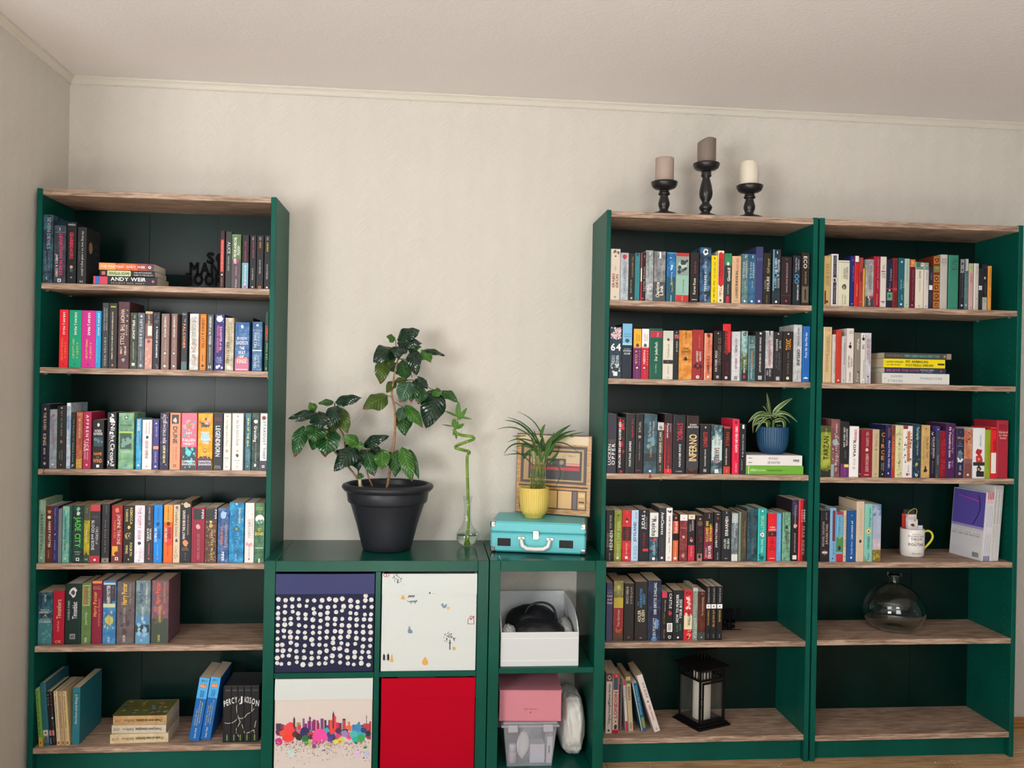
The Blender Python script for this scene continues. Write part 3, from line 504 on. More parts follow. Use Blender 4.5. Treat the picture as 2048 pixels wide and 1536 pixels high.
1351 1377 506||94bcac|mint paperback with grey face portrait, red ends|b 0 .07 c02424;b .07 .46 8a9c94;s .26 .8 b8c8c0;s .2 .44 3c4848;s .36 .3 506060;z .1 .44 8 2c3838;b .86 1 c02424;u .54 .82 .1 .06 2c4038 Friedrich Ani Totsein und Süden;u .88 .98 .1 0 e8c0c0 SÜDDEUTSCHE
1379.7 1397 505||262224|black paperback with rust title and cream author|u .18 .42 .24 0 b04a34 Das Echo deiner Taten;U .52 .84 .3 -.04 e8dcc8 Karen Rose;b .94 .955 c8c8c8 .2 .8
1399 1420.7 495||27303a~3c6c98|tall dark paperback with white scissors emblem|s .08 .6 e8e8e8;s .08 .3 27303a;z .3 .8 8 4880a8;U .25 .48 .2 0 c0d0dc JETZT BIST DU;U .5 .8 .22 0 e0e8ec TIM KRING;u .86 .97 .16 0 ddd HEYNE
1421.8 1434 511||f0d414|bright yellow paperback with dark lettering|s .06 .3 333;u .13 .5 .36 0 a08c10 THE FAMES UND;d .54 .9 .34 0 3a3410 Der Club der;q .96 .2 333
1434.7 1446.8 501.4||ece4c4|cream paperback with red ornamental blot|b .05 .66 c81820 .1 .95;s .07 .8 c81820;s .64 .8 c81820;D .15 .5 .4 -.2 701018 Tod im Park;d .16 .5 .2 .24 701018 Guide to Murder;d .72 .88 .5 0 c86060 Mullin;q .95 .3 444
1447.6 1462 507||32383a|charcoal paperback with green head and white title|b 0 .24 2f8a5c;s .21 .5 d8e0d0;u .03 .08 .2 0 222 GOLD;U .29 .56 .4 .1 f0ece0 Glennkill;u .62 .82 .16 0 d8d4c8 Leonie Swann;b .86 1 c02430 .3 .7
1463 1481 512.4||d9b38c|peach paperback with bold black upright title|d .04 .28 .26 .1 c85a50 ROBERT LUDLUM;D .3 .9 .26 .02 2a201c THE BOURNE IDENTITY;b .94 .95 8a6a50 .3 .7
1482.4 1495.6 508||4c6c74~6c8c88|grey teal paperback with two line title|b .03 .08 e0e8e8 .5 .6;u .16 .48 .24 -.2 dce4dc DIE TOCHTER;u .14 .48 .24 .16 dce4dc IDENTITÄT;u .54 .68 .2 0 c8d4cc Joy Fielding;o .95 .3 f0f4f4
1496 1510.5 508.5||2c5878~3c7098|blue paperback with two line title|b .03 .08 e0e8e8 .5 .6;u .16 .48 .24 -.2 dce8ec BOURNE;u .18 .48 .24 .16 dce8ec IMPERIUM;u .54 .68 .2 0 c8d8e0 Robert Ludlum;o .95 .3 f0f4f4
1510.8 1524.8 493.6||3c3e6c|tall plain navy paperback|h .2 .22 .8 0 8a8cb0 DER KÖNIG;h .23 .25 .7 0 8a8cb0 DES;q .95 .3 d0d0e0
1525.7 1540.8 506||2a251e|black brown paperback with khaki and grey title|U .1 .4 .34 .1 b0a070 Giftspur;U .46 .74 .36 .1 d0ccc0 HOLBE;u .52 .7 .18 -.26 a8a49c DANIEL;b .82 .98 6a6048 .44 .56
1543.9 1560 499||2c3c44~2a3034|dark paperback with pale blue smoke streak|b 0 .75 5c98b8 0 .22;z .1 .6 6 6ca8c8;b .03 .08 e0e8e8 .5 .6;U .16 .44 .24 -.12 d8e4e8 DIE RABEN;U .18 .42 .24 .22 d8e4e8 TOCHTER;u .5 .7 .24 -.12 b8c8cc KAREN;u .52 .7 .24 .22 b8c8cc DIONNE;o .95 .26 f0f0f0
1561.6 1582.4 513.8||302024|dark maroon paperback with thin pale title line|u .12 .74 .14 .02 c8bcb8 MANUEL FRANK DIE BLAUE MACHT;b .05 .055 998 .4 .6;b .8 .805 705058;s .92 .22 d04058
1585 1600 511.3||22292e|black paperback with large blue ring letters|u .05 .34 .2 -.12 e0e4e8 TOM ROTH;u .08 .3 .2 .2 c0c8d0 TERMINUS;o .42 .6 4a90c0;o .42 .36 22292e;o .52 .6 4a90c0;o .52 .36 22292e;D .58 .9 .2 .14 e8ecee WELT OHNE MORGEN
1602 1617.8 505.4||322320|dark brown paperback with white name, walking figure|b .64 .95 6a6050 .1 .9;b .7 .9 1c1614 .42 .6;s .72 .3 1c1614;D .07 .3 .44 -.06 e8e4dc ECO;d .06 .3 .12 .34 a0988c UMBERTO;d .36 .6 .2 0 b0a898 PRAGUE CEMETERY
ROW A 2 -.272 second middle
1218 1242.7 654||253440~2a4450|navy paperback with pale blossoms and white number|z .0 .26 50 d8c4c8;z .0 .24 16 e09aa0;H .32 .46 .8 0 f4f4f0 64;U .55 .72 .26 -.2 a8c0c8 HIDEO;U .55 .8 .26 .14 d0dce0 YOKOYAMA;z .7 .95 16 c8c8b8;q .91 .34 e8e8e4
1243.2 1262.9 647.4||232c38|tall paperback with sky blue upper part|b 0 .39 74b8dc;s .31 .5 2c4454;b .36 .39 a8d0e0;h .18 .2 .7 0 4a6878 RICHARD;h .22 .24 .7 0 4a6878 OSMAN;h .45 .47 .6 0 c0d0dc DER DONNERSTAGS;H .48 .51 .8 0 c8d8e8 MORD;H .53 .56 .6 0 f0f4f4 CLUB
1265.7 1281.4 657.8||6a2a60|purple paperback with yellow upper part|b 0 .37 ecb020;s .33 .5 4c3418;b .36 .385 d87858;u .1 .25 .14 -.1 5a4010 RICHARD;u .12 .25 .14 .2 5a4010 OSMAN;D .43 .7 .26 -.12 e0a040 & CLUB;d .44 .72 .14 .3 e0a0a0 MÖRDER;q .78 .2 f0f0e8;u .84 .97 .14 0 b88ab8 LIST
1282 1297 657.8||c22036|red paperback with white upper part|b 0 .37 f0ecec;s .33 .5 4a5068;b .36 .385 d89070;u .1 .25 .14 -.1 605860 RICHARD;u .12 .25 .14 .2 605860 OSMAN;D .43 .7 .28 -.12 f4e8dc FANGEN;d .44 .72 .14 .3 f0c8a0 MÖRDER;q .78 .2 f0f0e8 -.1;q .78 .2 3c3030 .2;u .84 .97 .14 0 f0a0a0 LIST
1298 1323.5 657||175a46|thick green paperback with crimson band|b .05 .18 b02440;u .08 .16 .14 .1 f0d0d0 Roman;U .27 .64 .22 0 e8ecd8 Der Judasfluch;u .7 .88 .12 0 b8ccb8 Scott McBain;b 0 1 3a8068 0 .05
1325 1345.4 661.7||ddd8c8|cream paperback with cherries and black band|b .01 .2 c8ccc0;s .18 .3 7a3038;s .17 .2 3c3030;d .04 .14 .04 0 503838 |;u .28 .56 .18 0 705850 Teufelsrad;b .6 .68 242020;o .64 .14 a04048;u .72 .88 .12 0 706860 Johansen;q .96 .1 888
1346.5 1356.7 661||22282b|slim black paperback with small red window|b .08 .17 8c4048;z .08 .16 5 c07878;q .04 .2 bbb;u .22 .44 .3 .05 c8ccc8 JO NESBØ;u .48 .68 .14 0 9a6038 Blutmond
1357 1383.3 661|s|cc7c2c~e0a050|wide orange paperback with small black helicopter|u .04 .16 .12 0 4a3010 HEYNE;H .35 .39 .4 0 2c1c10 TOM;H .41 .45 .7 0 2c1c10 CLANCY;h .47 .49 .8 0 8a5820 GNADENLOS;s .58 .3 2c1c10;b .585 .595 2c1c10 .3 .8
1384 1406 659.8||a23030|red paperback with black winding branches|z .5 1 4 241818;b .7 .76 241818 .1 .9;b .4 .95 241818 .74 .82;s .72 .6 241818;s .72 .34 a23030;u .1 .36 .14 .1 d88070 DER FALL MORIARTY;U .42 .64 .2 -.08 f0e0d8 ANTHONY;U .43 .62 .18 .2 f0e0d8 HOROWITZ;o .94 .3 f0f0e8;h .92 .96 .14 0 222 9
1407.8 1423.5 666.5||e09070~d8684c|salmon paperback with black upward name|s .05 .5 5c2c24;u .14 .44 .28 .0 7a5030 The Patriot Threat;D .48 .86 .3 0 2c1c18 STEVE BERRY;q .93 .24 f0e0d8;b 0 1 f0d0b8 0 .1
1426.8 1442.6 662||2b2523|black paperback with broad brown lettering|q .05 .14 ddd;u .14 .68 .34 .18 8a7468 UNTITLED ICE;U .4 .82 .28 -.22 d8d0cc HAYDER MOO;q .93 .34 a8a8a4
1443.7 1460 648||2c1a1c|tall black red paperback with bold dark name|b 0 .5 d81c24 .3 1;b 0 .12 d81c24;z .4 .56 6 8c1c20;D .13 .47 .4 -.1 1c1214 McFADYEN;d .06 .18 .16 .26 2c1c1c CODY;d .68 .9 .3 .1 701c20 LAST HIT;q .95 .3 f0d0d0
1462.8 1479.4 663.5||ccccd0~dcdce0|pale grey speckled paperback|z 0 1 24 b0b4ba;D .14 .42 .24 0 3c3c44 COLT MULLEN;D .54 .76 .24 0 982838 ADRENALIN;q .94 .4 8a8c90
1481.3 1494.2 662||9cc4c8~5c7a50|aqua and green paperback with dark blossom|o .07 .5 3c2c38;o .07 .24 c89098;b .44 .78 4c6038;z .42 .8 16 c0c8a0;b .78 1 222a24;d .16 .5 .5 0 c0dcdc KATE;D .58 .84 .3 0 e8ece0 MAY LYNN;s .92 .5 c02858
1495.6 1509.7 671.3||44686c~5c8488|slate teal paperback with orange title strip|s .12 .3 d09038;h .2 .22 .6 0 e8f0f0 DER TOD;h .24 .27 .7 0 e8f0f0 DER SCHWESTER;D .34 .7 .24 0 e0a038 ICH DAS ROTE HAAR;d .72 .96 .22 0 e8ecec Pam Hausmeier;b .0 1 88a8ac 0 .1
1510 1529 663||29272a|black paperback with small bold white title|q .04 .2 ddd;D .12 .4 .18 -.02 ececec ETHAN CROSS;D .44 .82 .18 -.02 ececec ICH BIN DIE NACHT;q .93 .4 b8b8b4
1530 1545.3 662||9c9ea0~d0d2d4|silver paperback with red title, black foot|b 0 .09 222 .45 .6;b .74 1 222224;D .18 .72 .24 .02 d04038 GESPALTEN WAHRHEIT;d .76 .9 .26 .1 e0e0e0 HARLAN;d .78 .88 .2 -.24 e0e0e0 COBEN
1546.4 1563.9 664||2f2b2c|black paperback with white name and grey title|q .04 .14 ddd;D .15 .38 .2 -.16 e8e8e8 BALDACCI;d .18 .34 .2 .2 d8d8d8 DAVID;d .42 .76 .24 .14 6c6c6c AUFTRAG;d .42 .74 .24 -.18 5c5c5c DER KILLER;q .94 .4 b8b8b4
1565 1585 663||2b2624|black paperback with bold orange short title|q .05 .16 bbb;U .15 .37 .5 0 e8a030 TOXIC;u .42 .84 .12 0 b0aaa4 KATRIN J. KEIN;o .93 .3 e8d8b8
1585.7 1602.6 649.7||b3b5b7~cccecf|tall silver paperback with black bold title|D .05 .38 .24 .05 5c5e62 ARNO STROBEL;D .43 .72 .34 .08 26282c OFFLINE;d .8 .96 .14 .0 5c5e62 FISCHER
1604 1618.3 652.5||2468b4|tall cobalt paperback with white upward script|U .11 .56 .3 -.05 e0ecf8 Post für den Mörder;d .6 .82 .14 .2 103c70 THOMAS;d .6 .8 .14 -.2 103c70 CHRISTOS;b .92 .94 e0ecf8 .2 .8;o .92 .2 f4f8fc
ROW A 3 -.272 third middle
1213 1232 828||393742|charcoal paperback with large block letters low|h .43 .46 .7 0 70703c HARRO;H .47 .49 .6 0 70703c OBERTON;U .51 .86 .3 -.24 dcdcd8 LUCKEN;U .5 .86 .34 .16 e4e4e0 OPFER
1233.5 1250 835.6||1e1819|black paperback with red tentacles, white title|s .15 .7 c01c24;z .0 .24 12 b82028;z .3 .75 12 a81c28;D .08 .9 .26 -.2 f0f0f0 DER NEUNTE ARM DES OKTOPUS;d .34 .66 .18 .18 8a1c24 DIRK ROSSMANN;q .97 .3 a81c24
1250.9 1269 828||2c2f30|black paperback with white name, red script|b 0 1 787c7c 0 .05;u .08 .4 .26 .14 c0282c Inspektor Jury;U .46 .88 .22 -.05 e8e8e4 MARTHA GRIMES
1270.4 1285.5 829||292528|black paperback with small skull emblem|b 0 1 707474 0 .05;u .12 .3 .3 0 c0beb8 RITUAL;o .38 .36 c8b8a0;o .38 .16 292528;u .46 .78 .14 0 a8a4a0 STEPHEN M. MURPHY;b .94 .955 804040 .1 .7
1286.8 1312.8 828.8||3a4d56~4a6a78|wide slate paperback with lightning sky|z .3 .6 7 6a98a8;b .66 .8 2c3436;u .13 .38 .2 -.08 b8c8c8 Die Toten von;u .12 .4 .18 .18 b8c8c8 Ferth House;u .46 .72 .16 0 c0b070 Lucinda Riley;q .96 .16 e8e8e8
1313.5 1326.5 845||3b3b36|olive black paperback with white mountain head|b 0 .15 c8ccc8;s .1 .6 7c8484;U .18 .78 .36 -.05 dcd8cc MARY HIGGINS CLARK;u .24 .6 .16 .3 a08868 Du entkommst mir nicht;u .84 .95 .16 0 ccc HEYNE
1327.4 1343.6 828||2a1c20|black red paperback with author near top|b .17 .93 5c1c24;b .17 1 e02028 0 .12;b .92 1 e02028;D .16 .4 .26 -.1 e8e4e8 Patterson;d .16 .3 .18 .24 c8c4c8 James;u .54 .82 .22 0 c82830 Blutiger Samt;u .86 .97 .14 0 e8c8c8 blanvalet
1344.7 1370.2 830|h|2b2b30|wide black book with red condensed title|b 0 1 686c70 0 .04;D .14 .44 .42 .04 c83440 SYMBOL;D .5 .88 .16 .05 f0f0f0 DAN BROWN;h .95 .97 .5 0 ddd LÜBBE
1371.6 1396.9 831.5|hs|3a2a28|wide brown hardcover with golden vertical title|b .18 .75 2c2c30;z .7 1 10 5a3430;b .76 .9 383c40;H .14 .17 .5 0 ececec DAN;H .18 .21 .8 0 ececec BROWN;U .32 .78 .6 0 e8cc90 INFERNO
1399 1420 850||26262a|black paperback with red two way title|q .05 .14 ccc;D .15 .45 .4 0 c83c3c ILLUMINATI;D .5 .84 .14 0 d8d8d8 DAN BROWN;q .93 .28 a0a0a0
1421.6 1444 850.7||33444c~6c8c94|steel paperback with pale starburst, dark red title|z .05 .3 12 7ca4ac;b .3 .72 c8dcd8 .05 .95;s .3 .9 c8dcd8;s .7 .8 9cb8b8;d .2 .4 .2 .2 54686c DAN;d .19 .4 .2 -.16 54686c BROWN;D .46 .78 .44 0 6c1c24 SAKRILEG;q .94 .34 e0e8e8
1445.8 1460 853.4||2b2424|black paperback with red band at foot|b 0 .04 c03028;b .84 1 c83c2c;U .12 .4 .44 .05 b04030 STERN;u .46 .8 .22 -.1 ececec DAN BROWN;u .9 .97 .14 0 e8c080 LÜBBE
1464 1477.3 838.4||e2274c|tall pinkish red paperback with white pages showing|b 0 1 f0ece8 -.22 0;s .06 .6 702038;U .13 .6 .34 .05 f8e8ec HOPE NEVER DIES;u .62 .74 .18 0 781c30 ANDREW SHAFFER;u .8 .96 .2 .05 f4dce0 QUIRK
1478 1490.7 848.6||27272b|black paperback with white label at head|b .01 .09 f4f4f4 .4 .7;u .2 .6 .2 0 dcdcdc DER GESANG DES TODES;q .64 .16 f0f0f0;u .7 .92 .18 -.1 b8b8b8 SARAH BECKETT
ROW A 4 -.268 fourth middle
1210.7 1227 1020.5||1f1a18|black paperback with large silver upward author|U .4 .78 .4 .14 c8c4bc HENNEN;u .44 .72 .16 -.26 9c968c BERNHARD;u .1 .36 .24 .05 b0aaa0 WOLFS TRÄUME;u .84 .98 .16 0 999 HEYNE
1227.5 1242.7 1021||76822a~8c9838|olive green paperback with metallic title|d .1 .1 .1 0 222 /;s .1 .3 3c4420;u .2 .92 .4 .05 c0c480 JENSEITS DER INSEL;q .94 .3 e8e8d8
1243.6 1261.2 1021||c0242c~d03c40|red paperback with black middle band|s .18 .5 5c1418;s .22 .3 c8b0a0;b .32 .6 261416;u .34 .58 .36 .05 a8242c PAESIO;u .64 .86 .16 0 f0d0c8 NICK STONE VOODOO;q .93 .3 f0e0dc
1261.8 1275.8 1020.5||b7d2ec|pale blue paperback with dark title|u .04 .16 .18 .1 5c7088 HEYNE;U .23 .62 .4 -.04 34485c JOYLAND;U .7 .95 .5 .05 88b0cc KING
1277 1297 1019.4||24242a|black paperback with white title and red block|q .04 .16 ccc;U .1 .38 .34 -.1 e8e8e4 JUDAS;u .14 .38 .12 .22 a8a8a4 KINDER DES;u .44 .72 .24 0 a82838 ASTRID HOLLEEDER;b .76 .81 d82c44 .4 .95
1297.7 1315.7 1025.6||26343c~3c6478|paperback with white top, black tall author name|b 0 .5 e8e8e4;z .5 .6 6 c84838;z .55 .9 10 5c90a8;u .06 .16 .3 .1 5c5c58 Kathy;D .13 .48 .5 0 34363a Reichs;u .66 .84 .26 0 e0e8ec Totgeglaubte;o .95 .34 f0f0f0
1316.8 1330.3 1016||343438|tall charcoal paperback with white rounded name|D .08 .5 .42 0 f0f0f0 AnnCleeves;u .58 .84 .2 0 5c5c60 COLD EARTH;q .94 .3 e8e8e8
1331.4 1343.5 1016||f2efec|tall white paperback with black spaced title|z .04 .1 8 222;D .15 .66 .26 0 4c3c40 ONE OF US IS LYING;d .7 .84 .14 .1 888 KAREN M. McMANUS;o .94 .3 d84c40;o .94 .18 f2efec
1344.3 1356 1030.6||241c1a|slim black and orange paperback|b .13 .4 d8502c;b .55 1 d8602c .05 .95;s .06 .4 e0703c;U .14 .38 .44 0 f4e8dc faked;u .58 .9 .26 0 f0c8a0 REBECCA JAMES;q .94 .4 e8e8e4
1358.3 1374 1029.4||742c30~8c4044|marbled maroon paperback with white head|b 0 .13 f0ece8;o .08 .12 8a5048;z .15 1 40 94484c;z .15 1 24 581c24;h .27 .3 .8 0 c89898 The Whisperer;s .48 .4 d8a088;s .88 .5 c88c7c
1375 1389 1029.4||2a2224|black paperback with cream head and red foot|b 0 .1 e8dcc4;o .05 .2 8a5048;b .66 1 c42438;D .12 .34 .24 .14 c8b8bc SHAKESPEARE;d .2 .36 .22 -.2 b8a8ac CRIME;s .55 .5 e8b0a0;z .4 .6 6 a04050;d .69 .9 .24 0 e8b0b0 WALTER LEE
1390.9 1406.6 1031||2e1c22|dark plum paperback with brown seal|q .08 .2 b0b4b0;o .18 .66 6a4c38;d .3 .82 .44 .05 5c3c34 GRUPPE TAG;b .84 1 b08070 .2 .8;s .9 .5 2a1c20
1407 1425.7 1025||2a2024|black to magenta paperback with yellow title|b .3 .94 7c1c3c;b .9 .96 a82044;u .03 .12 .14 0 d8c8cc blanvalet;D .18 .6 .26 -.18 f0d030 DER GEHETZTE;D .24 .6 .26 .2 f0d030 UHRMACHER;u .72 .92 .14 -.26 f0f0f0 JEFFERY;U .68 .94 .32 .1 f4f0e8 DEAVER
1427.4 1441.4 1025||27272b|black paperback with white and red upward lines|b .03 .045 ccc .3 .7;s .12 .3 c82838;U .22 .72 .26 -.2 e8e8e8 JAMES PATTERSON;u .22 .58 .26 .18 802430 VERSTUMMT;u .82 .97 .18 0 ccc blanvalet
1442.6 1461 1021||29292d|wide black paperback with serif title, green name|b .02 .07 ccc .45 .52;U .12 .5 .32 0 f0ece4 ERBARMEN;U .56 .76 .24 -.16 c8e0c0 ADLER;U .56 .76 .24 .2 d8e8d0 OLSEN;h .93 .96 .3 0 ccc dtv
1462.2 1475 1027||5c6872~8c989c|silver blue paperback with white foot|b 0 .2 b8c4c4;d .05 .5 .4 .0 d8e4e8 Val McDermid;d .54 .84 .26 0 38424c A DARKER DOMAIN;b .86 1 e0e4dc
1476.5 1481.4 1024||7c8c78|very slim sage green edge of a book|
1481.9 1493 1022|h|473f35~5a5040|slim dark khaki paperback|u .2 .7 .22 0 b08c58 Elizabeth George Roman
1493.7 1514.4 1018|h|213c46~34606c|wide dark teal book with shadowed title|b .02 .03 2c5460;D .12 .52 .3 0 4c5c58 LABYRINTH;d .56 .86 .28 .05 7c8478 Kate Mosse;z 0 1 16 2c5464
1515 1531.8 1017||22ada6|turquoise paperback with blossom emblem|b 0 1 58e0d8 0 .1;o .05 .2 f0f0e8;D .14 .44 .4 0 a8d8a0 BRUNETTI;s .5 .6 f0e8e8;o .5 .2 b85870;d .58 .84 .34 .05 e8f8f4 Sunset Voices;z .86 1 10 145c60
1534.7 1552 1027.8||e02430|bright red paperback with black middle band|H .27 .3 .6 0 f8e8e8 STIEG;H .32 .35 .8 0 f8e8e8 LARSSON;b .38 .48 3c1c20;s .43 .2 e04050;H .52 .55 .3 0 701418 THE;H .57 .6 .5 0 701418 GIRL;H .62 .64 .5 0 701418 WITH;H .66 .69 .3 0 701418 THE;H .71 .73 .7 0 701418 DRAGON;H .75 .78 .7 0 701418 TATTOO;b .94 .95 f4d0d0 .2 .8
1552.4 1561.6 1027||62aade|slim light blue paperback with faint title|D .04 .8 .3 .05 a8d0f0 THE NO 1 LADIES DETECTIVE AGENCY;o .93 .3 c86878
1563.8 1580 1025||5c9078~80b898|mottled green paperback with brown title|z 0 1 36 88c0a0;z 0 1 20 3c6c54;b 0 1 90c898 0 .1;u .05 .2 .2 .0 a08858 THE KING;s .3 .5 3c3c38;U .38 .76 .36 .05 6c4c40 WALLENSTEIN
1582 1595.3 1000||2a2028|tall dark purple paperback with light streaks|b 0 .25 2c2840;z 0 .3 12 4c4878;s .43 .7 d8a898;D .08 .4 .22 .0 a8a0c8 TODESGESANG;d .54 .86 .2 0 d8d0d0 JONATHAN NASAW;q .94 .6 f0e8e4
1595.5 1610.5 1000||b81c24|tall red and black paperback at the right end|b 0 1 f04c54 0 .2;b 0 1 1c1416 .6 1;D .16 .36 .2 .24 f0e0e0 ROBERT;D .16 .36 .2 -.06 e8a8a8 HARRIS;D .43 .9 .34 .14 a8806c FEAR INDEX
ROW A 5 -.258 fifth middle
1211.7 1224.2 1166||4b4668|muted violet paperback with pale title|h .12 .14 .8 0 a8a0c0 Franziska;h .15 .18 .8 0 a8a0c0 Gerstenberg;H .2 .24 .8 0 d8d0e0 Und;H .26 .3 .8 0 d8d0e0 vor der;H .32 .36 .8 0 d8d0e0 Hund;o .95 .2 8c3c50
1225.8 1245.3 1162||7c7a48~a8a060|olive, yellow and red paperback|b .28 .45 c8b040;b .45 .78 9c1c24;b .78 .94 6c3028;z .78 .9 6 c8582c;b .94 1 4c3c2c;u .48 .76 .24 0 e8d8d0 Tess Gerritsen;s .1 .5 c8c880
1246.9 1267 1166.7||2a2624|black paperback with silver double title|D .06 .36 .24 -.2 b8a898 ROBIN COOK;D .06 .36 .22 .2 8c8480 ANTHRAX;s .94 .24 8c4038
1268.8 1293.8 1163.5||2b2826|wide black paperback with blue and cream lettering|u .34 .4 .12 -.26 4890c0 DAS;U .12 .44 .2 -.04 4890c0 WASHINGTON;U .2 .38 .18 .2 4890c0 DEKRET;U .48 .68 .24 -.16 d8d0b8 ADLER;U .48 .68 .24 .14 d8d0b8 OLSEN;h .93 .96 .2 0 bbb dtv
1294.5 1321 1161||20283a~2c3854|wide dark blue paperback with long white lettering|z 0 .95 18 34446c;z .6 .9 6 6c88b8;b .95 1 4888c0 .3 .7;U .04 .56 .2 .04 dce0e8 DER DRITTE ZWILLING;U .62 .95 .22 0 c8d0dc KEN FOLLETT
1321.9 1332.8 1184||251c1e|slim black paperback with red head lettering|b 0 .12 c8344c;b .14 1 3c3436 0 .1;u .16 .4 .2 .1 d8d8d8 Stunde der Angst;u .42 .66 .2 -.05 90a830 Jack Higgins;u .76 .95 .2 0 b8b8b8 USA Today
1333 1344.5 1184||1d1d20|black paperback with barcode label|D .03 .34 .44 .08 dcdcdc CASTLE;s .44 .8 b02c34;b .64 .82 f4f4f0;l9 0 0 0;D .9 .96 .5 0 e8e8e8 D
1345.3 1366.4 1180.8||22262a|black paperback with white serif title|U .08 .64 .24 -.12 f0f0f0 HOW TO MURDER;U .18 .56 .24 .2 f0f0f0 YOUR BOSS;u .66 .82 .16 -.1 5c9868 RUPERT;u .66 .8 .16 .18 5c9868 HOLMES;q .94 .16 f4f4f4
1366.9 1383.6 1180.8||d02430|red and cream paperback with dark name|b .5 .78 e8dcb8;z .44 .56 6 e8dcb8;z .74 .98 14 e8dcb8;z .1 .4 10 f0d8d0;D .03 .08 .6 0 3c1418 Z;U .12 .36 .36 0 f4e8e0 Englisch;U .42 .7 .34 .1 3c2024 WALLACE;o .94 .24 241c1c
1384.4 1394.5 1176||7c8a80~98a89c|slim grey green paperback|b 0 .06 b8c0c0;u .1 .54 .4 0 b0c0ac THE PRINCE HUNTER;u .56 .86 .34 0 d0d8d0 DI CAPRIA;q .94 .2 e8e8e8
1395.3 1410 1183||46241c~6a3020|rust black paperback|b .04 .055 998 .4 .6;b .84 1 3c4440;U .12 .5 .24 .05 c8a898 The Stone Reckoning;u .55 .78 .18 0 8c3c34 Dark Harbor;q .94 .14 e8e8e8
1411 1420.4 1173||1e1e20|first of three matching black spy paperbacks|b .33 .41 f4f4f4;s .37 .3 222;b .2 1 e8e8e8 -.1 0;d .03 .3 .3 0 b8b8b8 IAN FLEMING;D .44 .72 .34 0 c89c4c CASINO ROYALE;d .88 .96 .2 0 999 VINT
1420.9 1431.6 1173||1e1e20|middle of three matching black spy paperbacks|b .33 .41 f4f4f4;s .37 .3 222;d .03 .3 .26 0 b8b8b8 IAN FLEMING;D .44 .75 .34 0 c89c4c LIVE AND LET DIE;d .88 .96 .2 0 999 VINT
1432.5 1443.8 1173||1e1e20|last of three matching black spy paperbacks|b .33 .41 f4f4f4;s .37 .3 222;b .2 1 e8e8e8 -.06 .02;d .03 .3 .26 0 b8b8b8 IAN FLEMING;D .44 .66 .34 0 c89c4c MOONRAKER;d .88 .96 .2 0 999 VINT
ROW B 1 -.272 top right
1647 1660.3 512||c1a468|sand coloured paperback with tall thin title|u .15 .6 .5 0 8a6c38 JANE EYRE;b .7 .97 5c1c18 .12 .34;s .92 .4 5c1c18;q .02 .16 8a6c38
1661.7 1675.4 508||ded8d8|tall white paperback with black banner and oval|b .03 .97 303034 .25 .75;d .05 .4 .3 0 8c9098 WILKIE COLLINS;d .6 .94 .3 0 8c9098 THE WOMAN IN W;o .5 .8 303034;o .5 .7 ded8d8;s .51 .5 303034
1675.9 1698.2 521||dad6bc|wide cream book with dark engraved figure|b .035 .045 3c3c34;h .06 .08 .06 0 444 o;d .14 .42 .2 .24 504c40 SHERLOCK;d .18 .4 .2 .02 504c40 HOLMES;b .12 .45 8a8670 .3 .31;s .58 .5 4c4c44;s .6 .3 8c8c80;d .76 .96 .14 .12 605c50 ARTHUR;d .74 .97 .12 -.12 605c50 CONAN DOYLE
1699.8 1707.6 512||1a2870|slim navy paperback slanting up behind neighbour|u .06 .1 .3 0 b8c0d8 dtv;u .2 .5 .3 .1 98a8d8 Isabel Allende;q .95 .3 8898c8
1708 1717 512|h|cc1c20|slim red hardcover with white head|b 0 .12 e8e4d8;b .12 .14 401010;u .55 .8 .3 0 f0b850 Dürrenmatt
1717.4 1725.2 515.4||a3403c|slim brick red paperback|d .04 .16 .2 .1 d08878 Patricia;D .3 .48 .5 0 3c1c20 Highsmith;q .9 .3 c88c80
1725.5 1728.6 537||e0a838|very slim short mustard booklet|
1730 1746.2 519|s|8c8a88~b8b4b0|silver grey gradient paperback|b .02 .05 888 .4 .7;d .14 .7 .3 .1 5c5c5c MONTE CRISTO;b .78 1 3c4044;b .77 .82 c02838 .5 .9;q .8 .16 e8e8e8 -.1;u .82 .97 .24 0 d8d8d8 HEYNE
1746.7 1759.4 512.7|h|981832|crimson hardcover with small silver title|d .04 .44 .24 .1 d07888 HERBERT RAGTIME;d .48 .63 .2 .1 d8a0a8 ROMAN;d .74 .96 .24 0 d0a090 WOLKERS
1760 1771.6 513.5||d9cfc6|off white paperback with thin red bars|d .17 .26 .4 0 7c7c78 Das;b .28 .3 a02830 .1 .8;h .32 .35 .6 0 606060 Die;h .36 .38 .6 0 606060 Welt;h .39 .42 .6 0 606060 Novelle;b .88 .9 a02830 .1 .8;o .92 .16 222
1772.6 1784.3 520.3||1e2340|navy paperback with mint portrait square|b .6 .615 c83040;b .68 .85 5c9c70 .1 1;s .76 .6 2c5c48;q .64 .24 d8e0d8;u .18 .44 .3 .1 b0b8c8 Der Spaziergänger;u .48 .58 .2 0 a87c68 Roman
1784.8 1794 516.4||882428|slim dark red paperback with black lettering|D .05 .45 .5 .05 4c1418 AGATHA RAISIN;b .6 .65 c03038;D .7 .95 .5 .05 4c1418 ROMANE
1796 1807.8 516||1d5b68|petrol blue paperback with white lettering|q .08 .3 b8d0d4;U .44 .62 .18 -.12 d0e0e0 Emma und;u .42 .66 .14 .12 58a89c Mr Knightley;u .46 .6 .18 .34 e8f0f0 Roman;u .74 .84 .26 .05 d8e4e4 Jane Austen;q .93 .3 e0e8e8
1808.2 1818 517.5||b1c0b2|slim pale sage paperback|d .04 .48 .24 0 6c7c70 Thomas Fünfhaus Mühle;q .93 .3 90a090
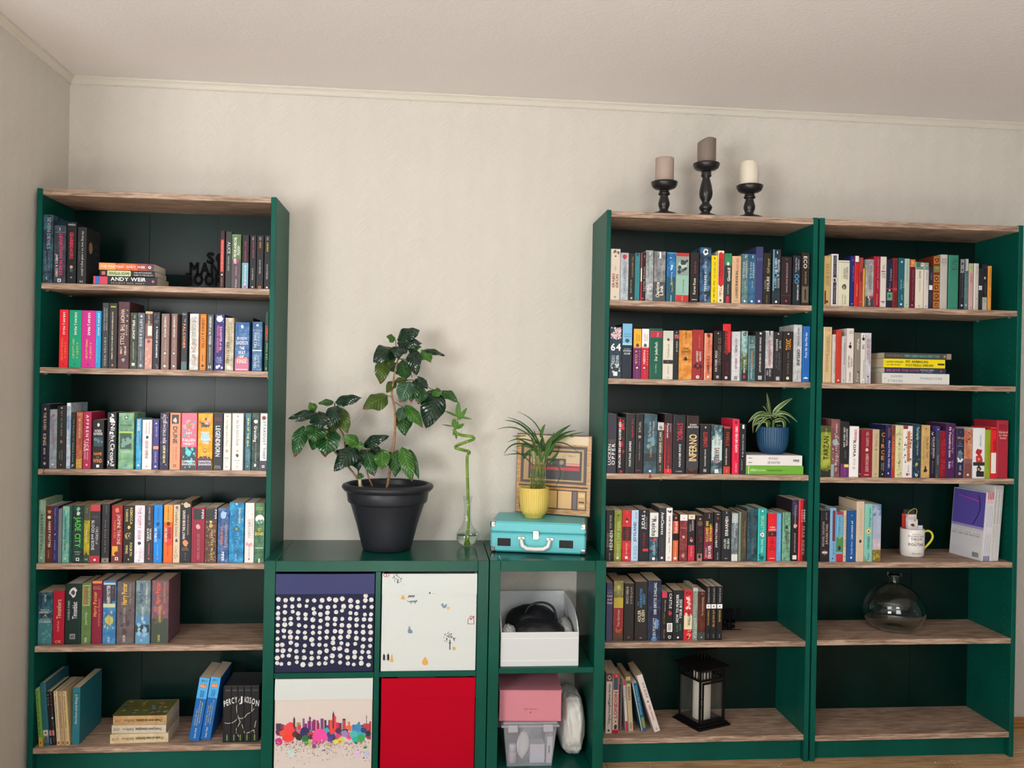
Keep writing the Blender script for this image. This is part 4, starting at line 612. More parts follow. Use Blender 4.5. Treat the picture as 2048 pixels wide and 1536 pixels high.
1818.5 1829.4 519||611428|maroon paperback with orange vignette at head|b 0 .14 c8743c .05 1;s .07 .7 d8a060;b .13 .15 d8a060;u .22 .84 .3 .05 9c6070 BARTHOLOMÄUS GRILL ROMAN;q .94 .24 c88890
1830.2 1846.3 524||dcd6c4|cream paperback with green landscape at head|b 0 .16 3a6c60;b .02 .1 e0d8d0 .6 .95;o .05 .16 b03030 .24;b .12 .14 90a890;U .2 .36 .2 0 70685c AUSTEN;u .4 .64 .12 0 807868 Mansfield Park;o .95 .2 5c544c;o .95 .12 dcd6c4
1847.4 1856.3 525.4||d4ccc4|off white slim paperback, green vignette|b 0 .16 6c9080;s .07 .5 8ca898;u .2 .38 .34 .05 706c68 AUSTEN;u .4 .6 .24 .05 a09088 Emma Roman;o .95 .34 5c544c;o .95 .2 d4ccc4
1857 1864.3 534||252b3c|slim navy book with white library sticker|u .14 .3 .3 .1 8890a8 KAFKA;b .44 .55 f4f4f4 0 1;h .46 .53 .24 0 444 C;u .62 .9 .2 0 606880 DIE VERWANDLUNG
1865 1878.9 512|h|722c1a|ornate brown hardcover with gold diamond panels|b .01 .15 b07430 .1 .9;s .08 .7 5c1c10;s .08 .3 c88c40;b .19 .31 7c7c3c .08 .92;h .22 .24 .6 0 d0c070 WERKE;b .36 .5 b07430 .1 .9;s .43 .7 5c1c10;s .43 .3 c88c40;b .52 .66 b07430 .1 .9;s .59 .7 5c1c10;s .59 .3 c88c40;b .69 .83 b07430 .1 .9;s .76 .7 5c1c10;s .76 .3 c88c40;b .86 .98 b07430 .1 .9;s .92 .6 5c1c10;s .92 .3 c88c40
1879.6 1894 509.3|h|bab4ac|tall pale grey rounded hardcover|d .06 .06 .1 0 666 .;h .07 .11 .7 0 6c6860 Erich;h .12 .16 .9 0 6c6860 Kästner;h .18 .2 .7 0 908c84 Gedichte
1896.3 1916 510.4|h|38806a|tall wide sea green hardcover with black heading|h .06 .09 .4 .1 1c3c34 Das;h .1 .13 .5 .1 1c3c34 große;h .15 .18 .6 .1 1c3c34 Victor;h .2 .22 .8 .05 1c3c34 Erwerbe;h .24 .27 .5 .1 1c3c34 Buch
1918.8 1927.4 517.7||26262e|slim black paperback with grey photo head|b .01 .28 8c8884 .1 .9;s .1 .6 34343a;s .22 .5 3c3c44;u .3 .76 .24 0 8c90a0 Bildnis des Dorian Gray;q .92 .4 c8ccd4
1928.3 1935.5 518||4c6c70~5c8084|slim grey teal paperback with pale photo head|b .0 .22 b0b4b0 .3 1;b .22 .24 90b0a8;b .25 .26 2c4448;u .36 .84 .2 .1 90a8a8 Jane Austen Roman;q .91 .3 c8dcdc
1936.6 1945 527||c8a49c|pink paperback with pale green head|b 0 .17 a8b080;s .08 .5 88a068;U .2 .42 .34 0 7c5c58 BENNETT;u .45 .72 .18 0 987068 Lesende Queen;o .95 .3 7c4038;o .95 .16 c8a49c
1946.8 1956.2 527||c0bcb4|grey white paperback with black dot|b 0 1 f0ece4 0 .2;u .06 .24 .24 .1 6c6864 Anna Mo;o .76 .2 222 .1;u .82 .96 .16 .1 888480 Suhrkamp
1956.6 1963.4 536.7||24262c|slim black book with white numbered sticker|b .42 .52 f4f4f4 0 1;h .44 .5 .5 0 333 8C;u .7 .9 .3 .1 707478 Ibsen
1963.7 1973.6 529||1e2026|black paperback with grey label at foot|h .05 .07 .5 .1 6c6c90 THOMAS;s .3 .5 b8bcb8;u .42 .66 .16 .05 888c88 Lebensansichten;b .72 1 a8aca4;h .78 .84 .5 0 707c70 ETHIK
1975.2 1982 532||dc9840|slim orange paperback at the row's right end|d .05 .5 .5 0 8c5418 DEAD POETS SOCIETY;d .54 .72 .34 0 b06c28 KLEINBAUM
ROW B 2 -.272 second right
1645.4 1662.2 654|s|d3b688|cream book with faded brown title|b 0 1 f0dcb4 0 .1;u .03 .08 .12 .14 3c3028 Rowohlt;d .14 .5 .3 .2 b09060 Sommerlicht;u .18 .8 .3 -.05 a88850 PIEKFEINE DAMEN;o .95 .14 f0e0c0
1663.4 1670.3 669||cfc6bc|slim off white book with black upward text|u .04 .16 .3 .1 3c3834 Autor;u .34 .8 .3 .1 3c3834 Hildegard Abenteuer Roman;q .94 .3 888
1671.3 1681.3 660.5||c23c2c|slim tomato red paperback|u .1 .8 .2 .05 8c2018 Mercedes Lackey Roman;s .95 .4 f0f0e8
1682.4 1691.5 672.5||c4c0bc|slim light grey paperback with black title|u .05 .1 .2 .1 444 dtv;U .14 .6 .24 .05 3c3c3c Die Tante der Donna Roma;u .66 .8 .2 0 808080 KISCH;o .94 .4 a0a0a0
1692.3 1706.2 657||e0d6d0|white paperback with black cat drawing|h .04 .06 .5 .1 6c6460 Rosita;h .07 .09 .6 .1 6c6460 Boberg;s .33 .5 242424;s .27 .26 242424;u .5 .72 .24 -.2 34302c GARP UND;u .54 .7 .24 .2 34302c ZURUC;u .8 .96 .22 0 2c2824 DIOGENES
1707.6 1719.6 665.4||857d70|taupe paperback with white script title|D .12 .34 .44 .1 e4dcd0 Wallner;d .36 .7 .1 0 a8a094 Roman;q .78 .3 302c2c .2;u .78 .96 .3 0 e8e4dc Piper
1720.5 1729.6 666||ddd7d0|white slim paperback with black ink figure|s .12 .7 222;s .06 .3 222;D .22 .32 .4 0 303030 TILIE;u .54 .9 .26 .1 706864 Roland Schimmelpfennig;q .97 .2 888
1730.3 1741.3 666||bcbac0~d0ced4|silver white paperback with red and black columns|D .12 .52 .24 -.16 b83444 MICHAEL TSOKOS;d .14 .6 .24 .2 3c3c44 Die Zeichen des Todes;q .86 .3 555;u .88 .97 .3 0 666 DROEMER
ROW B 3 -.272 third right
1640.4 1660.7 852.3||8c9430~b0b848|yellow green paperback with tall black title|b 0 .12 4c5028;b .85 1 242a18;z .1 .8 14 a8b048;z .75 .9 8 5c6a28;u .04 .16 .1 0 c8c8a0 HEYNE;U .2 .66 .5 0 1c1c10 TARZAN
1661 1679 838.8||744a4c~8c5c5c|tall wine and pale grey paperback|z .24 .8 20 a8bcc0;s .4 .8 98a8ac;b .78 1 90a8b0 0 .35;D .07 .24 .2 .1 d8c4c4 Guillaume;D .28 .9 .22 .1 c0ccd0 Dans les forêts de
1680 1697.2 844||2a282a|black paperback with purple foot, yellow tag|b .76 1 6c2c70;b .77 .82 e8dc58 .45 1;D .1 .46 .2 -.1 d8d4d0 DER HERR DER;D .12 .44 .2 .2 d8d4d0 GRANATAPFEL;u .52 .66 .2 .05 7c7874 DANA POBLETE;u .84 .97 .14 0 a870a8 PLATO
1698 1716.5 852.8||f4f0ee|bright white paperback with black and red title|D .06 .28 .26 .12 c03850 SÜßKIND;D .28 .6 .3 .02 34262c ROMA;u .63 .76 .2 .02 a8a4a4 SEETHALER;o .82 .24 7c7880;o .82 .14 f4f0ee
1717 1721.7 860||5c1c2c|very slim maroon book|q .93 .3 e8e0e0
1721.9 1743.8 860||8e2030|wide crimson paperback with pale tree emblem|d .04 .34 .26 .02 d8b8b0 NEIL GAIMAN;s .42 .36 d8d0bc;D .5 .88 .28 .02 dcbcb4 AMERICAN GODS;b .94 .955 e0c8c0 .3 .7
1744 1757.6 859||c5b38f|beige paperback with faint grey title|d .08 .36 .34 .05 8c8068 The Help;s .42 .3 6c6450;d .5 .8 .16 0 988c70 KATHRYN STOCKETT;o .93 .24 6c6450;o .93 .14 c5b38f
1759.2 1770 860.5||201e1e|black paperback with stacked orange letters|H .05 .14 .6 0 d8884c C;H .17 .26 .1 0 d8884c I;H .29 .38 .6 0 d8884c R;H .42 .51 .6 0 d8884c C;H .54 .63 .6 0 d8884c E;d .68 .86 .2 .16 b8b8b8 MADELINE;d .7 .84 .2 -.16 b8b8b8 MILLER;s .93 .3 c8d0d4
1770.4 1782 850||23255c|indigo paperback with starry side|d .05 .2 .2 .24 c87c60 ALICE;d .06 .24 .2 -.06 c87c60 HOFFMAN;D .3 .82 .32 .05 c8ccec PRACTICAL MAGIC;s .92 .3 f0f0f4
1782.6 1788.9 851||a0482c~c86838|slim burnt orange paperback|d .2 .5 .5 0 c8a080 HEAVEN;b .0 .2 6c4030;b .85 1 b82c24
1789.9 1804 851||dcd8a4|cream yellow paperback with olive scales|z 0 1 16 6c6c50;s .35 .3 54584c;s .72 .3 54584c;d .06 .86 .26 .05 8c8860 THE ESSEX SERPENT;d .93 .96 .4 0 666 S
1804.5 1823.8 852||ece8e4|white paperback with peach ribbon and dark speckles|b .0 .06 8c2c3c .0 .5;z .08 .74 34 5c2824;b .1 .7 e8a078 .42 .76;D .12 .68 .2 .09 6c3c2c ONCE UPON A RIVER;d .76 .9 .14 .1 786c68 DIANE;s .94 .3 c02838;o .93 .12 222 .2
1824.3 1840.4 848.5||24384c|dark teal floral paperback with white script|z 0 1 30 3c7458;z 0 1 16 5c90a8;D .05 .3 .3 .1 b8d0b0 The Language;d .32 .58 .2 .1 d0dce0 of Magic Stones;s .75 .4 d8b038;o .95 .34 e8e8ec;o .95 .16 222
1842 1858.7 850.6||d0ac70~c09c60|golden tan paperback with black silhouette|s .07 .16 222;d .22 .62 .24 .16 5c4420 The Book Thief;d .2 .66 .24 -.2 a08450 MARKUS ZUSAK;s .86 .5 30241c;s .8 .3 30241c
1859.2 1870 863||281c2c|black purple paperback with crescent moon|m .05 .5 e8e4e8;D .12 .58 .3 .12 d8d0d8 ROLAND ENCKELL;d .14 .5 .2 -.2 b8b0b8 A Prayer for the;d .64 .9 .24 0 a090a0 Ballantine
1870.5 1879 852.8||3c3c78|slim blue to grey paperback|b .14 1 3c4448;s .06 .3 d8d8f0;D .25 .54 .26 0 686c80 HOMECOMING;D .56 .74 .34 0 a8acb0 PRANKE;z .85 1 6 706050
1879.6 1890.4 862||8c1428|slim crimson paperback with lighter red title|d .18 .8 .36 .2 d04c5c HOTEL IRIS;d .2 .96 .3 -.16 c84450 VERLIEBT IN HOLLY;d .05 .12 .2 0 c84450 Anna
1890.7 1909.7 846.9||4c2454|tall purple book, mint neighbour cover behind|D .07 .62 .24 -.1 f0e4f0 Mr Penumbras Sonn;d .1 .54 .16 .2 c8b0cc Die sonderbare Buch;D .7 .82 .24 -.1 f0e4f0 Robin;d .68 .8 .16 .2 c8b0cc Sloan
1911.3 1926.9 857.6||282e50|navy paperback with leaping grey whale|b 0 1 e07050 -.08 .04;h .05 .09 .06 0 d8a070 f;H .16 .21 .8 0 d8a070 Wal;h .24 .26 .4 0 a8b0c0 und;h .28 .31 .4 0 a8b0c0 das;h .33 .36 .6 0 a8b0c0 Ende;s .5 .8 6c8890;s .62 .9 e8ecec;s .56 .8 506c78;u .74 .84 .3 0 c8d0dc John;o .91 .36 e08c74
1927.4 1943.3 859||b8684c~d09870|dusky orange sunset paperback|b .62 1 7c4c48;b .6 .7 8c5c60;z .0 .3 8 8c3c3c;u .1 .44 .1 0 f0dcc8 SILVIO;q .93 .22 f0e8e0
1945 1968.8 856||e8e8ea|wide white paperback with red poppy artwork|b 0 1 f4f0f0 -.1 0;u .14 .36 .12 .1 6c6c70 ROBERT SCHWARTZ;s .48 .6 b82430;s .62 .8 c82c38;b .68 .75 2c2c30;s .62 .2 d8b040;b .86 .97 26262a .3 .95;s .82 .5 26262a;o .82 .2 c89c80
1969.3 1980 859.7||93a82c|lime green paperback with thin dark title|d .3 .8 .2 .2 4c5c1c Die Herrlichkeit;d .34 .78 .2 -.1 4c5c1c des Lebens;s .94 .24 e06838
1981 1991.7 854.4||e0282c|red paperback with white lower panel|b .5 .9 ece8e4;b .04 .06 8c1418;D .26 .46 .5 .1 8c1418 GRASS;b .92 1 e02428
1992.4 2015.5 841|h|a82c3c|tall wide rose red hardcover|h .07 .09 .6 0 4c1420 Johannes;h .1 .12 .5 0 4c1420 Mario;h .13 .15 .6 0 4c1420 Simmel;H .18 .22 .8 0 f0b8b0 Niemand;H .23 .27 .7 0 f0b8b0 ist eine;H .28 .32 .5 0 f0b8b0 Insel
ROW B 4 -.268 fourth right
1640 1658 1021||28252a|black paperback with silver double upward title|u .04 .18 .12 .1 c8c8c8 HEYNE;U .22 .7 .24 -.2 a8a4a0 MICHAEL CRICHTON;U .26 .66 .24 .18 c8a498 JURASSIC PARK;s .82 .6 803c34;b .8 .84 c8c8c8 .2 .8
1659 1671 1016||82b2d8|light blue paperback with red title strip|b .05 .62 6c2c3c .4 .85;u .08 .6 .24 .12 a04858 WAS AM ENDE BLEIBT;u .64 .88 .24 .1 285078 MARTIN SUTER;s .94 .3 283c68
1671.6 1685 1025||68b4d4|paperback with sky, green field and red foot|b 0 .05 c02848;b .5 .8 4c8c50;s .5 .6 6cb070;s .72 .6 223024;b .84 1 c42430;u .08 .46 .26 -.1 3c7898 STEPHEN CLARKE;u .05 .46 .2 .2 c05070 GRAND TOUR
1686 1691.7 1021||d2c2a8|slim cream paperback with brown title|u .1 .7 .5 0 8c5c40 DER SCHATTEN;q .9 .4 6c5c50
1693 1711 1021||1c5494|cobalt blue paperback with white script title|U .2 .56 .24 .0 d8e4f0 Liebe kommt auf;U .6 .86 .2 .0 a8c4e0 Cecelia Ahern;q .1 .1 c0d0e8;o .92 .24 e0d8c8
1711.7 1727.7 1003|h|d3bfa4|tall cream book with small black bird|u .12 .56 .22 0 b8a284 ALTER ROMAN;s .66 .4 282424
1728 1743.7 1008||84c8b8|aqua paperback with gold ring, green tassel below|u .07 .4 .26 .1 2c5c54 Schräge Typen;o .47 .7 c8a850;o .47 .54 e8e0b0;s .47 .3 6c5c30;U .56 .78 .3 0 2c5c54 TOM HANKS;u .84 .96 .22 0 2c4c44 Piper
1744 1761 1009||5878a8~a8b4cc|blue sky landscape paperback with yellow grasses|b .2 .6 a8b0c8;b .6 .8 c8b8c0;z .66 .8 8 e0c8d0;b .79 1 7c6c28;z .78 .98 20 c0a838;u .1 .5 .4 .1 c4cce0 Sturmhöhe
"""
seed = 0
case = None
for line in BOOKS.strip().split('\n'):
    if line.startswith('ROW'):
        _, case, row, yy, rname, cname = line.split(' ')
        row = int(row); Y0 = float(yy); z0 = CASES[case]['z'][row]; idx = 0; lastx = CASES[case]['i0']+.0003
        continue
    seed += 1; idx += 1
    f = line.split('|')
    a, b, top = map(float, f[0].split()); flags = f[1]; Y = Y0; dd = None
    if '@' in flags: Y = Y0+float(flags.split('@')[1])
    X0 = XatYZ(a, Y, z0); X1 = XatYZ(b, Y, z0)
    X0 = max(X0, lastx+.0004); X1 = max(X1, X0+.004); X1 = min(X1, CASES[case]['i1']-.0005)
    H = ZatXY(top, (X0+X1)/2, Y)-z0
    D = min(max(H*.64, .105), .172); D = min(D, -.016-Y)
    lab = '%s, %s from left, %s shelf, %s bookcase' % (f[3], ORD[idx], rname, cname)
    book(X1-X0, H, D, f[2], flags.split('@')[0], [e for e in ';'.join(f[4:]).split(';') if e], lab,
         'books on the %s shelf of the %s bookcase' % (rname, cname), (X0, Y, z0+.0002), (0, 0, 0), seed)
    lastx = X1
# ------------------------------------------------------------------ room
def part(mb, name, m, root):
    return mb.build(name, m, root, -root.location)
WX = -.012; CZ = 2.498
struct(MB().box(WX, 5.2, 0, .12, 0, CZ+.1).build('wall_back', M_WALL))
struct(MB().box(WX-.12, WX, -1.0, .12, 0, CZ+.1).build('wall_left', M_WALL))
struct(MB().box(WX-.12, 5.2, -5.2, .12, CZ, CZ+.1).build('ceiling', M_CEIL))
prof = [(0, 0), (-.006, 0), (-.010, .005), (-.012, .012), (-.016, .017), (-.022, .021), (-.022, .027), (0, .027)]
def moulding(name, x0, y0, x1, y1, nx, ny):
    mb = MB(); n = len(prof)
    vs = [(px+nx*-a, py+ny*-a, CZ-.0275+b) for px, py in ((x0, y0), (x1, y1)) for a, b in prof]
    mb.add(vs, [(i, (i+1) % n, n+(i+1) % n, n+i) for i in range(n)]+[tuple(range(n)), tuple(range(n, 2*n))[::-1]])
    return struct(mb.build(name, mat('d2ccc0', .7, key='painted_moulding')))
moulding('trim_1', WX, 0, 5.2, 0, 0, -1)
moulding('trim_2', WX, -1.0, WX, 0, 1, 0)
fl = struct(MB().box(WX-.12, 5.2, -5.2, .12, -.12, -.012).build('floor', M_FAR))
pl = None; rr = random.Random(3)
for j in range(8):
    x = WX-.1-rr.random()*.8
    while x < 4.6:
        xa = max(x, WX+.0005); xb = x+1.28
        if xb > xa+.02:
            MB().bbox(xa+.0006, min(xb, 5.0)-.0006, -.192*(j+1)+.0006-.002, -.192*j-.0006-.002, -.0115, 0, .0012).build('plank', M_FLOOR, fl)
        x = xb
def skirting(name, x0, x1, y0, y1):
    return struct(MB().bbox(x0, x1, y0, y1, .0002, .042, .004).build(name, M_SKIRT))
skirting('baseboard_back', 3.5825, 5.1, -.016, -.0002)
skirting('baseboard_left', WX+.0002, WX+.0125, -1.0, -.285)
# wallpaper seams: narrow overlapping strips on the wall
def seam(x):
    return struct(MB().box(x-.0016, x+.0016, -.0008, .001, .8, CZ-.028).build('wallpaper_seam', M_WALL))
for i, x in enumerate((.4483, .984, 1.5199, 2.058, 2.595, 3.13)): seam(x)

# ------------------------------------------------------------------ bookcases
def bookcase(key, label):
    c = CASES[key]; r = thing('bookcase', label, 'bookcase', (c['x0'], -.28, 0), group='green bookcases along the wall')
    part(MB().bbox(c['x0'], c['i0'], -.28, -.001, .0003, 2.02, .0012), 'side_panel', M_GREEN, r)
    part(MB().bbox(c['i1'], c['x1'], -.28, -.001, .0003, 2.02, .0012), 'side_panel', M_GREEN, r)
    for i, z in enumerate(c['z']):
        part(MB().bbox(c['i0']+.0004, c['i1']-.0004, -.279, -.013, z-.0205, z, .0012), 'shelf', M_OAK, r)
    part(MB().box(c['i0']+.0004, c['i1']-.0004, -.25, -.235, .0003, c['z'][6]-.021), 'plinth', M_GREEN, r)
    W = c['i1']-c['i0']; xs = [c['i0'], c['i0']+W*.355, c['i0']+W*.68, c['i1']]
    for i in range(3):
        mb = MB(); ya = -.0115; ca = .0022*(1 if i % 2 == 0 else -.6)
        mb.add([(xs[i]+.0004, ya, .01), (xs[i+1]-.0006, ya-ca, .01), (xs[i+1]-.0006, ya-ca, 2.0), (xs[i]+.0004, ya, 2.0),
                (xs[i]+.0004, ya+.0025+.0015, .01), (xs[i+1]-.0006, ya+.004, .01), (xs[i+1]-.0006, ya+.004, 2.0), (xs[i]+.0004, ya+.004, 2.0)],
               [(0, 1, 2, 3), (7, 6, 5, 4), (0, 4, 5, 1), (1, 5, 6, 2), (2, 6, 7, 3), (3, 7, 4, 0)])
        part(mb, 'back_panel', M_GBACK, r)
    mb = MB()
    for y in (-.238, -.045):
        for k in range(50):
            z = .17+.032*k*1.0
            if z > 1.93 or any(abs(z-(q-.01)) < .014 for q in c['z']): continue
            for X, s in ((c['i0'], 1), (c['i1'], -1)):
                mb.add([(X+s*.0004, y+.0019*math.cos(a*PI/3), z+.0019*math.sin(a*PI/3)) for a in range(6)], [tuple(range(6))])
    stuff(part(mb, 'peg_holes', mat('5f8f80', .6, key='peg_hole_chip'), r))
    mb = MB()
    for z in c['z'][1:6]:
        for X, s in ((c['i0'], 1), (c['i1'], -1)):
            for y in (-.238, -.045): mb.box(min(X+s*.0005, X+s*.008), max(X+s*.0005, X+s*.008), y-.003, y+.003, z-.0255, z-.0208)
    stuff(part(mb, 'shelf_pegs', mat('b9bdb8', .3, .8, key='peg_metal'), r))
    return r
bookcase('L', 'left green bookcase with seven oak shelves, in the room corner beside the left wall')
bookcase('A', 'middle green bookcase with three candle holders on its top board')
bookcase('B', 'right green bookcase holding the big glass bottle and the mug')

# ------------------------------------------------------------------ cube units
def cube(x0, x1, label, div):
    r = thing('cube_shelf_unit', label, 'shelf', (x0, -.39, 0)); t = .0375; zt = .770
    part(MB().bbox(x0, x0+t, -.39, -.002, .0003, zt, .001), 'side_panel', M_GKAL, r)
    part(MB().bbox(x1-t, x1, -.39, -.002, .0003, zt, .001), 'side_panel', M_GKAL, r)
    part(MB().bbox(x0+t+.0005, x1-t-.0005, -.3895, -.002, zt-t, zt-.0004, .001), 'top_board', M_GKAL, r)
    part(MB().bbox(x0+t+.0005, x1-t-.0005, -.3895, -.002, .0003, t, .001), 'bottom_board', M_GKAL, r)
    if div:
        part(MB().bbox(1.1745, 1.1925, -.3875, -.002, t+.0004, zt-t-.0004, .0008), 'divider', M_GKAL, r)
        part(MB().bbox(x0+t+.0005, 1.174, -.3875, -.002, .3705, .3885, .0008), 'shelf', M_GKAL, r)
        part(MB().bbox(1.193, x1-t-.0005, -.3875, -.002, .3705, .3885, .0008), 'shelf', M_GKAL, r)
    else:
        part(MB().bbox(x0+t+.0005, x1-t-.0005, -.3875, -.002, .3775, .3965, .0008), 'shelf', M_GKAL, r)
cube(.8015, 1.5615, 'wide green cube shelf unit with four fabric boxes, under the big potted plant', True)
cube(1.5645, 1.9732, 'narrow green cube shelf unit under the turquoise suitcase record player', False)

# ------------------------------------------------------------------ fabric boxes
def cloth(name, c, rough=.8):
    m = mat(c, rough, key=name); m.name = name
    nt, N, L, b = nodes(m); tc = N.new('ShaderNodeTexCoord'); n = tex(nt, 'ShaderNodeTexNoise', Scale=16, Detail=3)
    L.new(tc.outputs['Object'], n.inputs['Vector']); bp = N.new('ShaderNodeBump'); bp.inputs['Strength'].default_value = .35; bp.inputs['Distance'].default_value = .006
    L.new(n.outputs['Fac'], bp.inputs['Height']); L.new(bp.outputs[0], b.inputs['Normal']); return m
def fabric_box(x0, x1, z0, z1, body, cuff, label, cuffh):
    r = thing('storage_box', label, 'box', (x0, -.385, z0), group='fabric boxes in the cube unit')
    t = .004; yb = -.03; yf = -.384
    mb = MB(); mb.bbox(x0, x1, yf, yf+t, z0, z1, .0015); mb.bbox(x0, x1, yb-t, yb, z0, z1, .0015)
    mb.bbox(x0, x0+t, yf+t, yb-t, z0, z1+.002, .0015); mb.bbox(x1-t, x1, yf+t, yb-t, z0, z1+.002, .0015); mb.box(x0+t, x1-t, yf+t, yb-t, z0+.0005, z0+t)
    part(mb, 'body', body, r)
    mb = MB()
    nx = 16; zc = z1-cuffh
    vs = []; fs = []
    for i in range(nx+1):
        u = i/nx; x = x0+(x1-x0)*u
        for j in range(5):
            v = j/4; vs.append((x, yf-.0012-.0030*(1-v)-.0012*math.sin(PI*v)-.0006*math.sin(9*u+3*v), zc+(z1-zc)*v-.0012*math.sin(PI*u)*v))
    for i in range(nx):
        for j in range(4): a = i*5+j; fs.append((a, a+5, a+6, a+1))
    mb.add(vs, fs, None, True); mb.box(x0+.001, x1-.001, yf-.0040, yf-.0002, zc, zc+.0008)
    part(mb, 'cuff', cuff, r)
    return r
def PB(zx, zy, Y=-.3858, ox=540, oy=1080, s=.29683):
    p = onY(ox+zx*s, oy+zy*s, Y); return p.x, p.z
c_navy = cloth('navy_cotton', '2b2e46'); c_navy2 = cloth('faded_navy_cotton', '42466e')
c_wht = cloth('white_cotton', 'd0d6d3'); c_red = cloth('crimson_cotton', 'b0001f'); c_pink = cloth('pale_print_cotton', 'd6ccc4')
for c_ in (c_navy, c_navy2, c_wht, c_red, c_pink): c_.node_tree.nodes['Principled BSDF'].inputs['Specular IOR Level'].default_value = .1
b1 = fabric_box(.8405, 1.1712, .3892, .7242, c_navy, c_navy2, 'navy fabric box with white painted dots, upper left cube', .068)
mb = MB(); rg = random.Random(5); dk = ink('1c1d2c'); wt = ink('d8d8d4'); kk = 0
for i in range(14):
    for j in range(12):
        x = .8405+.0085+.0242*i+rg.uniform(-.003, .003)+.0012*j*(-.6); z = .656-.0215*j+rg.uniform(-.004, .004)+.004*math.sin(i*.9)
        x = min(max(x, .8495), 1.1625)
        if not (.399 < z < .650): continue
        R = rg.uniform(.0068, .0094)
        kk = (i*12+j)*.000006; mb.add([(x+R*a, -.3847-kk, z+R*b) for a, b in blob(rg, 12, .16)], [tuple(range(12))], wt)
        if rg.random() < .7:
            a0 = rg.uniform(0, 6); mb.add([(x+R*.55*math.cos(a0)+R*.22*a, -.3862, z+R*.6*math.sin(a0)+R*.22*b) for a, b in blob(rg, 6, .5)], [tuple(range(6))], dk)
part(mb, 'dot_print', None, b1)
b2 = fabric_box(1.1968, 1.5215, .3892, .7238, c_wht, c_wht, 'white fabric box printed with trees and woodland animals, upper right cube', .070)
mb = MB()
def fpoly(mb, pts, col, y=-.3847): mb.add([(PB(a, b)[0], y, PB(a, b)[1]) for a, b in pts], [tuple(range(len(pts)))], ink(col))
def disc(mb, cx, cy, rx, ry, col, y=-.3847, n=14): fpoly(mb, [(cx+rx*math.cos(2*PI*i/n), cy+ry*math.sin(2*PI*i/n)) for i in range(n)], col, y)
rg = random.Random(9)
def speck_tree(cx, cy, R, trunk, y=-.3847, n=26):
    fpoly(mb, [(cx-3, cy), (cx+3, cy), (cx+4, cy+trunk), (cx-4, cy+trunk)], '3a4250', y)
    for i in range(n):
        a = rg.uniform(0, 2*PI); q = R*math.sqrt(rg.random()); disc(mb, cx+q*math.cos(a), cy+q*math.sin(a)*.9-R*.35, 2.8, 4.2, '2c303c', y-.00001*(i+1), 6)
def pine(cx, cy, h, col, y=-.3847):
    for k in range(3): fpoly(mb, [(cx, cy-h+k*h*.22), (cx+h*.2, cy-h*.55+k*h*.25), (cx-h*.2, cy-h*.55+k*h*.25)], col, y)
    fpoly(mb, [(cx-1.5, cy-h*.4), (cx+1.5, cy-h*.4), (cx+1.5, cy+3), (cx-1.5, cy+3)], col, y)
Yc = -.3877
speck_tree(862, 268, 34, 48, Yc, 18); disc(mb, 895, 305, 10, 11, 'd89c40', Yc)
pine(1050, 362, 32, '2c3a3c', Yc); pine(1077, 362, 34, '2c3a3c', Yc); fpoly(mb, [(1092, 362), (1112, 362), (1104, 334)], 'd89c48', Yc)
fpoly(mb, [(895, 368), (905, 385), (912, 400), (880, 400), (887, 385)], 'd89c40')
for a in range(9): disc(mb, 932+5*a, 385-8*abs(math.sin(a)), 2.6, 7, '2c303c', n=6)
fpoly(mb, [(920, 404), (935, 414), (950, 410), (980, 408), (990, 402), (992, 415), (984, 420), (978, 432), (972, 420), (955, 420), (950, 434), (945, 420), (930, 418)], '6c7c88')
fpoly(mb, [(1152, 436), (1162, 426), (1170, 432), (1168, 446), (1176, 440), (1190, 430), (1192, 442), (1184, 456), (1172, 462), (1160, 450)], '6c8498'); disc(mb, 1200, 460, 12, 10, 'dcae68')
for y0 in (0,):
    for (a, b, c, d) in ((1332, 540, 1336, 568), (1372, 540, 1376, 568), (1332, 564, 1376, 568)): fpoly(mb, [(a, b), (c, b), (c, d), (a, d)], 'a82c44')
    fpoly(mb, [(1330, 540), (1354, 508), (1378, 540), (1373, 540), (1354, 515), (1335, 540)], 'a82c44'); disc(mb, 1354, 532, 6, 7, 'a82c44'); fpoly(mb, [(1366, 512), (1376, 512), (1376, 530), (1366, 522)], 'a82c44')
fpoly(mb, [(928, 610), (934, 596), (930, 578), (937, 590), (944, 576), (944, 596), (952, 606), (962, 622), (952, 630), (930, 628)], '6c8494')
speck_tree(1212, 672, 42, 68, n=38); disc(mb, 1240, 732, 11, 12, 'd8a458')
pine(768, 812, 48, '2c3a40'); pine(796, 812, 50, '2c3a40'); fpoly(mb, [(806, 822), (831, 822), (822, 764)], 'd8a04c')
fpoly(mb, [(1045, 786), (1054, 800), (1066, 822), (1062, 840), (1046, 846), (1028, 840), (1023, 822), (1036, 800)], 'd8a050')
fpoly(mb, [(764, 226), (806, 226), (800, 244), (775, 250), (764, 240)], 'b8606c', Yc); fpoly(mb, [(769, 229), (800, 229), (796, 240), (776, 244), (769, 238)], 'd3d6cf', Yc-.0002); disc(mb, 784, 236, 5, 5, 'a82c44', Yc-.0004)
part(mb, 'printed_motifs', None, b2)
b3 = fabric_box(.8440, 1.1712, .0382, .3672, c_pink, c_wht, 'white fabric box with colourful splattered city skyline print, lower left cube', .070)
mb = MB()
def S(a, b): return PB(a*.10742/.29683+0, (b*.10742+320)/.29683)
def spoly(pts, col, y=-.3847): mb.add([(S(a, b)[0], y, S(a, b)[1]) for a, b in pts], [tuple(range(len(pts)))], ink(col))
rg = random.Random(12)
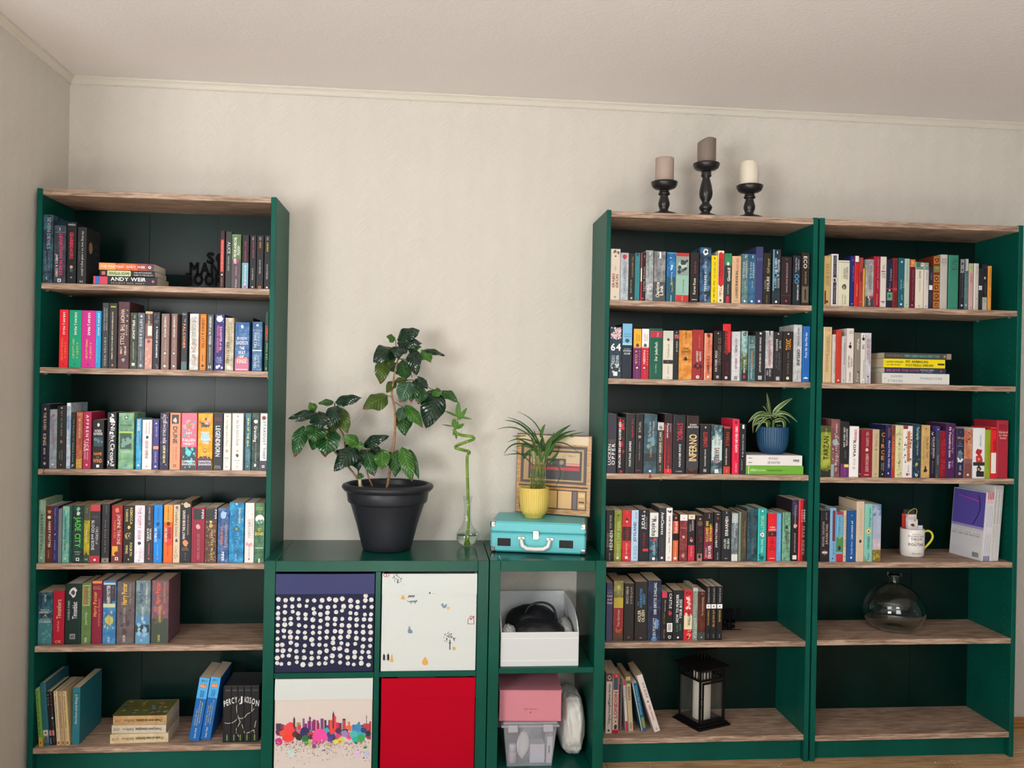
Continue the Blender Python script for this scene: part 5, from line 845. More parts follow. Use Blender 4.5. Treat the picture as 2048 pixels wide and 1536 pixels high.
B = [(110, 210, 440, '4a2c50'), (200, 260, 455, '8a2c50'), (250, 330, 470, 'd84838'), (310, 350, 440, 'e04048'), (345, 420, 418, 'e83050'), (410, 450, 440, 'd83048'), (430, 468, 360, '4a2c40'), (468, 500, 500, 'c83048'), (495, 570, 420, '9c9444'), (520, 575, 470, 'd83050'),
     (605, 645, 345, '8a4a8c'), (640, 690, 440, '7c2c74'), (700, 765, 390, '7c2068'), (775, 800, 400, '842468'), (795, 850, 368, '8c2468'), (865, 905, 382, '9c2458'), (900, 920, 430, '842458'), (940, 998, 348, '7c3c78'), (1010, 1050, 375, '3c3c4c'), (1045, 1090, 470, '5c3c90'),
     (1085, 1120, 375, '8c3450'), (1110, 1170, 375, 'e04c40'), (1160, 1200, 260, '702c3c'), (1195, 1230, 300, 'f03c4c'), (1230, 1280, 420, 'c82c48'), (1280, 1335, 430, '702858'), (1350, 1405, 350, '4c3038'), (1360, 1395, 380, 'c84444'), (1450, 1490, 405, 'd87c58'), (1400, 1520, 480, 'd86c44'),
     (1530, 1640, 462, '3470b0'), (1640, 1675, 410, '3c78b8'), (1690, 1760, 465, '5c3044'), (1740, 1880, 440, 'b83c40'), (1850, 1880, 400, 'a83038')]
for i, (a, b, t, c) in enumerate(B): spoly([(a, t), (b, t), (b, 580), (a, 580)], c, -.3846-.00001*i)
spoly([(430, 362), (468, 362), (450, 310)], '3c2c3c'); spoly([(1165, 262), (1192, 262), (1183, 200)], '302830'); spoly([(720, 340), (740, 300), (765, 340), (752, 392), (728, 392)], '7c2068'); spoly([(1791, 460), (1803, 460), (1800, 270), (1795, 270)], '3c3440'); spoly([(1780, 318), (1812, 318), (1806, 330), (1786, 330)], '3c3440')
rg2 = random.Random(31)
for i in range(46):
    cx = 110+i*39; cc = ['e04840', '5c2c54', '2c3468', 'b83888', 'ec4aa0', '3c3884', '8c3458', 'd86c44', '38a8b4', '3488c0', '302c38', '30a050'][int((i*7+i//3) % 12)]; cy = rg2.uniform(590, 680); R = rg2.uniform(55, 95)
    spoly([(min(max(cx+R*a, 112), 1876), cy+R*.9*b) for a, b in blob(rg2, 14, .35)], cc, -.3850-.000002*i)
for i, (cx, cy, R, c) in enumerate([(160, 600, 60, '5c2c54'), (350, 560, 120, 'e84048'), (340, 680, 130, 'f03c34'), (470, 640, 70, '5c2820'), (240, 620, 80, 'e05038'), (160, 780, 80, 'c83084'), (640, 600, 105, '24285c'), (540, 690, 80, '2c2c30'), (660, 720, 80, '287044'), (760, 640, 60, 'b84040'), (760, 690, 60, '4c2c24'), (930, 680, 165, 'ec4aa0'), (850, 760, 80, 'ec4aa0'), (1130, 650, 80, '3c3884'), (1160, 580, 70, 'e04438'), (1280, 580, 70, '4c3050'), (1270, 680, 60, 'c84878'), (1390, 630, 80, '9884b8'), (1120, 740, 60, '4c4890'), (1230, 780, 60, 'd8e058'), (1320, 750, 70, 'd8c858'), (1660, 600, 150, '38a8b4'), (1560, 640, 90, '48b8b8'), (1600, 740, 80, '28b0a0'), (1700, 720, 90, '30a050'), (1640, 520, 90, '3488c0'), (1740, 560, 60, '2c3c6c'), (1830, 620, 60, '302c38'), (740, 800, 60, 'b8d050'), (680, 800, 50, '38a048'), (380, 1000, 90, 'c8dcd8'), (1620, 1000, 80, 'dcc0d8'), (1800, 1000, 60, 'b8c4dc'), (820, 860, 50, '8c4c84'), (1770, 880, 36, '308c48')]):
    spoly([(cx+R*a, cy+R*b) for a, b in blob(rg, 16, .3)], c, -.38535-.00002*i)
cols = ['282830', 'c83060', 'e04848', '3c3c48', '503060', '48a0a8', '8cb048', 'd86050', '787078']
for i in range(420):
    x = rg.uniform(115, 1860); y = 760+abs(rg.gauss(0, 150)); R = rg.uniform(4, 13)*(1 if rg.random() < .95 else 1.8)
    if y < 1260: spoly([(x+R*a, y+R*b) for a, b in blob(rg, 6, .4)], rg.choice(cols), -.3862-.000004*i)
for i in range(90):
    x = rg.uniform(115, 1860); y = rg.uniform(740, 860); R = rg.uniform(8, 26); spoly([(x+R*.3*a, y+R*b) for a, b in blob(rg, 7, .4)], rg.choice(['d6ccc4', 'd6ccc4', 'e8b0c8', 'd8e4a0']), -.3882-.00001*i)
part(mb, 'skyline_print', None, b3)
b4 = fabric_box(1.2005, 1.5225, .0382, .3650, c_red, c_red, 'plain crimson fabric box, lower right cube', .068)
t = thing('folder', 'brown cardboard folder poking out of the crimson fabric box', 'folder', (1.40, -.30, .05))
MB().bbox(-.09, .10, 0, .006, 0, .317, .001).build('cover', mat('6a4632', .7, key='kraft_card'), t)
t = thing('folder', 'clear grey document sleeve inside the crimson fabric box', 'folder', (1.31, -.33, .05))
MB().bbox(-.055, .075, 0, .004, 0, .3175, .001).build('sleeve', mat('70757c', .25, key='grey_film'), t)

# ------------------------------------------------------------------ special books: lying and leaning
def lying(pxa, pxb, zlo, zhi, Y, cov, label, group, elems, flags='', d=.13, yaw=0):
    xa = XatYZ(pxa, Y, zlo); xb = XatYZ(pxb, Y, zlo)
    return book(zhi-zlo-.0003, xb-xa, d, cov, flags, elems.split(';') if elems else [], label, group, (xb, Y, zlo), (0, -PI/2, yaw), hash(cov) % 97)
zs = CASES['L']['z'][1]+.0002
G = 'small stack lying on the top shelf of the left bookcase'
def zz(px, py, Y=-.27): return onY(px, py, Y).z
z1 = zz(190, 551.5); z2 = zz(200, 539.8); z3 = zz(200, 525)
lying(186.5, 314.6, zs, z1, -.272, '1f1f24', 'black book with blue and red end, bottom of the stack on the left bookcase', G, 'b 0 .07 d83a50;b .03 .22 2a64b8;b .1 .22 d03050;D .27 .82 .44 .2 f4f4f4 ANDY WEIR;d .28 .8 .18 -.28 c8a878 PROJECT HAIL MARY;o .93 .3 d85050', 's')
lying(199, 309.8, z1+.0003, z2, -.271, '1c1b1d', 'slim black book with pale green name panel, middle of the top shelf stack', G, 'b .14 .56 c8d8a0;q .07 .6 c06870;D .17 .54 .5 0 3c4a38 DOUGLAS ADAMS;d .62 .94 .24 .2 d8d8d8 THE HITCHHIKERS;d .62 .97 .24 -.22 d8d8d8 GUIDE TO THE GALAXY')
lying(197.8, 308, z2+.0003, z3, -.273, 'e8763a~c84a34', 'orange book lying on top of the stack, left bookcase top shelf', G, 'b 0 .3 f09848;b .7 .9 8c2c34;b .88 1 4c1c2c;D .03 .44 .34 0 f8e8d8 THE MARTIAN;D .5 .84 .34 0 f4dcd0 ANDY WEIR;o .92 .4 f0f0f0;o .92 .2 401828')
G = 'stack lying on the second shelf of the right bookcase'
zb = CASES['B']['z'][2]+.0002; q1 = zz(1780, 745.5); q2 = zz(1780, 735); q3 = zz(1780, 717); q4 = zz(1790, 705)
lying(1764, 1898.5, zb, q1, -.27, 'dedcd8', 'thick white book at the bottom of the right bookcase stack', G, 'u .08 .3 .2 -.2 909090 MICHELLE;u .12 .3 .2 .2 909090 OBAMA;u .56 .88 .2 .05 909090 BECOMING;o .04 .14 909090;o .04 .09 dedcd8', 'h')
lying(1769, 1891.5, q1+.0003, q2, -.268, '2c3c5c', 'navy book with red title lying under the yellow one', G, 'D .03 .56 .44 0 c05060 BELIEVE THE HYPE;d .58 .8 .24 .16 e8e8f0 DONALD STEELE;d .6 .78 .2 -.2 e8e8f0 MY STORY;s .92 .5 c03848')
lying(1766.5, 1890, q2+.0003, q3, -.272, 'ecd81c', 'bright yellow football book in the right bookcase stack', G, 'd .05 .32 .18 .14 3c3810 BJÖRN WERNER;d .05 .28 .16 -.18 3c3810 mit Nils Weber;D .36 .72 .26 .2 4c4410 MY AMERICAN;D .36 .8 .26 -.2 4c4410 FOOTBALL DREAM;b .88 .99 2c2c14 .35 .55')
lying(1768.4, 1902.5, q3+.0003, q4, -.265, '4f4b49', 'grey book with turquoise title on top of the yellow one', G, 'd .03 .28 .3 0 8c7c74 MARK BENECKE;D .3 .82 .4 0 5cb8a8 MEIN LEBEN NACH DEM TOD;s .9 .5 8c9c70;b .93 1 9c8878')
G = 'two books lying under the blue flower pot'
za = CASES['A']['z'][3]+.0002; g1 = zz(1500, 931); g2 = zz(1500, 910)
lying(1491.8, 1606.5, za, g1, -.27, '72b03a', 'green book lying under the white one, below the blue pot', G, 'b .04 .05 e8f0d8;D .08 .18 .24 0 f0f4e8 KÖLN;d .2 .34 .24 0 e0f0c8 Institut;d .37 .64 .24 0 3c6820 Kursbuch Natur', d=.15)
lying(1492.5, 1604, g1+.0003, g2, -.27, 'ece8e6', 'white book lying directly beneath the blue flower pot', G, 'h .03 .1 .5 0 7c7474 II;d .38 .6 .22 -.2 5c5454 DIE SCHATTEN;d .4 .56 .22 .2 5c5454 IM WALD;D .84 .95 .24 0 2c2c2c PIPER', d=.15)
G = 'three animal books lying on the bottom shelf'
zl = CASES['L']['z'][6]+.0002
e = lambda s: 'u .03 .14 .3 0 8c5c30 (OE;u .2 .4 .3 0 6c5430 Enid Blyton;U .44 .92 .34 0 4c3c24 '+s
lying(221, 336.5, zl, zl+.032, -.250, 'c9b48c~d4c4a0', 'cream children\'s book at the bottom of the three lying books', G, e('5 Freunde auf neuen Abenteuern'), d=.15, yaw=.03)
lying(222.5, 332, zl+.0323, zl+.061, -.250, 'c2b8a4~ccc4b4', 'whitish children\'s book in the middle of the three lying books', G, e('5 Freunde geraten in Schwierigkeiten'), d=.15, yaw=-.02)
t3 = lying(226, 333, zl+.0613, zl+.094, -.250, 'b08c5c~c0a070', 'worn tan children\'s book with green cover, topmost of three lying books', G, e('5 Freunde wittern ein Geheimnis'), d=.155, yaw=.0)
mb = MB(); rg = random.Random(4); hh = .0327; LL = 0.186
mb.add([(hh+.0002, .003, .004), (hh+.0002, .15, .004), (hh+.0002, .15, LL), (hh+.0002, .003, LL)], [(0, 1, 2, 3)], ink('5c6428'))
for i in range(60):
    a = rg.uniform(.01, .14); b = rg.uniform(.012, LL-.01); R = rg.uniform(.004, .012)
    mb.add([(hh+.0003+.00001*i, min(max(a+R*p, .003), .15), b+R*q) for p, q in blob(rg, 8, .5)], [tuple(range(8))], ink(rg.choice(['7c8438', '4c5460', 'a87838', '7c4030', '8c9490', '6c7430', 'a0986c'])))
mb.build('cover_picture', None, t3)
def leaning(pxa, pxb, pyb, z, deg, h, d, cov, label, group, elems, flags='', w=None, yaw=0):
    p = onZ(pxa, pyb, z); q = onZ(pxb, pyb, z); ww = (w or (q.x-p.x)) - .0005; th = math.radians(deg)
    zo = ww*math.sin(th) if th > 0 else 0
    xo = p.x if th <= 0 else q.x-ww*math.cos(th)
    return book(ww, h, d, cov, flags, elems.split(';') if elems else [], label, group, (xo, p.y, z+.0003+zo), (0, th, yaw), int(pxa))
G = 'leaning children\'s books on the bottom shelf of the left bookcase'
leaning(77.6, 86.3, 1494, zl, -4.6, .198, .15, '6c9c48', 'slim green booklet with orange foot leaning at far left bottom', G, 'D .03 .8 .4 0 1c3414 Die Mischung ist das Ziel;b .84 1 c89434;s .93 .6 a83828')
leaning(86.8, 99, 1492, zl, -4.6, .216, .19, '256470', 'tall teal book with paper labels at its foot', G, 'b .75 .84 c8c4b8;q .795 .3 5c4c48;b .84 .95 7c8c84;s .87 .4 26282c;D .89 .94 .7 0 222 BOX', 'h')
leaning(100, 105, 1491, zl, -4.6, .186, .15, '231c20', 'slim black magazine leaning beside the tall teal book', G, 'u .05 .25 .5 0 b8b8b8 MARA;b .72 .82 c88080 .1 .9;b .86 .98 8088b0 .3 .7')
leaning(105.6, 111, 1491, zl, -4.6, .188, .15, '2a2026~4a4444', 'second slim black magazine leaning, with white figure', G, 's .5 .9 c8c4c4;u .05 .25 .4 0 c8c8c8 ESSA;b .72 .82 c88080 .1 .9')
for i, (a, b, c, l, tx) in enumerate(((113.6, 121.8, 'd8c8a0', 'cream', 'Hinter verzauberten Fenstern'), (122.4, 130.2, 'c0a480', 'tan', 'Das Geheimnis der gelben Villa'), (130.8, 139.6, 'd4bc88', 'yellowish cream', 'Der Fluch des alten Friedhofs'))):
    leaning(a, b, 1491, zl, -4.6, .187, .15, c, '%s thin children\'s book, %s of three alike leaning ones' % (l, ('first', 'middle', 'last')[i]), G, 'h .02 .05 .5 0 4c3c24 T;D .09 .68 .3 0 2c2418 %s;d .74 .88 .3 -.1 4c7c70 Blyton;b .93 .98 a85c3c .25 .75' % tx)
leaning(143.6, 158.4, 1489, zl, 0, .197, .2, '2a7684', 'wide teal upright book with white vertical title, bottom left', G, 'b .1 .115 1c3c44 .2 .5;b .1 .115 1c3c44 .6 .9;u .12 .64 .3 0 e4f0f0 Oliver Knows und die Wikinger 13')
G = 'two blue comic books leaning on the box set'
leaning(377, 398, 1483, zl, 8.6, .222, .17, '1a68b4', 'left of two blue comic paperbacks leaning right', G, 'b 0 .33 4ab0ec;h .03 .06 .5 0 163c70 JDS 3;b .1 .16 d87838 .2 .8;h .11 .15 .5 0 f8e8d0 HOLA;u .2 .31 .16 -.1 163c70 GESCHICHTEN;u .2 .31 .16 .12 163c70 SAMMELBAND;d .38 .72 .1 .2 e0d860 ABENTEUER IM SCHATTEN;d .36 .76 .1 0 e0d860 DER RACHE DES TAUSENDSTEN;d .5 .76 .1 -.2 e0d860 UND DER GREIFEN;u .8 .96 .18 0 e8f0f8 Stefan Wolf', 's')
leaning(399.4, 420, 1481, zl, 8.6, .222, .17, '1a68b4', 'right blue comic paperback, touching the black box set', G, 'b 0 .33 4ab0ec;h .03 .06 .5 0 163c70 JDS 2;b .1 .16 d87838 .2 .8;h .11 .15 .5 0 f8e8d0 HOLA;u .2 .31 .16 -.1 163c70 GESCHICHTEN;u .2 .31 .16 .12 163c70 SAMMELBAND;d .36 .74 .1 .2 e0d860 DAS SCHWARZE SCHLOSS;d .42 .72 .1 0 e0d860 KAMPF UM DEN TURM;d .46 .78 .1 -.2 e0d860 DER FALL DES RITTERS;u .8 .96 .18 0 e8f0f8 Stefan Wolf', 's')
# five matching black volumes with one drawing running across their spines
G = 'five black volumes with white lettering across their spines'
xa = XatYZ(446.5, -.262, zl); xb = min(XatYZ(517, -.262, zl), CASES['L']['i1']-.001); ws = [.21, .18, .18, .2, .23]; x = xa; lt = ['PER', 'CY', 'J', 'ACKS', 'ON']
bolts = [[(0, .32, .62, .3, .8), ], ]
H5 = .196; tot = xb-xa
P5 = [[(.03, .65), (.12, .66), (.25, .65), (.36, .6), (.42, .56)], [(.42, .56), (.37, .46), (.36, .36), (.4, .28), (.45, .22)], [(.42, .56), (.5, .58), (.6, .55), (.66, .5), (.78, .46), (.86, .4)], [(.42, .56), (.47, .64), (.42, .7), (.36, .76), (.4, .86)], [(.52, .68), (.56, .76), (.6, .84)], [(.36, .82), (.44, .9)], [(.66, .84), (.76, .82), (.86, .78), (.88, .84)], [(.76, .28), (.8, .36), (.78, .44)], [(.92, .62), (.88, .74)]]
for i in range(5):
    wv = tot*ws[i]; rt = book(wv-.0004, H5, .13, '1e1f22', '', ['h .05 .06 .6 0 8c8c8c RICK', 'h .065 .08 .7 0 8c8c8c RIORDAN', 'b .88 .97 6c9448 .42 .58', 'b .86 .9 8cb060 .46 .54'], 'black volume, %s from left in the box set beside the right panel' % ORD[i+1], G, (x, -.262, zl+.0002), (0, 0, 0), i)
    mb = MB(); u0 = (x-xa)/tot; u1 = u0+ws[i]
    for s in P5:
        for (a0, b0), (a1, b1) in zip(s, s[1:]):
            n = 6
            for k in range(n):
                f0, f1 = k/n, (k+1)/n; pa = a0+(a1-a0)*f0; pb = a0+(a1-a0)*f1
                if (pa+pb)/2 < u0 or (pa+pb)/2 > u1: continue
                X0, X1 = (pa-u0)*tot, (pb-u0)*tot; Z0, Z1 = H5*(1-b0-(b1-b0)*f0), H5*(1-b0-(b1-b0)*f1); th = .0011
                L_ = math.hypot(X1-X0, Z1-Z0) or 1; nx, nz = -(Z1-Z0)/L_*th, (X1-X0)/L_*th
                cl = lambda v: min(max(v, .0012), wv-.0018)
                mb.add([(cl(X0-nx), -.0006, Z0-nz), (cl(X1-nx), -.0006, Z1-nz), (cl(X1+nx), -.0006, Z1+nz), (cl(X0+nx), -.0006, Z0+nz)], [(0, 1, 2, 3)], ink('c8c4b4'))
    n = len(lt[i])
    for k, ch in enumerate(lt[i]):
        uc = (k+.5)/n; ug = u0+uc*ws[i]; zc = H5*(1-.25-.09*(2*ug-1)**2+.02)
        put_text(mb, ink('e8e8e6'), ch, True, wv/n*.8, .021, (wv*uc-wv/n*.4, -.0007, zc-.0105), (1, 0, -.12*(2*ug-1)), (.12*(2*ug-1), 0, 1))
    mb.build('spine_drawing', None, rt); x += wv
t = thing('slipcase', 'clear thin edged slipcase shell around the five black volumes', 'case', (xa-.002, -.25, zl)); t['group'] = G
mb = MB(); mb.box(xa-.0022, xa-.0006, -.262, -.12, zl+.0002, zl+H5+.003); mb.box(xa-.0022, xb-.0002, -.262, -.12, zl+H5+.0012, zl+H5+.003)
part(mb, 'shell', mat('26272b', .3, key='slipcase_card'), t)
# bottom shelf of the middle bookcase
G = 'travel and photo books on the bottom shelf of the middle bookcase'
z6 = CASES['A']['z'][6]+.0002
leaning(1210.8, 1223.4, 1467, z6, 0, .222, .19, 'd6ccc0', 'off white photography book with black upward title, at left panel', G, 'b 0 .13 4c2c28;s .07 .8 c89c90;s .07 .4 1c1818;D .2 .8 .36 0 3c3834 x;b .13 .135 222;h .84 .86 .5 0 777 OI;s .95 .4 222;U .18 .83 .36 0 34302c Digital fotografieren lernen')
leaning(1224, 1237.6, 1467, z6, 0, .220, .16, 'd8c4b4', 'red edged guide book with large red upward title', G, 'b 0 .07 c02434;b .07 .27 3c5468 .1 .8;b .94 1 b01c2c;b 0 1 b02838 .85 1;b .89 .93 5c1c20 .3 .7;s .88 .5 4c181c;o .8 .22 2c1414;U .3 .74 .5 -.04 a8343c LONDON;h .02 .05 .3 0 f0e0d8 NR')
leaning(1239.2, 1243.4, 1461, z6, 0, .17, .12, '6c6870', 'slim grey book pushed back behind the guide book', G, '')
leaning(1251.2, 1256.8, 1463, z6, -4.3, .190, .15, 'dcd4cc', 'slim white guide with pink ends leaning left', G, 'b 0 .1 c02c64;b .8 1 b82454;u .12 .4 .6 0 4c6080 TORONTO')
leaning(1257.4, 1267.2, 1463, z6, -4.3, .203, .16, 'c0ac88', 'tan travel book with green band near head, leaning left', G, 'b 0 .07 c8a858;b .07 .13 3c6c4c;U .18 .42 .5 0 3c3428 KANADA;u .84 .95 .4 0 4c4434 GAIA')
leaning(1283, 1294, 1463, z6, -12.5, .182, .13, '135c7c', 'slim teal booklet leaning left with yellow green foot', G, 'b 0 1 c8b8a8 0 .2;d .05 .66 .34 .1 88c0d0 Ostküste USA und Kanada;b .72 .94 7c8c30 .4 .9')
leaning(1309.3, 1321.5, 1465, z6, -19, .222, .15, 'dccfc8', 'pale pink white book leaning steeply left with brown title', G, 'd .14 .4 .36 .1 4c3430 HYGGE;s .47 .4 5c4848;d .53 .8 .3 0 b85c50 MEIK WIKING;d .92 .97 .3 0 6c78a0 LÜBBE')
# comics and white volumes leaning in the right bookcase
z4 = CASES['B']['z'][4]+.0002
G = 'comics leaning against the right panel'
yaw = .125; ln = 4.0; p0 = onZ(1962.5, 1123, z4); X = p0.x; n0 = None
for i in range(5):
    w_ = .0062; th = math.radians(ln)
    rt = book(w_-.0003, .262, .172, 'd8d8dc', '', ['b 0 .1 c03048', 'b .1 .16 e8b0b0', 'b .2 .5 b8b8d0 .3 .7', 'b .6 .9 8c8ca0 .4 .6', 'b .92 1 4c4c88'] if i else ['b .1 .98 c8c8d8 .2 .4'],
              'slim comic with red tipped spine, %s from the left in the leaning row' % ORD[i+1] if i else 'front comic with purple and white back cover, leftmost of leaning row', G, (X, p0.y, z4+w_*math.sin(th)+.0003), (0, th, yaw), i)
    if i == 0: n0 = rt
    X += w_/math.cos(th)/math.cos(yaw)+.0003
G2 = 'tall white volumes behind the comics'
for i, (w_, lab) in enumerate(((.0150, 'first tall white volume right of the slim comics'), (.0135, 'middle tall white volume with grey upward print'), (.0125, 'last tall white volume, leaning on the right panel'))):
    book(w_-.0004, .288, .19, 'd4d4d2', '', ['d .06 .5 .4 0 707478 Reading Pictures and Painting', 'd .54 .9 .3 0 8c9094 Studies in colour', 'b .0 .05 b8b8b8'], lab, G2, (X, p0.y+.004*i, z4+w_*math.sin(math.radians(ln))+.0003), (0, math.radians(ln), yaw), 20+i)
    X += w_/math.cos(math.radians(ln))+.0008
mb = MB(); y = -.0004; Dp, Hh = .170, .260
def cq(a0, a1, b0, b1, col, k=0): mb.add([(y-k*.00004, a0, b0), (y-k*.00004, a0, b1), (y-k*.00004, a1, b1), (y-k*.00004, a1, b0)], [(0, 1, 2, 3)], ink(col))
cq(.001, Dp, .125, Hh, '5a50a8'); cq(.001, Dp, .118, .127, '9c94c8', 1)
for i in range(30):
    for j in range(3): cq(.003+i*.0056, .006+i*.0056-.0008*j, .119-.004*j, .121-.004*j, '8880bc', 2)
mb.add([(y-.0002, .03, .222), (y-.0002, .145, .236), (y-.0002, .145, .238), (y-.0002, .03, .225)], [(0, 1, 2, 3)], ink('d83c9c'))
bow = [(.038, .245), (.03, .225), (.026, .2), (.032, .175), (.046, .15), (.058, .132)]
for (a0, b0), (a1, b1) in zip(bow, bow[1:]): mb.add([(y-.0003, a0-.002, b0), (y-.0003, a0+.002, b0), (y-.0003, a1+.002, b1), (y-.0003, a1-.002, b1)], [(0, 1, 2, 3)], ink('241c48'))
def ctext(txt, a, b, L, c, col, bold=False): put_text(mb, ink(col), txt, bold, L, c, (y-.0002, a, b), (0, -1, 0), (0, 0, 1))
ctext('AVENGING IN STYLE', .15, .106, .1, .0035, '8c8c90'); ctext('FRACTION AJA HAWKE IS KATE BISHOP'[:8]+' AJA', .16, .095, .14, .006, '6c6c78'); ctext('CARS. GUNS. AND VIDEOTAPE.', .165, .085, .15, .0075, '5c5c6c')
for i in range(7): ctext('a lot of small grey print about shooting arrows and coffee'[:58-i], .162, .077-.0042*i, .148, .0016, 'a0a0a8')
for i in range(3): ctext('published quarterly and printed', .162, .028-.004*i, .07, .0014, 'a0a0a8')
for i in range(16): cq(.016+i*.0022, .016+i*.0022+.0004+.0007*(i*7 % 3), .01, .028, '3c3c40', 3)
mb.build('back_cover_print', None, n0)

# ------------------------------------------------------------------ candle holders and candles
M_BLK = mat('1c1b1c', .32, key='black_lacquer')
short = [(.0, 0), (.057, 0), (.058, .003), (.052, .010), (.036, .0165), (.020, .021), (.0155, .027), (.0185, .036), (.0215, .045), (.0212, .054), (.018, .066), (.0145, .078), (.0150, .080), (.0205, .083), (.0220, .087), (.0205, .091), (.0170, .094), (.0190, .097), (.0160, .100), (.0190, .103), (.034, .106), (.043, .111), (.0475, .120), (.0500, .130), (.0485, .131), (.0465, .124), (.0, .123)]
tall = [(.0, 0), (.052, 0), (.053, .003), (.048, .009), (.030, .0155), (.018, .021), (.016, .026), (.0215, .033), (.0248, .041), (.0225, .048), (.016, .055), (.0135, .061), (.0160, .067), (.0225, .079), (.0250, .091), (.0245, .103), (.0215, .121), (.0175, .137), (.0138, .150), (.0135, .154), (.0185, .158), (.0200, .163), (.0175, .168), (.0200, .172), (.0165, .176), (.019, .180), (.036, .184), (.045, .190), (.0490, .200), (.0500, .206), (.0485, .207), (.0465, .200), (.0, .199)]
for px, pr, lab in ((1328, short, 'short black turned candle holder carrying the pinkish grey candle'), (1411.5, tall, 'tall black turned candle holder in the middle of three'), (1499, short, 'short black turned candle holder carrying the white candle')):
    X = onY(px, 400, -.2).x+.0; t = thing('candle_holder', lab, 'candle holder', (X, -.2, 2.0163), group='black candle holders on the middle bookcase')
    k = len(pr)-9
    MB().lathe(pr[:4]+[(pr[4][0], pr[4][1])], n=40).build('base', M_BLK, t)
    MB().lathe(pr[4:k+1], n=32).build('stem', M_BLK, t)
    MB().lathe(pr[k:], n=40).build('dish', M_BLK, t)
def wax(name, c):
    m = mat(c, .55, key=name); b = m.node_tree.nodes['Principled BSDF']; b.inputs['Subsurface Weight'].default_value = .25; b.inputs['Subsurface Radius'].default_value = (.012, .008, .005); b.inputs['Subsurface Scale'].default_value = .5; return m
def candle(X, Y, z, R, h, m, lab, f, grp=None):
    t = thing('candle', lab, 'candle', (X, Y, z), group=grp)
    mb = MB(); n = 40; rows = [(R*.98, 0), (R, .002), (R, h*.4), (R, h*.78)]
    mb.lathe(rows, n=n, cap=True)
    top = [];
    for j, (rr_, dz) in enumerate(((R, 0), (R*.97, .0025), (R*.85, .0015), (R*.4, -.004), (R*.05, -.005))):
        for k in range(n):
            a = 2*PI*k/n; top.append((rr_*math.cos(a), rr_*math.sin(a), h+dz+f(rr_/R*math.cos(a), rr_/R*math.sin(a))))
    o = len(mb.v)-n; base = 3*n
    mb.f.pop(); mb.mi.pop(); mb.sm.pop()
    st = len(mb.v); mb.v += top
    fs = [(base+k, base+(k+1) % n, st+(k+1) % n, st+k) for k in range(n)]
    for j in range(4): fs += [(st+j*n+k, st+j*n+(k+1) % n, st+(j+1)*n+(k+1) % n, st+(j+1)*n+k) for k in range(n)]
    fs.append(tuple(st+4*n+k for k in range(n)))
    for q in fs: mb.f.append(list(q)); mb.mi.append(0); mb.sm.append(True)
    mb.build('wax', m, t)
    MB().tube([(0, 0, h-.006+f(0, 0)), (.0006, 0, h+.003+f(0, 0)), (.002, 0, h+.006+f(0, 0))], .0009, 6).build('wick', ink('1c1814'), t)
    return t
g = 'pillar candles on the holders'
candle(onY(1328, 400, -.2).x, -.2, 2.1395, .0345, .094, wax('greyish_pink_wax', 'ab988c'), 'pinkish grey pillar candle on the left holder', lambda a, b: 0, g)
candle(onY(1411.5, 400, -.2).x, -.2, 2.2155, .0345, .100, wax('taupe_wax', '7c6e64'), 'taupe pillar candle with slanted top on the tall holder', lambda a, b: -.014*max(0, -a)**1.5-.003, g)
candle(onY(1497.5, 400, -.2).x, -.2, 2.1395, .0350, .094, wax('white_wax', 'e2d8c6'), 'white pillar candle with melted notch on the right holder', lambda a, b: -.012*max(0, min(1, (a-.05)*2.2)), g)

# ------------------------------------------------------------------ letter bookends
def bookend(lines, label, Y, z0, thick=.003):
    """lines: (text, x0, x1, zlow, cap)"""
    t = thing('bookend', label, 'bookend', (lines[0][1], Y, z0)); mb = MB()
    for txt, x0, x1, zl_, cap in lines:
        for vs, fs in [([(a+dx*cap, b+dy*cap) for a, b in v_], f_) for v_, f_ in layout(txt, 3.3, x1-x0, cap) for dx in (0,) for dy in (0,)]:
            n = len(vs); P = [(x0+a-lines[0][1], 0, zl_+b-z0) for a, b in vs]; Q = [(a, -thick, c) for a, _, c in P]
            edges = {}
            for f in fs:
                for k in range(len(f)): e = (f[k], f[(k+1) % len(f)]); edges[e] = 1
            side = [(a, b, b+n, a+n) for a, b in edges if (b, a) not in edges]
            mb.add(P+Q, list(fs)+[tuple(v+n for v in f)[::-1] for f in fs]+side)
    mb.build('letters', mat('0a0a0b', .8, key='black_steel', spec=.1), t)
    xs = [l[1] for l in lines]+[l[2] for l in lines]
    MB().box(min(xs)-lines[0][1], max(xs)-lines[0][1], -.001, .001, 0, .003).build('foot_plate', mat('0a0a0b', .8, key='black_steel', spec=.1), t)
    return t
Y = -.150; zA = CASES['L']['z'][1]+.0003
def L_(txt, a, b, y0, y1, Y): return (txt, onY(a, 500, Y).x, onY(b, 500, Y).x, onY((a+b)/2, y1, Y).z, onY((a+b)/2, y0, Y).z-onY((a+b)/2, y1, Y).z)
bookend([L_('SO', 414, 458, 506, 527, Y), L_('MANY', 380, 461, 526.5, 548.5, Y), L_('BOOKS', 373, 461, 548, 570.5, Y)], 'black metal letter bookend on the top shelf beside the maroon book', Y, zA)
Y = -.128; zA = CASES['A']['z'][5]+.0003
bookend([L_('SO', 1441, 1470, 1197, 1218.5, Y), L_('LITTLE', 1432, 1496, 1218, 1241, Y), L_('TIME', 1434, 1484, 1240.5, 1264, Y)][1:], 'black metal letter bookend behind the last spy paperback', Y, zA)

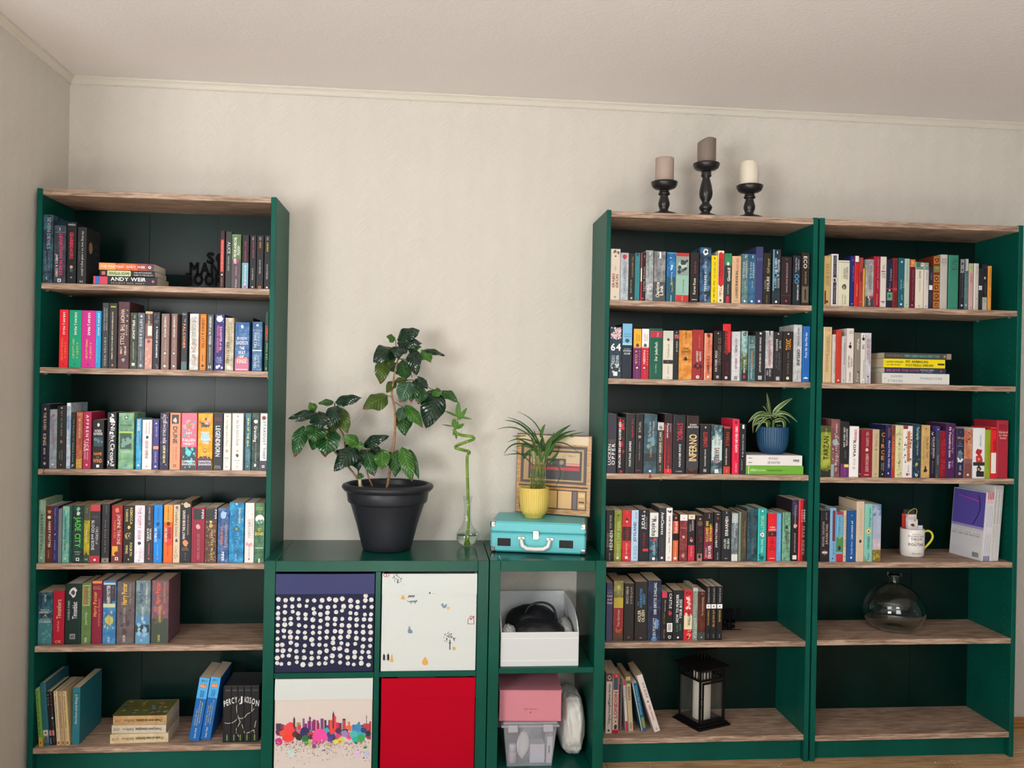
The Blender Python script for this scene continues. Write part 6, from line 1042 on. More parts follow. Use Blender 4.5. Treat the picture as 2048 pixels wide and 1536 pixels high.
# ------------------------------------------------------------------ lantern
M_LAN = mat('0a0a0b', .38, key='lantern_metal', spec=.35); M_GLS = None
def thin_glass(name, tr, tint=(1, 1, 1, 1), rough=.03, gl=.10, df=0, dcol=(1, 1, 1, 1)):
    m = bpy.data.materials.new(name); m.use_nodes = True; nt = m.node_tree; N = nt.nodes; L = nt.links; N.clear()
    out = N.new('ShaderNodeOutputMaterial'); t = N.new('ShaderNodeBsdfTransparent'); t.inputs[0].default_value = tint
    g = N.new('ShaderNodeBsdfGlossy'); g.inputs['Roughness'].default_value = rough
    lw = N.new('ShaderNodeLayerWeight'); lw.inputs[0].default_value = .5
    fac = math_node(nt, 'ADD', math_node(nt, 'MULTIPLY', math_node(nt, 'POWER', lw.outputs['Facing'], 4), .7), .03)
    mx = N.new('ShaderNodeMixShader'); L.new(fac, mx.inputs[0]); L.new(t.outputs[0], mx.inputs[1]); L.new(g.outputs[0], mx.inputs[2])
    last = mx
    if df:
        d = N.new('ShaderNodeBsdfDiffuse'); d.inputs[0].default_value = dcol; m2 = N.new('ShaderNodeMixShader'); m2.inputs[0].default_value = df
        L.new(mx.outputs[0], m2.inputs[1]); L.new(d.outputs[0], m2.inputs[2]); last = m2
    L.new(last.outputs[0], out.inputs[0]); return m
M_PANE = thin_glass('lantern_pane', .9, df=.03, dcol=(.5, .5, .45, 1))
t = thing('lantern', 'black metal lantern with glass panes and slatted chimney, middle bookcase bottom', 'lantern', (2.4065, -.1385, .1003), (0, 0, math.radians(23)))
a = .078; b = .0615
mb = MB().bbox(-a, a, -a, a, 0, .008, .002); mb.bbox(-a*.9, a*.9, -a*.9, a*.9, .008, .016, .002); mb.build('base', M_LAN, t)
for sx in (-1, 1):
    for sy in (-1, 1):
        MB().box(min(sx*b, sx*(b-.007)), max(sx*b, sx*(b-.007)), min(sy*b, sy*(b-.007)), max(sy*b, sy*(b-.007)), .016, .222).build('corner_post', M_LAN, t)
def rails(z0, z1):
    mb = MB()
    for s in (-1, 1):
        mb.box(-b+.007, b-.007, min(s*b, s*(b-.005)), max(s*b, s*(b-.005)), z0, z1); mb.box(min(s*b, s*(b-.005)), max(s*b, s*(b-.005)), -b+.007, b-.007, z0, z1)
    return mb
rails(.016, .024).build('lower_rail', M_LAN, t); rails(.176, .184).build('middle_rail', M_LAN, t); rails(.214, .222).build('upper_rail', M_LAN, t)
for s in (-1, 1):
    MB().box(-b+.007, b-.007, s*(b-.003)-.0008, s*(b-.003)+.0008, .024, .176).build('pane', M_PANE, t)
    MB().box(s*(b-.003)-.0008, s*(b-.003)+.0008, -b+.007, b-.007, .024, .176).build('pane', M_PANE, t)
door = MB()
for (x0, x1, z0, z1) in ((-b+.0085, -b+.0165, .026, .174), (b-.0165, b-.0085, .026, .174), (-b+.0165, b-.0165, .026, .034), (-b+.0165, b-.0165, .166, .174)): door.box(x0, x1, -b-.003, -b, z0, z1)
dd = door.build('door_frame', M_LAN, t)
MB().tube([(-b+.004, -b-.004, .085), (-b+.004, -b-.010, .09), (-b+.004, -b-.010, .112), (-b+.004, -b-.004, .117)], .0016, 6).build('latch', M_LAN, dd)
for s in (-1, 1):
    for k in range(7):
        u = -b+.014+k*(2*b-.028)/6
        MB().box(u-.0024, u+.0024, s*(b-.002)-.001, s*(b-.002)+.001, .184, .214).build('slat', M_LAN, t); MB().box(s*(b-.002)-.001, s*(b-.002)+.001, u-.0024, u+.0024, .184, .214).build('slat', M_LAN, t)
def frust(a0, a1, z0, z1):
    mb = MB(); mb.add([(-a0, -a0, z0), (a0, -a0, z0), (a0, a0, z0), (-a0, a0, z0), (-a1, -a1, z1), (a1, -a1, z1), (a1, a1, z1), (-a1, a1, z1)], [(0, 3, 2, 1), (4, 5, 6, 7), (0, 1, 5, 4), (1, 2, 6, 5), (2, 3, 7, 6), (3, 0, 4, 7)]); return mb
mb = frust(.076, .036, .2255, .246); mb.box(-.076, .076, -.076, .076, .222, .2258); mb.build('roof', M_LAN, t)
c = .032; mb = MB()
for s in (-1, 1):
    for k in range(5):
        u = -c+k*c/2
        mb.box(u-.002, u+.002, s*c-.001, s*c+.001, .246, .284); mb.box(s*c-.001, s*c+.001, u-.002, u+.002, .246, .284)
mb.build('chimney', M_LAN, t); mb = frust(.040, .010, .2865, .297); mb.box(-.04, .04, -.04, .04, .284, .2868); mb.build('chimney_roof', M_LAN, t)
MB().tube([(.012*math.cos(x*PI/8), 0, .297+.012*math.sin(x*PI/8)) for x in range(9)], .0014, 6).build('ring_handle', M_LAN, t)
candle(2.4065, -.1385, .117, .034, .178, wax('ivory_wax', 'e6e2d4'), 'tall ivory pillar candle inside the black lantern', lambda a, b: 0)

# ------------------------------------------------------------------ glass bottle
M_GL = glass('clear_glass', (.93, .98, .96, 1)); 
t = thing('demijohn', 'big round clear glass bottle with short neck, right bookcase', 'bottle', (3.172, -.139, .4518))
outp = [(.0, .006), (.03, .003), (.055, .0), (.075, .003), (.095, .016), (.110, .040), (.1165, .066), (.114, .092), (.102, .120), (.084, .145), (.062, .162), (.040, .1725), (.026, .1765), (.0205, .181), (.0195, .190), (.0200, .202), (.0255, .206), (.0275, .211), (.0255, .217), (.021, .219)]
inp = [(.0165, .219), (.0165, .182), (.022, .174), (.038, .169), (.060, .158), (.0815, .1415), (.099, .118), (.1105, .091), (.113, .066), (.1065, .042), (.092, .019), (.073, .007), (.055, .0045), (.0, .009)]
mb = MB().lathe(outp+inp, n=64, cap=False); ob = mb.build('glass', M_GL, t)

# ------------------------------------------------------------------ mug and bookmarks
mc = (3.234, -.152); z4 = CASES['B']['z'][4]+.0003; R = .0445; mh = .107
t = thing('mug', 'white mug with black printed words and yellow handle', 'mug', (mc[0], mc[1], z4))
MB().lathe([(0, 0), (.037, 0), (.041, .002), (.0432, .008), (R, .03), (R, mh-.002), (R-.001, mh), (R-.0035, mh), (R-.004, mh-.004), (R-.004, .012), (.035, .006), (0, .006)], n=48, cap=False).build('cup', mat('efeae4', .22, key='white_glaze'), t)
hp = [(.042, 0, .083), (.052, -.0, .094), (.066, 0, .097), (.079, 0, .089), (.084, 0, .074), (.079, 0, .060), (.068, 0, .046), (.056, 0, .034), (.043, 0, .022)]
def smooth(P, n=5):
    Q = []; P = [Vector(p) for p in P]
    for i in range(len(P)-1):
        p0 = P[max(i-1, 0)]; p1 = P[i]; p2 = P[i+1]; p3 = P[min(i+2, len(P)-1)]
        for k in range(n):
            s = k/n; Q.append(.5*((2*p1)+(p2-p0)*s+(2*p0-5*p1+4*p2-p3)*s*s+(3*p1-p0-3*p2+p3)*s**3))
    return Q+[P[-1]]
hp = smooth(hp)
h_ = MB().tube(hp, .0042, 12).build('handle', mat('e0dc3c', .25, key='yellow_glaze'), t)
mb = MB()
def wrap(txt, z, L, cap, bold=False, col='4c4c50', a0=-1.72):
    s = MB(); put_text(s, ink(col), txt, bold, L, cap, (-L/2, 0, z), (1, 0, 0), (0, 0, 1))
    rr_ = R+.0004; mb.add([(rr_*math.cos(a0+v[0]/rr_), rr_*math.sin(a0+v[0]/rr_), v[2]) for v in s.v], s.f, ink(col))
wrap('DEVELOP', .088, .03, .0045); wrap('IMAGINATION', .078, .062, .0075); wrap('THROW', .066, .046, .0095, True); wrap('AWAY', .058, .018, .0045); wrap('ROUTINE', .045, .060, .0105, True)
wrap('Amd Anna', .013, .034, .006, False, '707070')
mb.build('printed_words', None, t)
def card(lab, x, y, w_, h, z0, col, tilt, draw=None, yaw=0):
    t = thing('bookmark', lab, 'bookmark', (mc[0]+x, mc[1]+y, z4+z0), (math.radians(tilt), 0, yaw), 'bookmarks standing in the mug')
    MB().bbox(-w_/2, w_/2, -.0004, .0004, 0, h, .0003).build('card', mat(col, .45, key=('card', col)), t)
    if draw: mb = MB(); draw(mb); mb.build('print', None, t)
def dr1(mb):
    for i in range(3): put_text(mb, ink('8c8c8c'), 'quarter novel line', False, .036, .003, (-.018, -.0006, .145-.006*i), (1, 0, 0), (0, 0, 1))
def dr3(mb):
    rg = random.Random(2)
    for i in range(3): put_text(mb, ink('98989c'), 'books and coffee', False, .036, .0028, (-.018, -.0006, .138-.006*i), (1, 0, 0), (0, 0, 1))
def dr4(mb):
    rg = random.Random(2)
    mb.add([(a*.012, -.0006, .108+b*.008) for a, b in blob(rg, 11, .6)], [tuple(range(11))], ink('5c3028'))
    for i in range(7): mb.add([(-.014+.005*i+a*.0032, -.0006, .065+b*.003) for a, b in blob(rg, 7, .3)], [tuple(range(7))], ink(['c83c4c', 'd86c7c', '8c9c58'][i % 3]))
card('black and white tall bookmark at the back of the mug', .003, .022, .046, .164, .012, '3c3c40', -3, dr1)
card('red bookmark behind the white ones in the mug', -.010, .012, .048, .150, .012, 'b83428', -2)
card('white bookmark with grey lines in front of the red one', .0, .005, .044, .147, .012, 'e6e2e2', -2, dr3)
card('front white bookmark with small fox drawing, in the mug', -.002, -.006, .042, .130, .012, 'eee4e0', -1, dr4)
card('short white bookmark at the right edge of the mug', .024, -.010, .020, .108, .012, 'e4e4ec', 2)
def tassel(lab, cat, loc, pts, col, strands, group=None, r=.0009):
    t = thing('tassel', lab, cat, loc); mb = MB(); mb.tube(pts, r, 6); mb.build('cord', mat(col, .8, key=('yarn', col)), t)
    mb = MB(); rg = random.Random(len(pts)); e = pts[-1]
    for i in range(strands):
        dx = rg.uniform(-.005, .005); mb.tube([e, (e[0]+dx*.5, e[1]-.001, e[2]-.006), (e[0]+dx, e[1]-.001, e[2]-rg.uniform(.011, .016))], .0005, 5)
    stuff(mb.build('fringe', mat(col, .8, key=('yarn', col)), t)); return t
tassel('olive yellow ribbon tassel hanging over the bookmarks in the mug', 'tassel', (mc[0], mc[1]-.004, z4), smooth([(-.024, .010, .145), (-.018, .0, .170), (-.004, -.006, .184), (.006, -.008, .184), (.009, -.011, .174), (.004, -.011, .160), (.003, -.011, .150)]), 'b8b050', 7, r=.0014)
tassel('small red tassel hanging over the third shelf edge', 'tassel', (onY(1300, 946, -.284).x, -.2835, CASES['A']['z'][3]), [(0, .014, .002), (0, .002, .002), (0, -.002, .000)], 'b82430', 14)
tassel('small yellow tassel hanging over the third shelf edge', 'tassel', (onY(1323, 946, -.284).x, -.2835, CASES['A']['z'][3]), [(0, .014, .002), (.002, .002, .002), (.0, -.003, -.003), (-.003, -.003, -.008)], 'b8a030', 9)
tassel('small green gold tassel below the aqua book on the fourth shelf', 'tassel', (onY(1731, 1120, -.28).x, -.2765, CASES['B']['z'][4]+.016), [(0, .008, .004), (0, .001, .003), (0, -.001, .0)], 'a89838', 8)
t = thing('elastic_band', 'black elastic band looped around the third shelf of the left bookcase', 'band', (onY(89, 945, -.28).x, -.28, CASES['L']['z'][3]))
MB().tube([(.004, .03, .0012), (.002, .004, .0014), (-.001, -.0014, -.001), (-.0035, -.0014, -.010), (-.002, -.0014, -.019), (0, .003, -.0224), (.002, .03, -.0224)], .0011, 6).build('loop', mat('101012', .6, key='elastic'), t)
# ------------------------------------------------------------------ record player suitcase and sleeve
M_TUR = mat('62c2c8', .42, key='turquoise_leatherette'); M_CHR = mat('c8c8c8', .18, 1, key='chrome'); M_IV = mat('f0ece2', .3, key='ivory_plastic')
K0 = (1.5755, -.238); SW = .345; SD = .222; ang = math.atan2(-.066, .338)
t = thing('record_player', 'turquoise suitcase record player with white handle and chrome corners', 'record player', (K0[0], K0[1], .7702), (0, 0, ang))
MB().bbox(0, SW, 0, SD, .003, .072, .006).build('case', M_TUR, t)
MB().bbox(0, SW, 0, SD, .0735, .113, .006).build('lid', M_TUR, t)
for x in (.02, SW-.04):
    for y in (.02, SD-.04): MB().bbox(x, x+.02, y, y+.02, 0, .004, .001).build('foot', ink('1c1c1c'), t)
for x0, s in ((0, 1), (SW, -1)):
    for z0, sz, hz in ((.0022, 1, .022), (.1138, -1, .024)):
        xa, xb = sorted((x0-s*.0012, x0+s*.020)); za, zb_ = sorted((z0, z0+sz*hz))
        cm = MB().bbox(xa, xb, -.0013, .020, za, zb_, .004).build('corner_cap', M_CHR, t)
        MB().lathe([(0, 0), (.0022, 0), (.0018, .001), (0, .0014)], n=10).build('rivet', M_CHR, cm, (x0+s*.013, -.0012, (za+zb_)/2)).rotation_euler = (PI/2, 0, 0)
for x0, x1 in ((.026, .074), (.250, .300)):
    MB().bbox(x0, x1, -.0015, .002, .024, .052, .0012).build('speaker_grille', mat('2a2426', .8, key='speaker_mesh'), t)
hc = SW/2-.008
hnd = [(hc-.052, -.004, .054), (hc-.050, -.014, .047), (hc-.046, -.018, .030), (hc-.030, -.020, .021), (hc, -.020, .0195), (hc+.030, -.020, .021), (hc+.046, -.018, .030), (hc+.050, -.014, .047), (hc+.052, -.004, .054)]
MB().tube(hnd, [.005, .0065, .0075, .0075, .0075, .0075, .0075, .0065, .005], 12).build('handle', M_IV, t)
for s in (-1, 1):
    MB().bbox(hc+s*.052-.014, hc+s*.052+.014, -.005, .001, .049, .061, .002).build('handle_mount', M_CHR, t)
lt_ = MB().bbox(hc-.011, hc+.013, -.004, .001, .050, .084, .002).build('latch', M_CHR, t)
MB().bbox(hc-.006, hc+.008, -.0065, -.004, .056, .074, .001).build('latch_tongue', M_CHR, lt_)
# record sleeve: plain generic wooden cabinet picture
A_ = Vector((1.684, -.0335, 0)); ang2 = math.atan2(-.128, .268)
t = thing('record_sleeve', 'square record sleeve with wood toned printed cover behind the yellow pot', 'record sleeve', (A_.x, A_.y, .8860), (math.radians(-2.5), 0, ang2))
MB().bbox(0, .300, -.001, .003, 0, .305, .0008).build('sleeve', mat('2a201c', .4, key='sleeve_back'), t)
mb = MB(); mw = oak('printed_wood', 'd8a868', 'c89454', 'a87440', 2.2, .35)
def rq(x0, x1, z0, z1, c, k=0): mb.add([(x0, -.0014-k*.0002, z0), (x1, -.0014-k*.0002, z0), (x1, -.0014-k*.0002, z1), (x0, -.0014-k*.0002, z1)], [(0, 1, 2, 3)], c if not isinstance(c, str) else ink(c))
rq(.002, .298, .003, .302, mw); rq(.012, .286, .268, .300, 'dcc8a8', 1); rq(.018, .282, .118, .262, '4c4440', 1); rq(.030, .270, .128, .252, 'b89464', 2)
rq(.050, .262, .134, .244, '3c3a3e', 3); rq(.058, .254, .190, .238, 'c8b088', 4); rq(.058, .254, .170, .182, 'b83840', 4); rq(.058, .254, .186, .190, 'c84850', 5); rq(.058, .254, .194, .197, 'c85850', 5); rq(.120, .200, .186, .214, '4c4c50', 6)
for cx in (.138, .182): mb.add([(cx+.009*math.cos(i*PI/8), -.0029, .200+.009*math.sin(i*PI/8)) for i in range(16)], [tuple(range(16))], ink('a89878'))
put_text(mb, ink('3c3028'), 'VOL. 1', False, .030, .007, (.205, -.0030, .222), (1, 0, 0), (0, 0, 1))
rq(.012, .288, .104, .110, '3c2c24', 1); rq(.016, .284, .022, .096, '3c2a20', 1)
for x0, x1, c in ((.020, .048, 'c89c60'), (.052, .130, 'd0a868'), (.134, .168, 'd4ac6c'), (.172, .226, 'd8b074'), (.230, .246, '6c5c60'), (.250, .280, 'c89c60')): rq(x0, x1, .026, .092, c, 2)
rq(.254, .276, .072, .086, 'dcc090', 3); rq(.254, .276, .050, .056, '4c3c34', 3); rq(.254, .276, .034, .044, 'dcc090', 3)
mb.build('cover_print', None, t)

# ------------------------------------------------------------------ pots, leaves
def leaf_mat(name, top, vein, tip, gloss=.22, tipstart=.93):
    m = bpy.data.materials.new(name); m.use_nodes = True; nt, N, L, b = nodes(m)
    uv = N.new('ShaderNodeUVMap'); s = N.new('ShaderNodeSeparateXYZ'); L.new(uv.outputs[0], s.inputs[0])
    u = s.outputs['X']; v = s.outputs['Y']                    # u along the leaf, v across (-.5..5 stored 0..1)
    av = math_node(nt, 'ABSOLUTE', math_node(nt, 'SUBTRACT', v, .5))
    ph = math_node(nt, 'SUBTRACT', math_node(nt, 'MULTIPLY', u, 9.0), math_node(nt, 'MULTIPLY', av, 4.0))
    fr = math_node(nt, 'ABSOLUTE', math_node(nt, 'SUBTRACT', math_node(nt, 'FRACT', ph), .5))
    ve = math_node(nt, 'LESS_THAN', fr, .055); mid = math_node(nt, 'LESS_THAN', av, .022)
    vv = math_node(nt, 'MAXIMUM', ve, mid)
    n = tex(nt, 'ShaderNodeTexNoise', Scale=7, Detail=3); L.new(uv.outputs[0], n.inputs['Vector'])
    tp = math_node(nt, 'GREATER_THAN', math_node(nt, 'ADD', math_node(nt, 'ADD', u, math_node(nt, 'MULTIPLY', n.outputs['Fac'], .16)), math_node(nt, 'MULTIPLY', av, .12)), tipstart+.09)
    m1 = N.new('ShaderNodeMix'); m1.data_type = 'RGBA'; m1.inputs[6].default_value = lin(top); m1.inputs[7].default_value = lin(vein)
    L.new(math_node(nt, 'MULTIPLY', vv, .6), m1.inputs[0])
    m2 = N.new('ShaderNodeMix'); m2.data_type = 'RGBA'; m2.inputs[7].default_value = lin(tip); L.new(tp, m2.inputs[0]); L.new(m1.outputs[2], m2.inputs[6])
    L.new(m2.outputs[2], b.inputs['Base Color']); b.inputs['Roughness'].default_value = gloss; b.inputs['Transmission Weight'].default_value = 0
    hgt = math_node(nt, 'MULTIPLY', fr, 1.0)
    bp = N.new('ShaderNodeBump'); bp.inputs['Strength'].default_value = .6; bp.inputs['Distance'].default_value = .0035; L.new(hgt, bp.inputs['Height']); L.new(bp.outputs[0], b.inputs['Normal'])
    return m
LM = {'d': leaf_mat('dark_coffee_leaf', '0c2817', '24482c', '3c5a28', .2, 1.2), 'm': leaf_mat('mid_coffee_leaf', '1f4a1c', '4a7838', '5c4028', .25, 1.2), 'b': leaf_mat('lit_coffee_leaf', '2f6018', '6c9840', '8a5030', .25, .95),  # key b: yellow-green for leaves catching light, brightness put into the colour
      'o': leaf_mat('olive_coffee_leaf', '3c5418', '6c8438', '6c3818', .3, .93), 't': leaf_mat('brown_tipped_coffee_leaf', '1c4a22', '548048', '7c3820', .25, .90), 'g': leaf_mat('greyish_coffee_leaf', '30543c', '7c9c80', '8c4830', .25, .92)}
def leaf(P0, P1, width, m, root, face=Vector((0, -1, .35)), droop=.18, wave=.12, nu=9, nv=4, seed=0, name='leaf', shape=None, fold=.25):
    rg = random.Random(seed); P0 = Vector(P0); P1 = Vector(P1); ax = P1-P0; Ln = ax.length; t = ax.normalized()
    f = (face-t*face.dot(t)); f = f.normalized() if f.length > 1e-4 else Vector((0, -1, 0)); side = t.cross(f)
    ph = rg.uniform(0, 6); vs = []; uvs = []; fs = []
    for i in range(nu+1):
        u = i/nu
        wd = (shape(u) if shape else (math.sin(PI*u**.82)**.8*(1-.25*u) if 0 < u < 1 else 0))*width/2*1.15
        c = P0+ax*u+f*(droop*Ln*math.sin(PI*u))
        for j in range(nv+1):
            v = j/nv*2-1
            w_ = wave*width*(abs(v)**2)*math.sin(ph+u*13+v*1.5)
            vs.append(c+side*(wd*v)-f*(fold*wd*v*v)+f*w_*.5+t*(0.008*Ln*w_/(width+1e-6))); uvs.append((u, (v+1)/2))
    for i in range(nu):
        for j in range(nv): a = i*(nv+1)+j; fs.append((a, a+1, a+nv+2, a+nv+1))
    me = bpy.data.meshes.new(name); me.from_pydata([tuple(v-root.location) for v in vs], [], fs); me.materials.append(m)
    ul = me.uv_layers.new(name='UVMap')
    for lp in me.loops: ul.data[lp.index].uv = uvs[lp.vertex_index]
    me.polygons.foreach_set('use_smooth', [True]*len(fs)); me.update()
    o = bpy.data.objects.new(name, me); COL.objects.link(o); o.parent = root; return o
def zp(a, b, Y): return onY(560+a*.3125, 640+b*.3125, Y)
# big coffee plant
PX, PY = 1.2003, -.1765
t = thing('potted_plant', 'large glossy leaved coffee plant in a dark grey pot on the cube unit', 'plant', (PX, PY, .7702))
M_POT = mat('26282e', .42, key='anthracite_plastic', spec=.35)
R0 = .0885; Rt = .150; Rr = .1665
MB().lathe([(0, .001), (R0-.006, .001), (R0, .004), (R0+.004, .02), (R0+.022, .09), (R0+.046, .168), (R0+.048, .171), (Rt-.0095, .172), (Rt-.006, .176), (Rt, .217), (Rt-.002, .219), (Rt-.006, .218), (R0+.04, .168), (R0, .02), (0, .012)], n=72, cap=False).build('pot', M_POT, t)
MB().lathe([(Rt-.004, .213), (Rt+.006, .214), (Rr-.003, .222), (Rr, .229), (Rr-.003, .236), (Rr-.014, .2405), (Rt-.004, .240), (Rt-.006, .236), (Rt-.006, .214)], n=72, cap=False).build('rim', M_POT, t)
M_SOIL = mott('1c1410', '3a2a20', .95, 90, key='soil')
mb = MB().lathe([(0, .178), (.05, .180), (.10, .176), (.137, .177)], n=36, cap=False); mb.build('soil', M_SOIL, t)
M_BARK = mott('a8805c', '8c6044', .7, 120, key='coffee_bark'); M_TWIG = mott('5c4028', '3c3420', .6, 80, key='dark_twig')
def stem(pts, r0, r1, m, Ys=None, name='stem'):
    P = []
    for i, (a, b, y) in enumerate(pts): P.append(zp(a, b, y)-t.location)
    # smooth by Catmull-Rom
    Q = []
    for i in range(len(P)-1):
        p0 = P[max(i-1, 0)]; p1 = P[i]; p2 = P[i+1]; p3 = P[min(i+2, len(P)-1)]
        for k in range(4):
            s = k/4; Q.append(.5*((2*p1)+(p2-p0)*s+(2*p0-5*p1+4*p2-p3)*s*s+(3*p1-p0-3*p2+p3)*s**3))
    Q.append(P[-1]); n = len(Q)
    return MB().tube(Q, [r0+(r1-r0)*i/(n-1) for i in range(n)], 8).build(name, m, t)
yb = -.17
stem([(684, 1075, yb), (700, 990, yb), (716, 880, yb), (732, 760, yb), (738, 660, yb), (733, 560, yb), (716, 480, yb), (724, 400, yb), (740, 310, yb), (758, 240, yb)], .0052, .0028, M_BARK, name='trunk')
stem([(528, 1072, yb), (500, 1020, yb), (430, 930, yb), (338, 828, yb), (300, 760, yb-.02), (255, 690, yb-.02), (240, 590, yb-.02)], .0042, .0022, M_BARK)
stem([(430, 930, yb), (418, 830, yb), (405, 732, yb), (358, 655, yb), (350, 530, yb)], .003, .002, M_TWIG)
stem([(512, 1075, yb-.01), (511, 1015, yb-.01)], .0062, .006, mat('d8ccac', .6, key='cut_wood'), name='stub')
stem([(507, 1020, yb), (496, 920, yb), (495, 850, yb), (508, 795, yb-.01)], .0028, .002, M_TWIG)
stem([(592, 1065, yb+.02), (560, 985, yb+.02), (545, 900, yb+.02), (560, 830, yb+.01)], .003, .0018, M_BARK)
stem([(724, 392, yb), (820, 383, yb-.02), (900, 395, yb-.02), (965, 440, yb-.02), (1040, 455, yb-.02)], .0018, .0012, M_TWIG)
stem([(718, 500, yb), (700, 486, yb), (680, 490, yb-.01)], .0012, .001, M_TWIG); stem([(735, 525, yb), (775, 552, yb-.01), (800, 550, yb-.02)], .0014, .001, M_TWIG)
stem([(758, 250, yb), (815, 262, yb-.01), (845, 370, yb-.01)], .0018, .0012, M_TWIG); stem([(758, 240, yb), (745, 180, yb), (738, 125, yb)], .0018, .0012, M_TWIG)
stem([(716, 880, yb), (650, 832, yb), (560, 828, yb)], .0018, .0012, M_TWIG)
LV = [(748, 128, 895, 66, 88, -.19, 'd', .10), (748, 146, 914, 152, 66, -.20, 'd', .06), (737, 128, 682, 104, 46, -.19, 'b', .1), (724, 178, 596, 272, 100, -.21, 'd', .16), (664, 250, 642, 412, 78, -.19, 'o', .08), (712, 196, 700, 296, 62, -.18, 'o', .08), (762, 168, 762, 246, 88, -.22, 'd', .2),
      (815, 186, 905, 172, 56, -.19, 'm', .08), (850, 188, 872, 358, 78, -.20, 'd', .12), (905, 196, 968, 268, 66, -.18, 'b', .08), (925, 190, 1056, 230, 34, -.19, 'd', .08), (752, 272, 690, 326, 66, -.15, 'g', .05), (778, 258, 806, 386, 92, -.15, 'm', .05), (735, 388, 680, 466, 50, -.16, 'o', .1), (735, 385, 822, 388, 34, -.18, 'o', .05),
      (690, 488, 530, 566, 98, -.18, 'o', .06), (828, 392, 768, 530, 92, -.22, 'g', .1), (850, 392, 842, 524, 84, -.2, 't', .08), (868, 376, 944, 444, 64, -.23, 'd', .12), (905, 425, 888, 540, 76, -.19, 't', .08), (878, 358, 952, 418, 18, -.21, 'g', .02), (1012, 458, 932, 692, 126, -.2, 'd', .05), (985, 450, 912, 606, 88, -.17, 't', .05), (975, 455, 1036, 474, 54, -.2, 'b', .05), (1038, 452, 1138, 526, 54, -.2, 'm', .1),
      (802, 545, 914, 688, 66, -.19, 'b', .06), (782, 556, 802, 742, 96, -.16, 'm', .04), (790, 556, 764, 650, 58, -.19, 'g', .04),
      (238, 596, 52, 632, 48, -.2, 'd', .14), (232, 602, 92, 652, 38, -.22, 'd', .1), (228, 584, 184, 528, 48, -.19, 'b', .1), (344, 526, 244, 534, 38, -.18, 'm', .1), (352, 526, 526, 498, 62, -.19, 'd', .05), (246, 590, 268, 700, 104, -.23, 'd', .14), (366, 548, 318, 700, 84, -.21, 'd', .14), (368, 558, 436, 724, 80, -.18, 'o', .04), (150, 676, 92, 882, 76, -.2, 't', .05), (232, 660, 228, 784, 116, -.22, 'm', .1), (316, 690, 290, 878, 126, -.19, 't', .04), (250, 700, 204, 834, 76, -.17, 'm', .04), (346, 640, 330, 720, 60, -.17, 'o', .04),
      (507, 796, 398, 742, 66, -.22, 'b', .12), (530, 806, 698, 742, 64, -.2, 'd', .1), (498, 812, 344, 966, 98, -.22, 'd', .1), (506, 780, 514, 836, 44, -.23, 'b', .05), (470, 840, 506, 966, 66, -.18, 'd', .08), (555, 838, 604, 1000, 84, -.18, 't', .05), (655, 830, 654, 958, 84, -.21, 'b', .05), (748, 832, 738, 1006, 70, -.2, 'm', .05), (782, 812, 846, 1036, 76, -.22, 'b', .05), (826, 826, 890, 1020, 44, -.2, 'm', .05), (700, 842, 706, 952, 50, -.17, 'm', .05), (580, 822, 650, 880, 70, -.16, 'd', .1), (388, 826, 372, 876, 44, -.17, 'd', .08), (520, 826, 560, 900, 60, -.15, 'd', .1), (520, 980, 506, 1018, 36, -.19, 'b', .05), (420, 800, 470, 800, 40, -.17, 'd', .1)]
for i, (a, b, c, d, w_, Y, k, dr) in enumerate(LV):
    Y2 = Y-(.03 if d > b+60 else .0); P0 = zp(a, b, Y+.02); P1 = zp(c, d, Y2); W_ = w_*.3125/1729*3.2*1.22
    leaf(P0, P1, W_, LM[k], t, Vector((.15*math.sin(i*2.1), -1, .45)), dr, .2, 12, 4, i)

# spiral bamboo in vase
t = thing('glass_vase', 'small clear bulb vase with water beside the suitcase record player', 'vase', (1.4955, -.1225, .7702))
vo = [(0, .003), (.016, .0), (.024, .003), (.036, .016), (.0415, .032), (.040, .046), (.031, .062), (.020, .078), (.0145, .100), (.0130, .130), (.0140, .160), (.0185, .188)]
vi = [(.0172, .188), (.0126, .160), (.0116, .130), (.0130, .100), (.0185, .078), (.0294, .062), (.0384, .046), (.0399, .032), (.0346, .0168), (.0226, .0058), (0, .006)]
MB().lathe(vo+vi, n=48, cap=False).build('glass', thin_glass('vase_glass', .9, (.96, .98, .96, 1), .02), t)
MB().lathe([(0, .0065), (.0222, .0065), (.0342, .0172), (.0394, .032), (.0379, .0455), (0, .0455)], n=40, cap=False).build('water', glass('water', (.97, 1, .96, 1), 0, 1.33), t)
r = thing('bamboo', 'green spiral bamboo stalk standing in the small glass vase', 'plant', (1.4955, -.1225, .7702+.008))
M_BAM = mott('5c8420', '789c34', .35, 30, key='bamboo_skin')
def zb_(a, b, Y): return onY(560+a*.3125, 640+b*.3125, Y)-r.location
Yb = -.1225
sp = [Vector((.001, 0, 0)), Vector((.0005, 0, .03)), zb_(1206, 1300, Yb), zb_(1204, 1150, Yb), zb_(1199, 1000, Yb), zb_(1198, 880, Yb), zb_(1212, 845, Yb), zb_(1170, 832, Yb-.02), zb_(1124, 818, Yb-.012), zb_(1140, 800, Yb+.012), zb_(1200, 778, Yb+.012), zb_(1240, 762, Yb-.005), zb_(1225, 745, Yb-.022), zb_(1165, 738, Yb-.02), zb_(1128, 722, Yb), zb_(1112, 700, Yb)]
Q = []
for i in range(len(sp)-1):
    p0 = sp[max(i-1, 0)]; p1 = sp[i]; p2 = sp[i+1]; p3 = sp[min(i+2, len(sp)-1)]
    for k in range(5):
        s = k/5; Q.append(.5*((2*p1)+(p2-p0)*s+(2*p0-5*p1+4*p2-p3)*s*s+(3*p1-p0-3*p2+p3)*s**3))
Q.append(sp[-1])
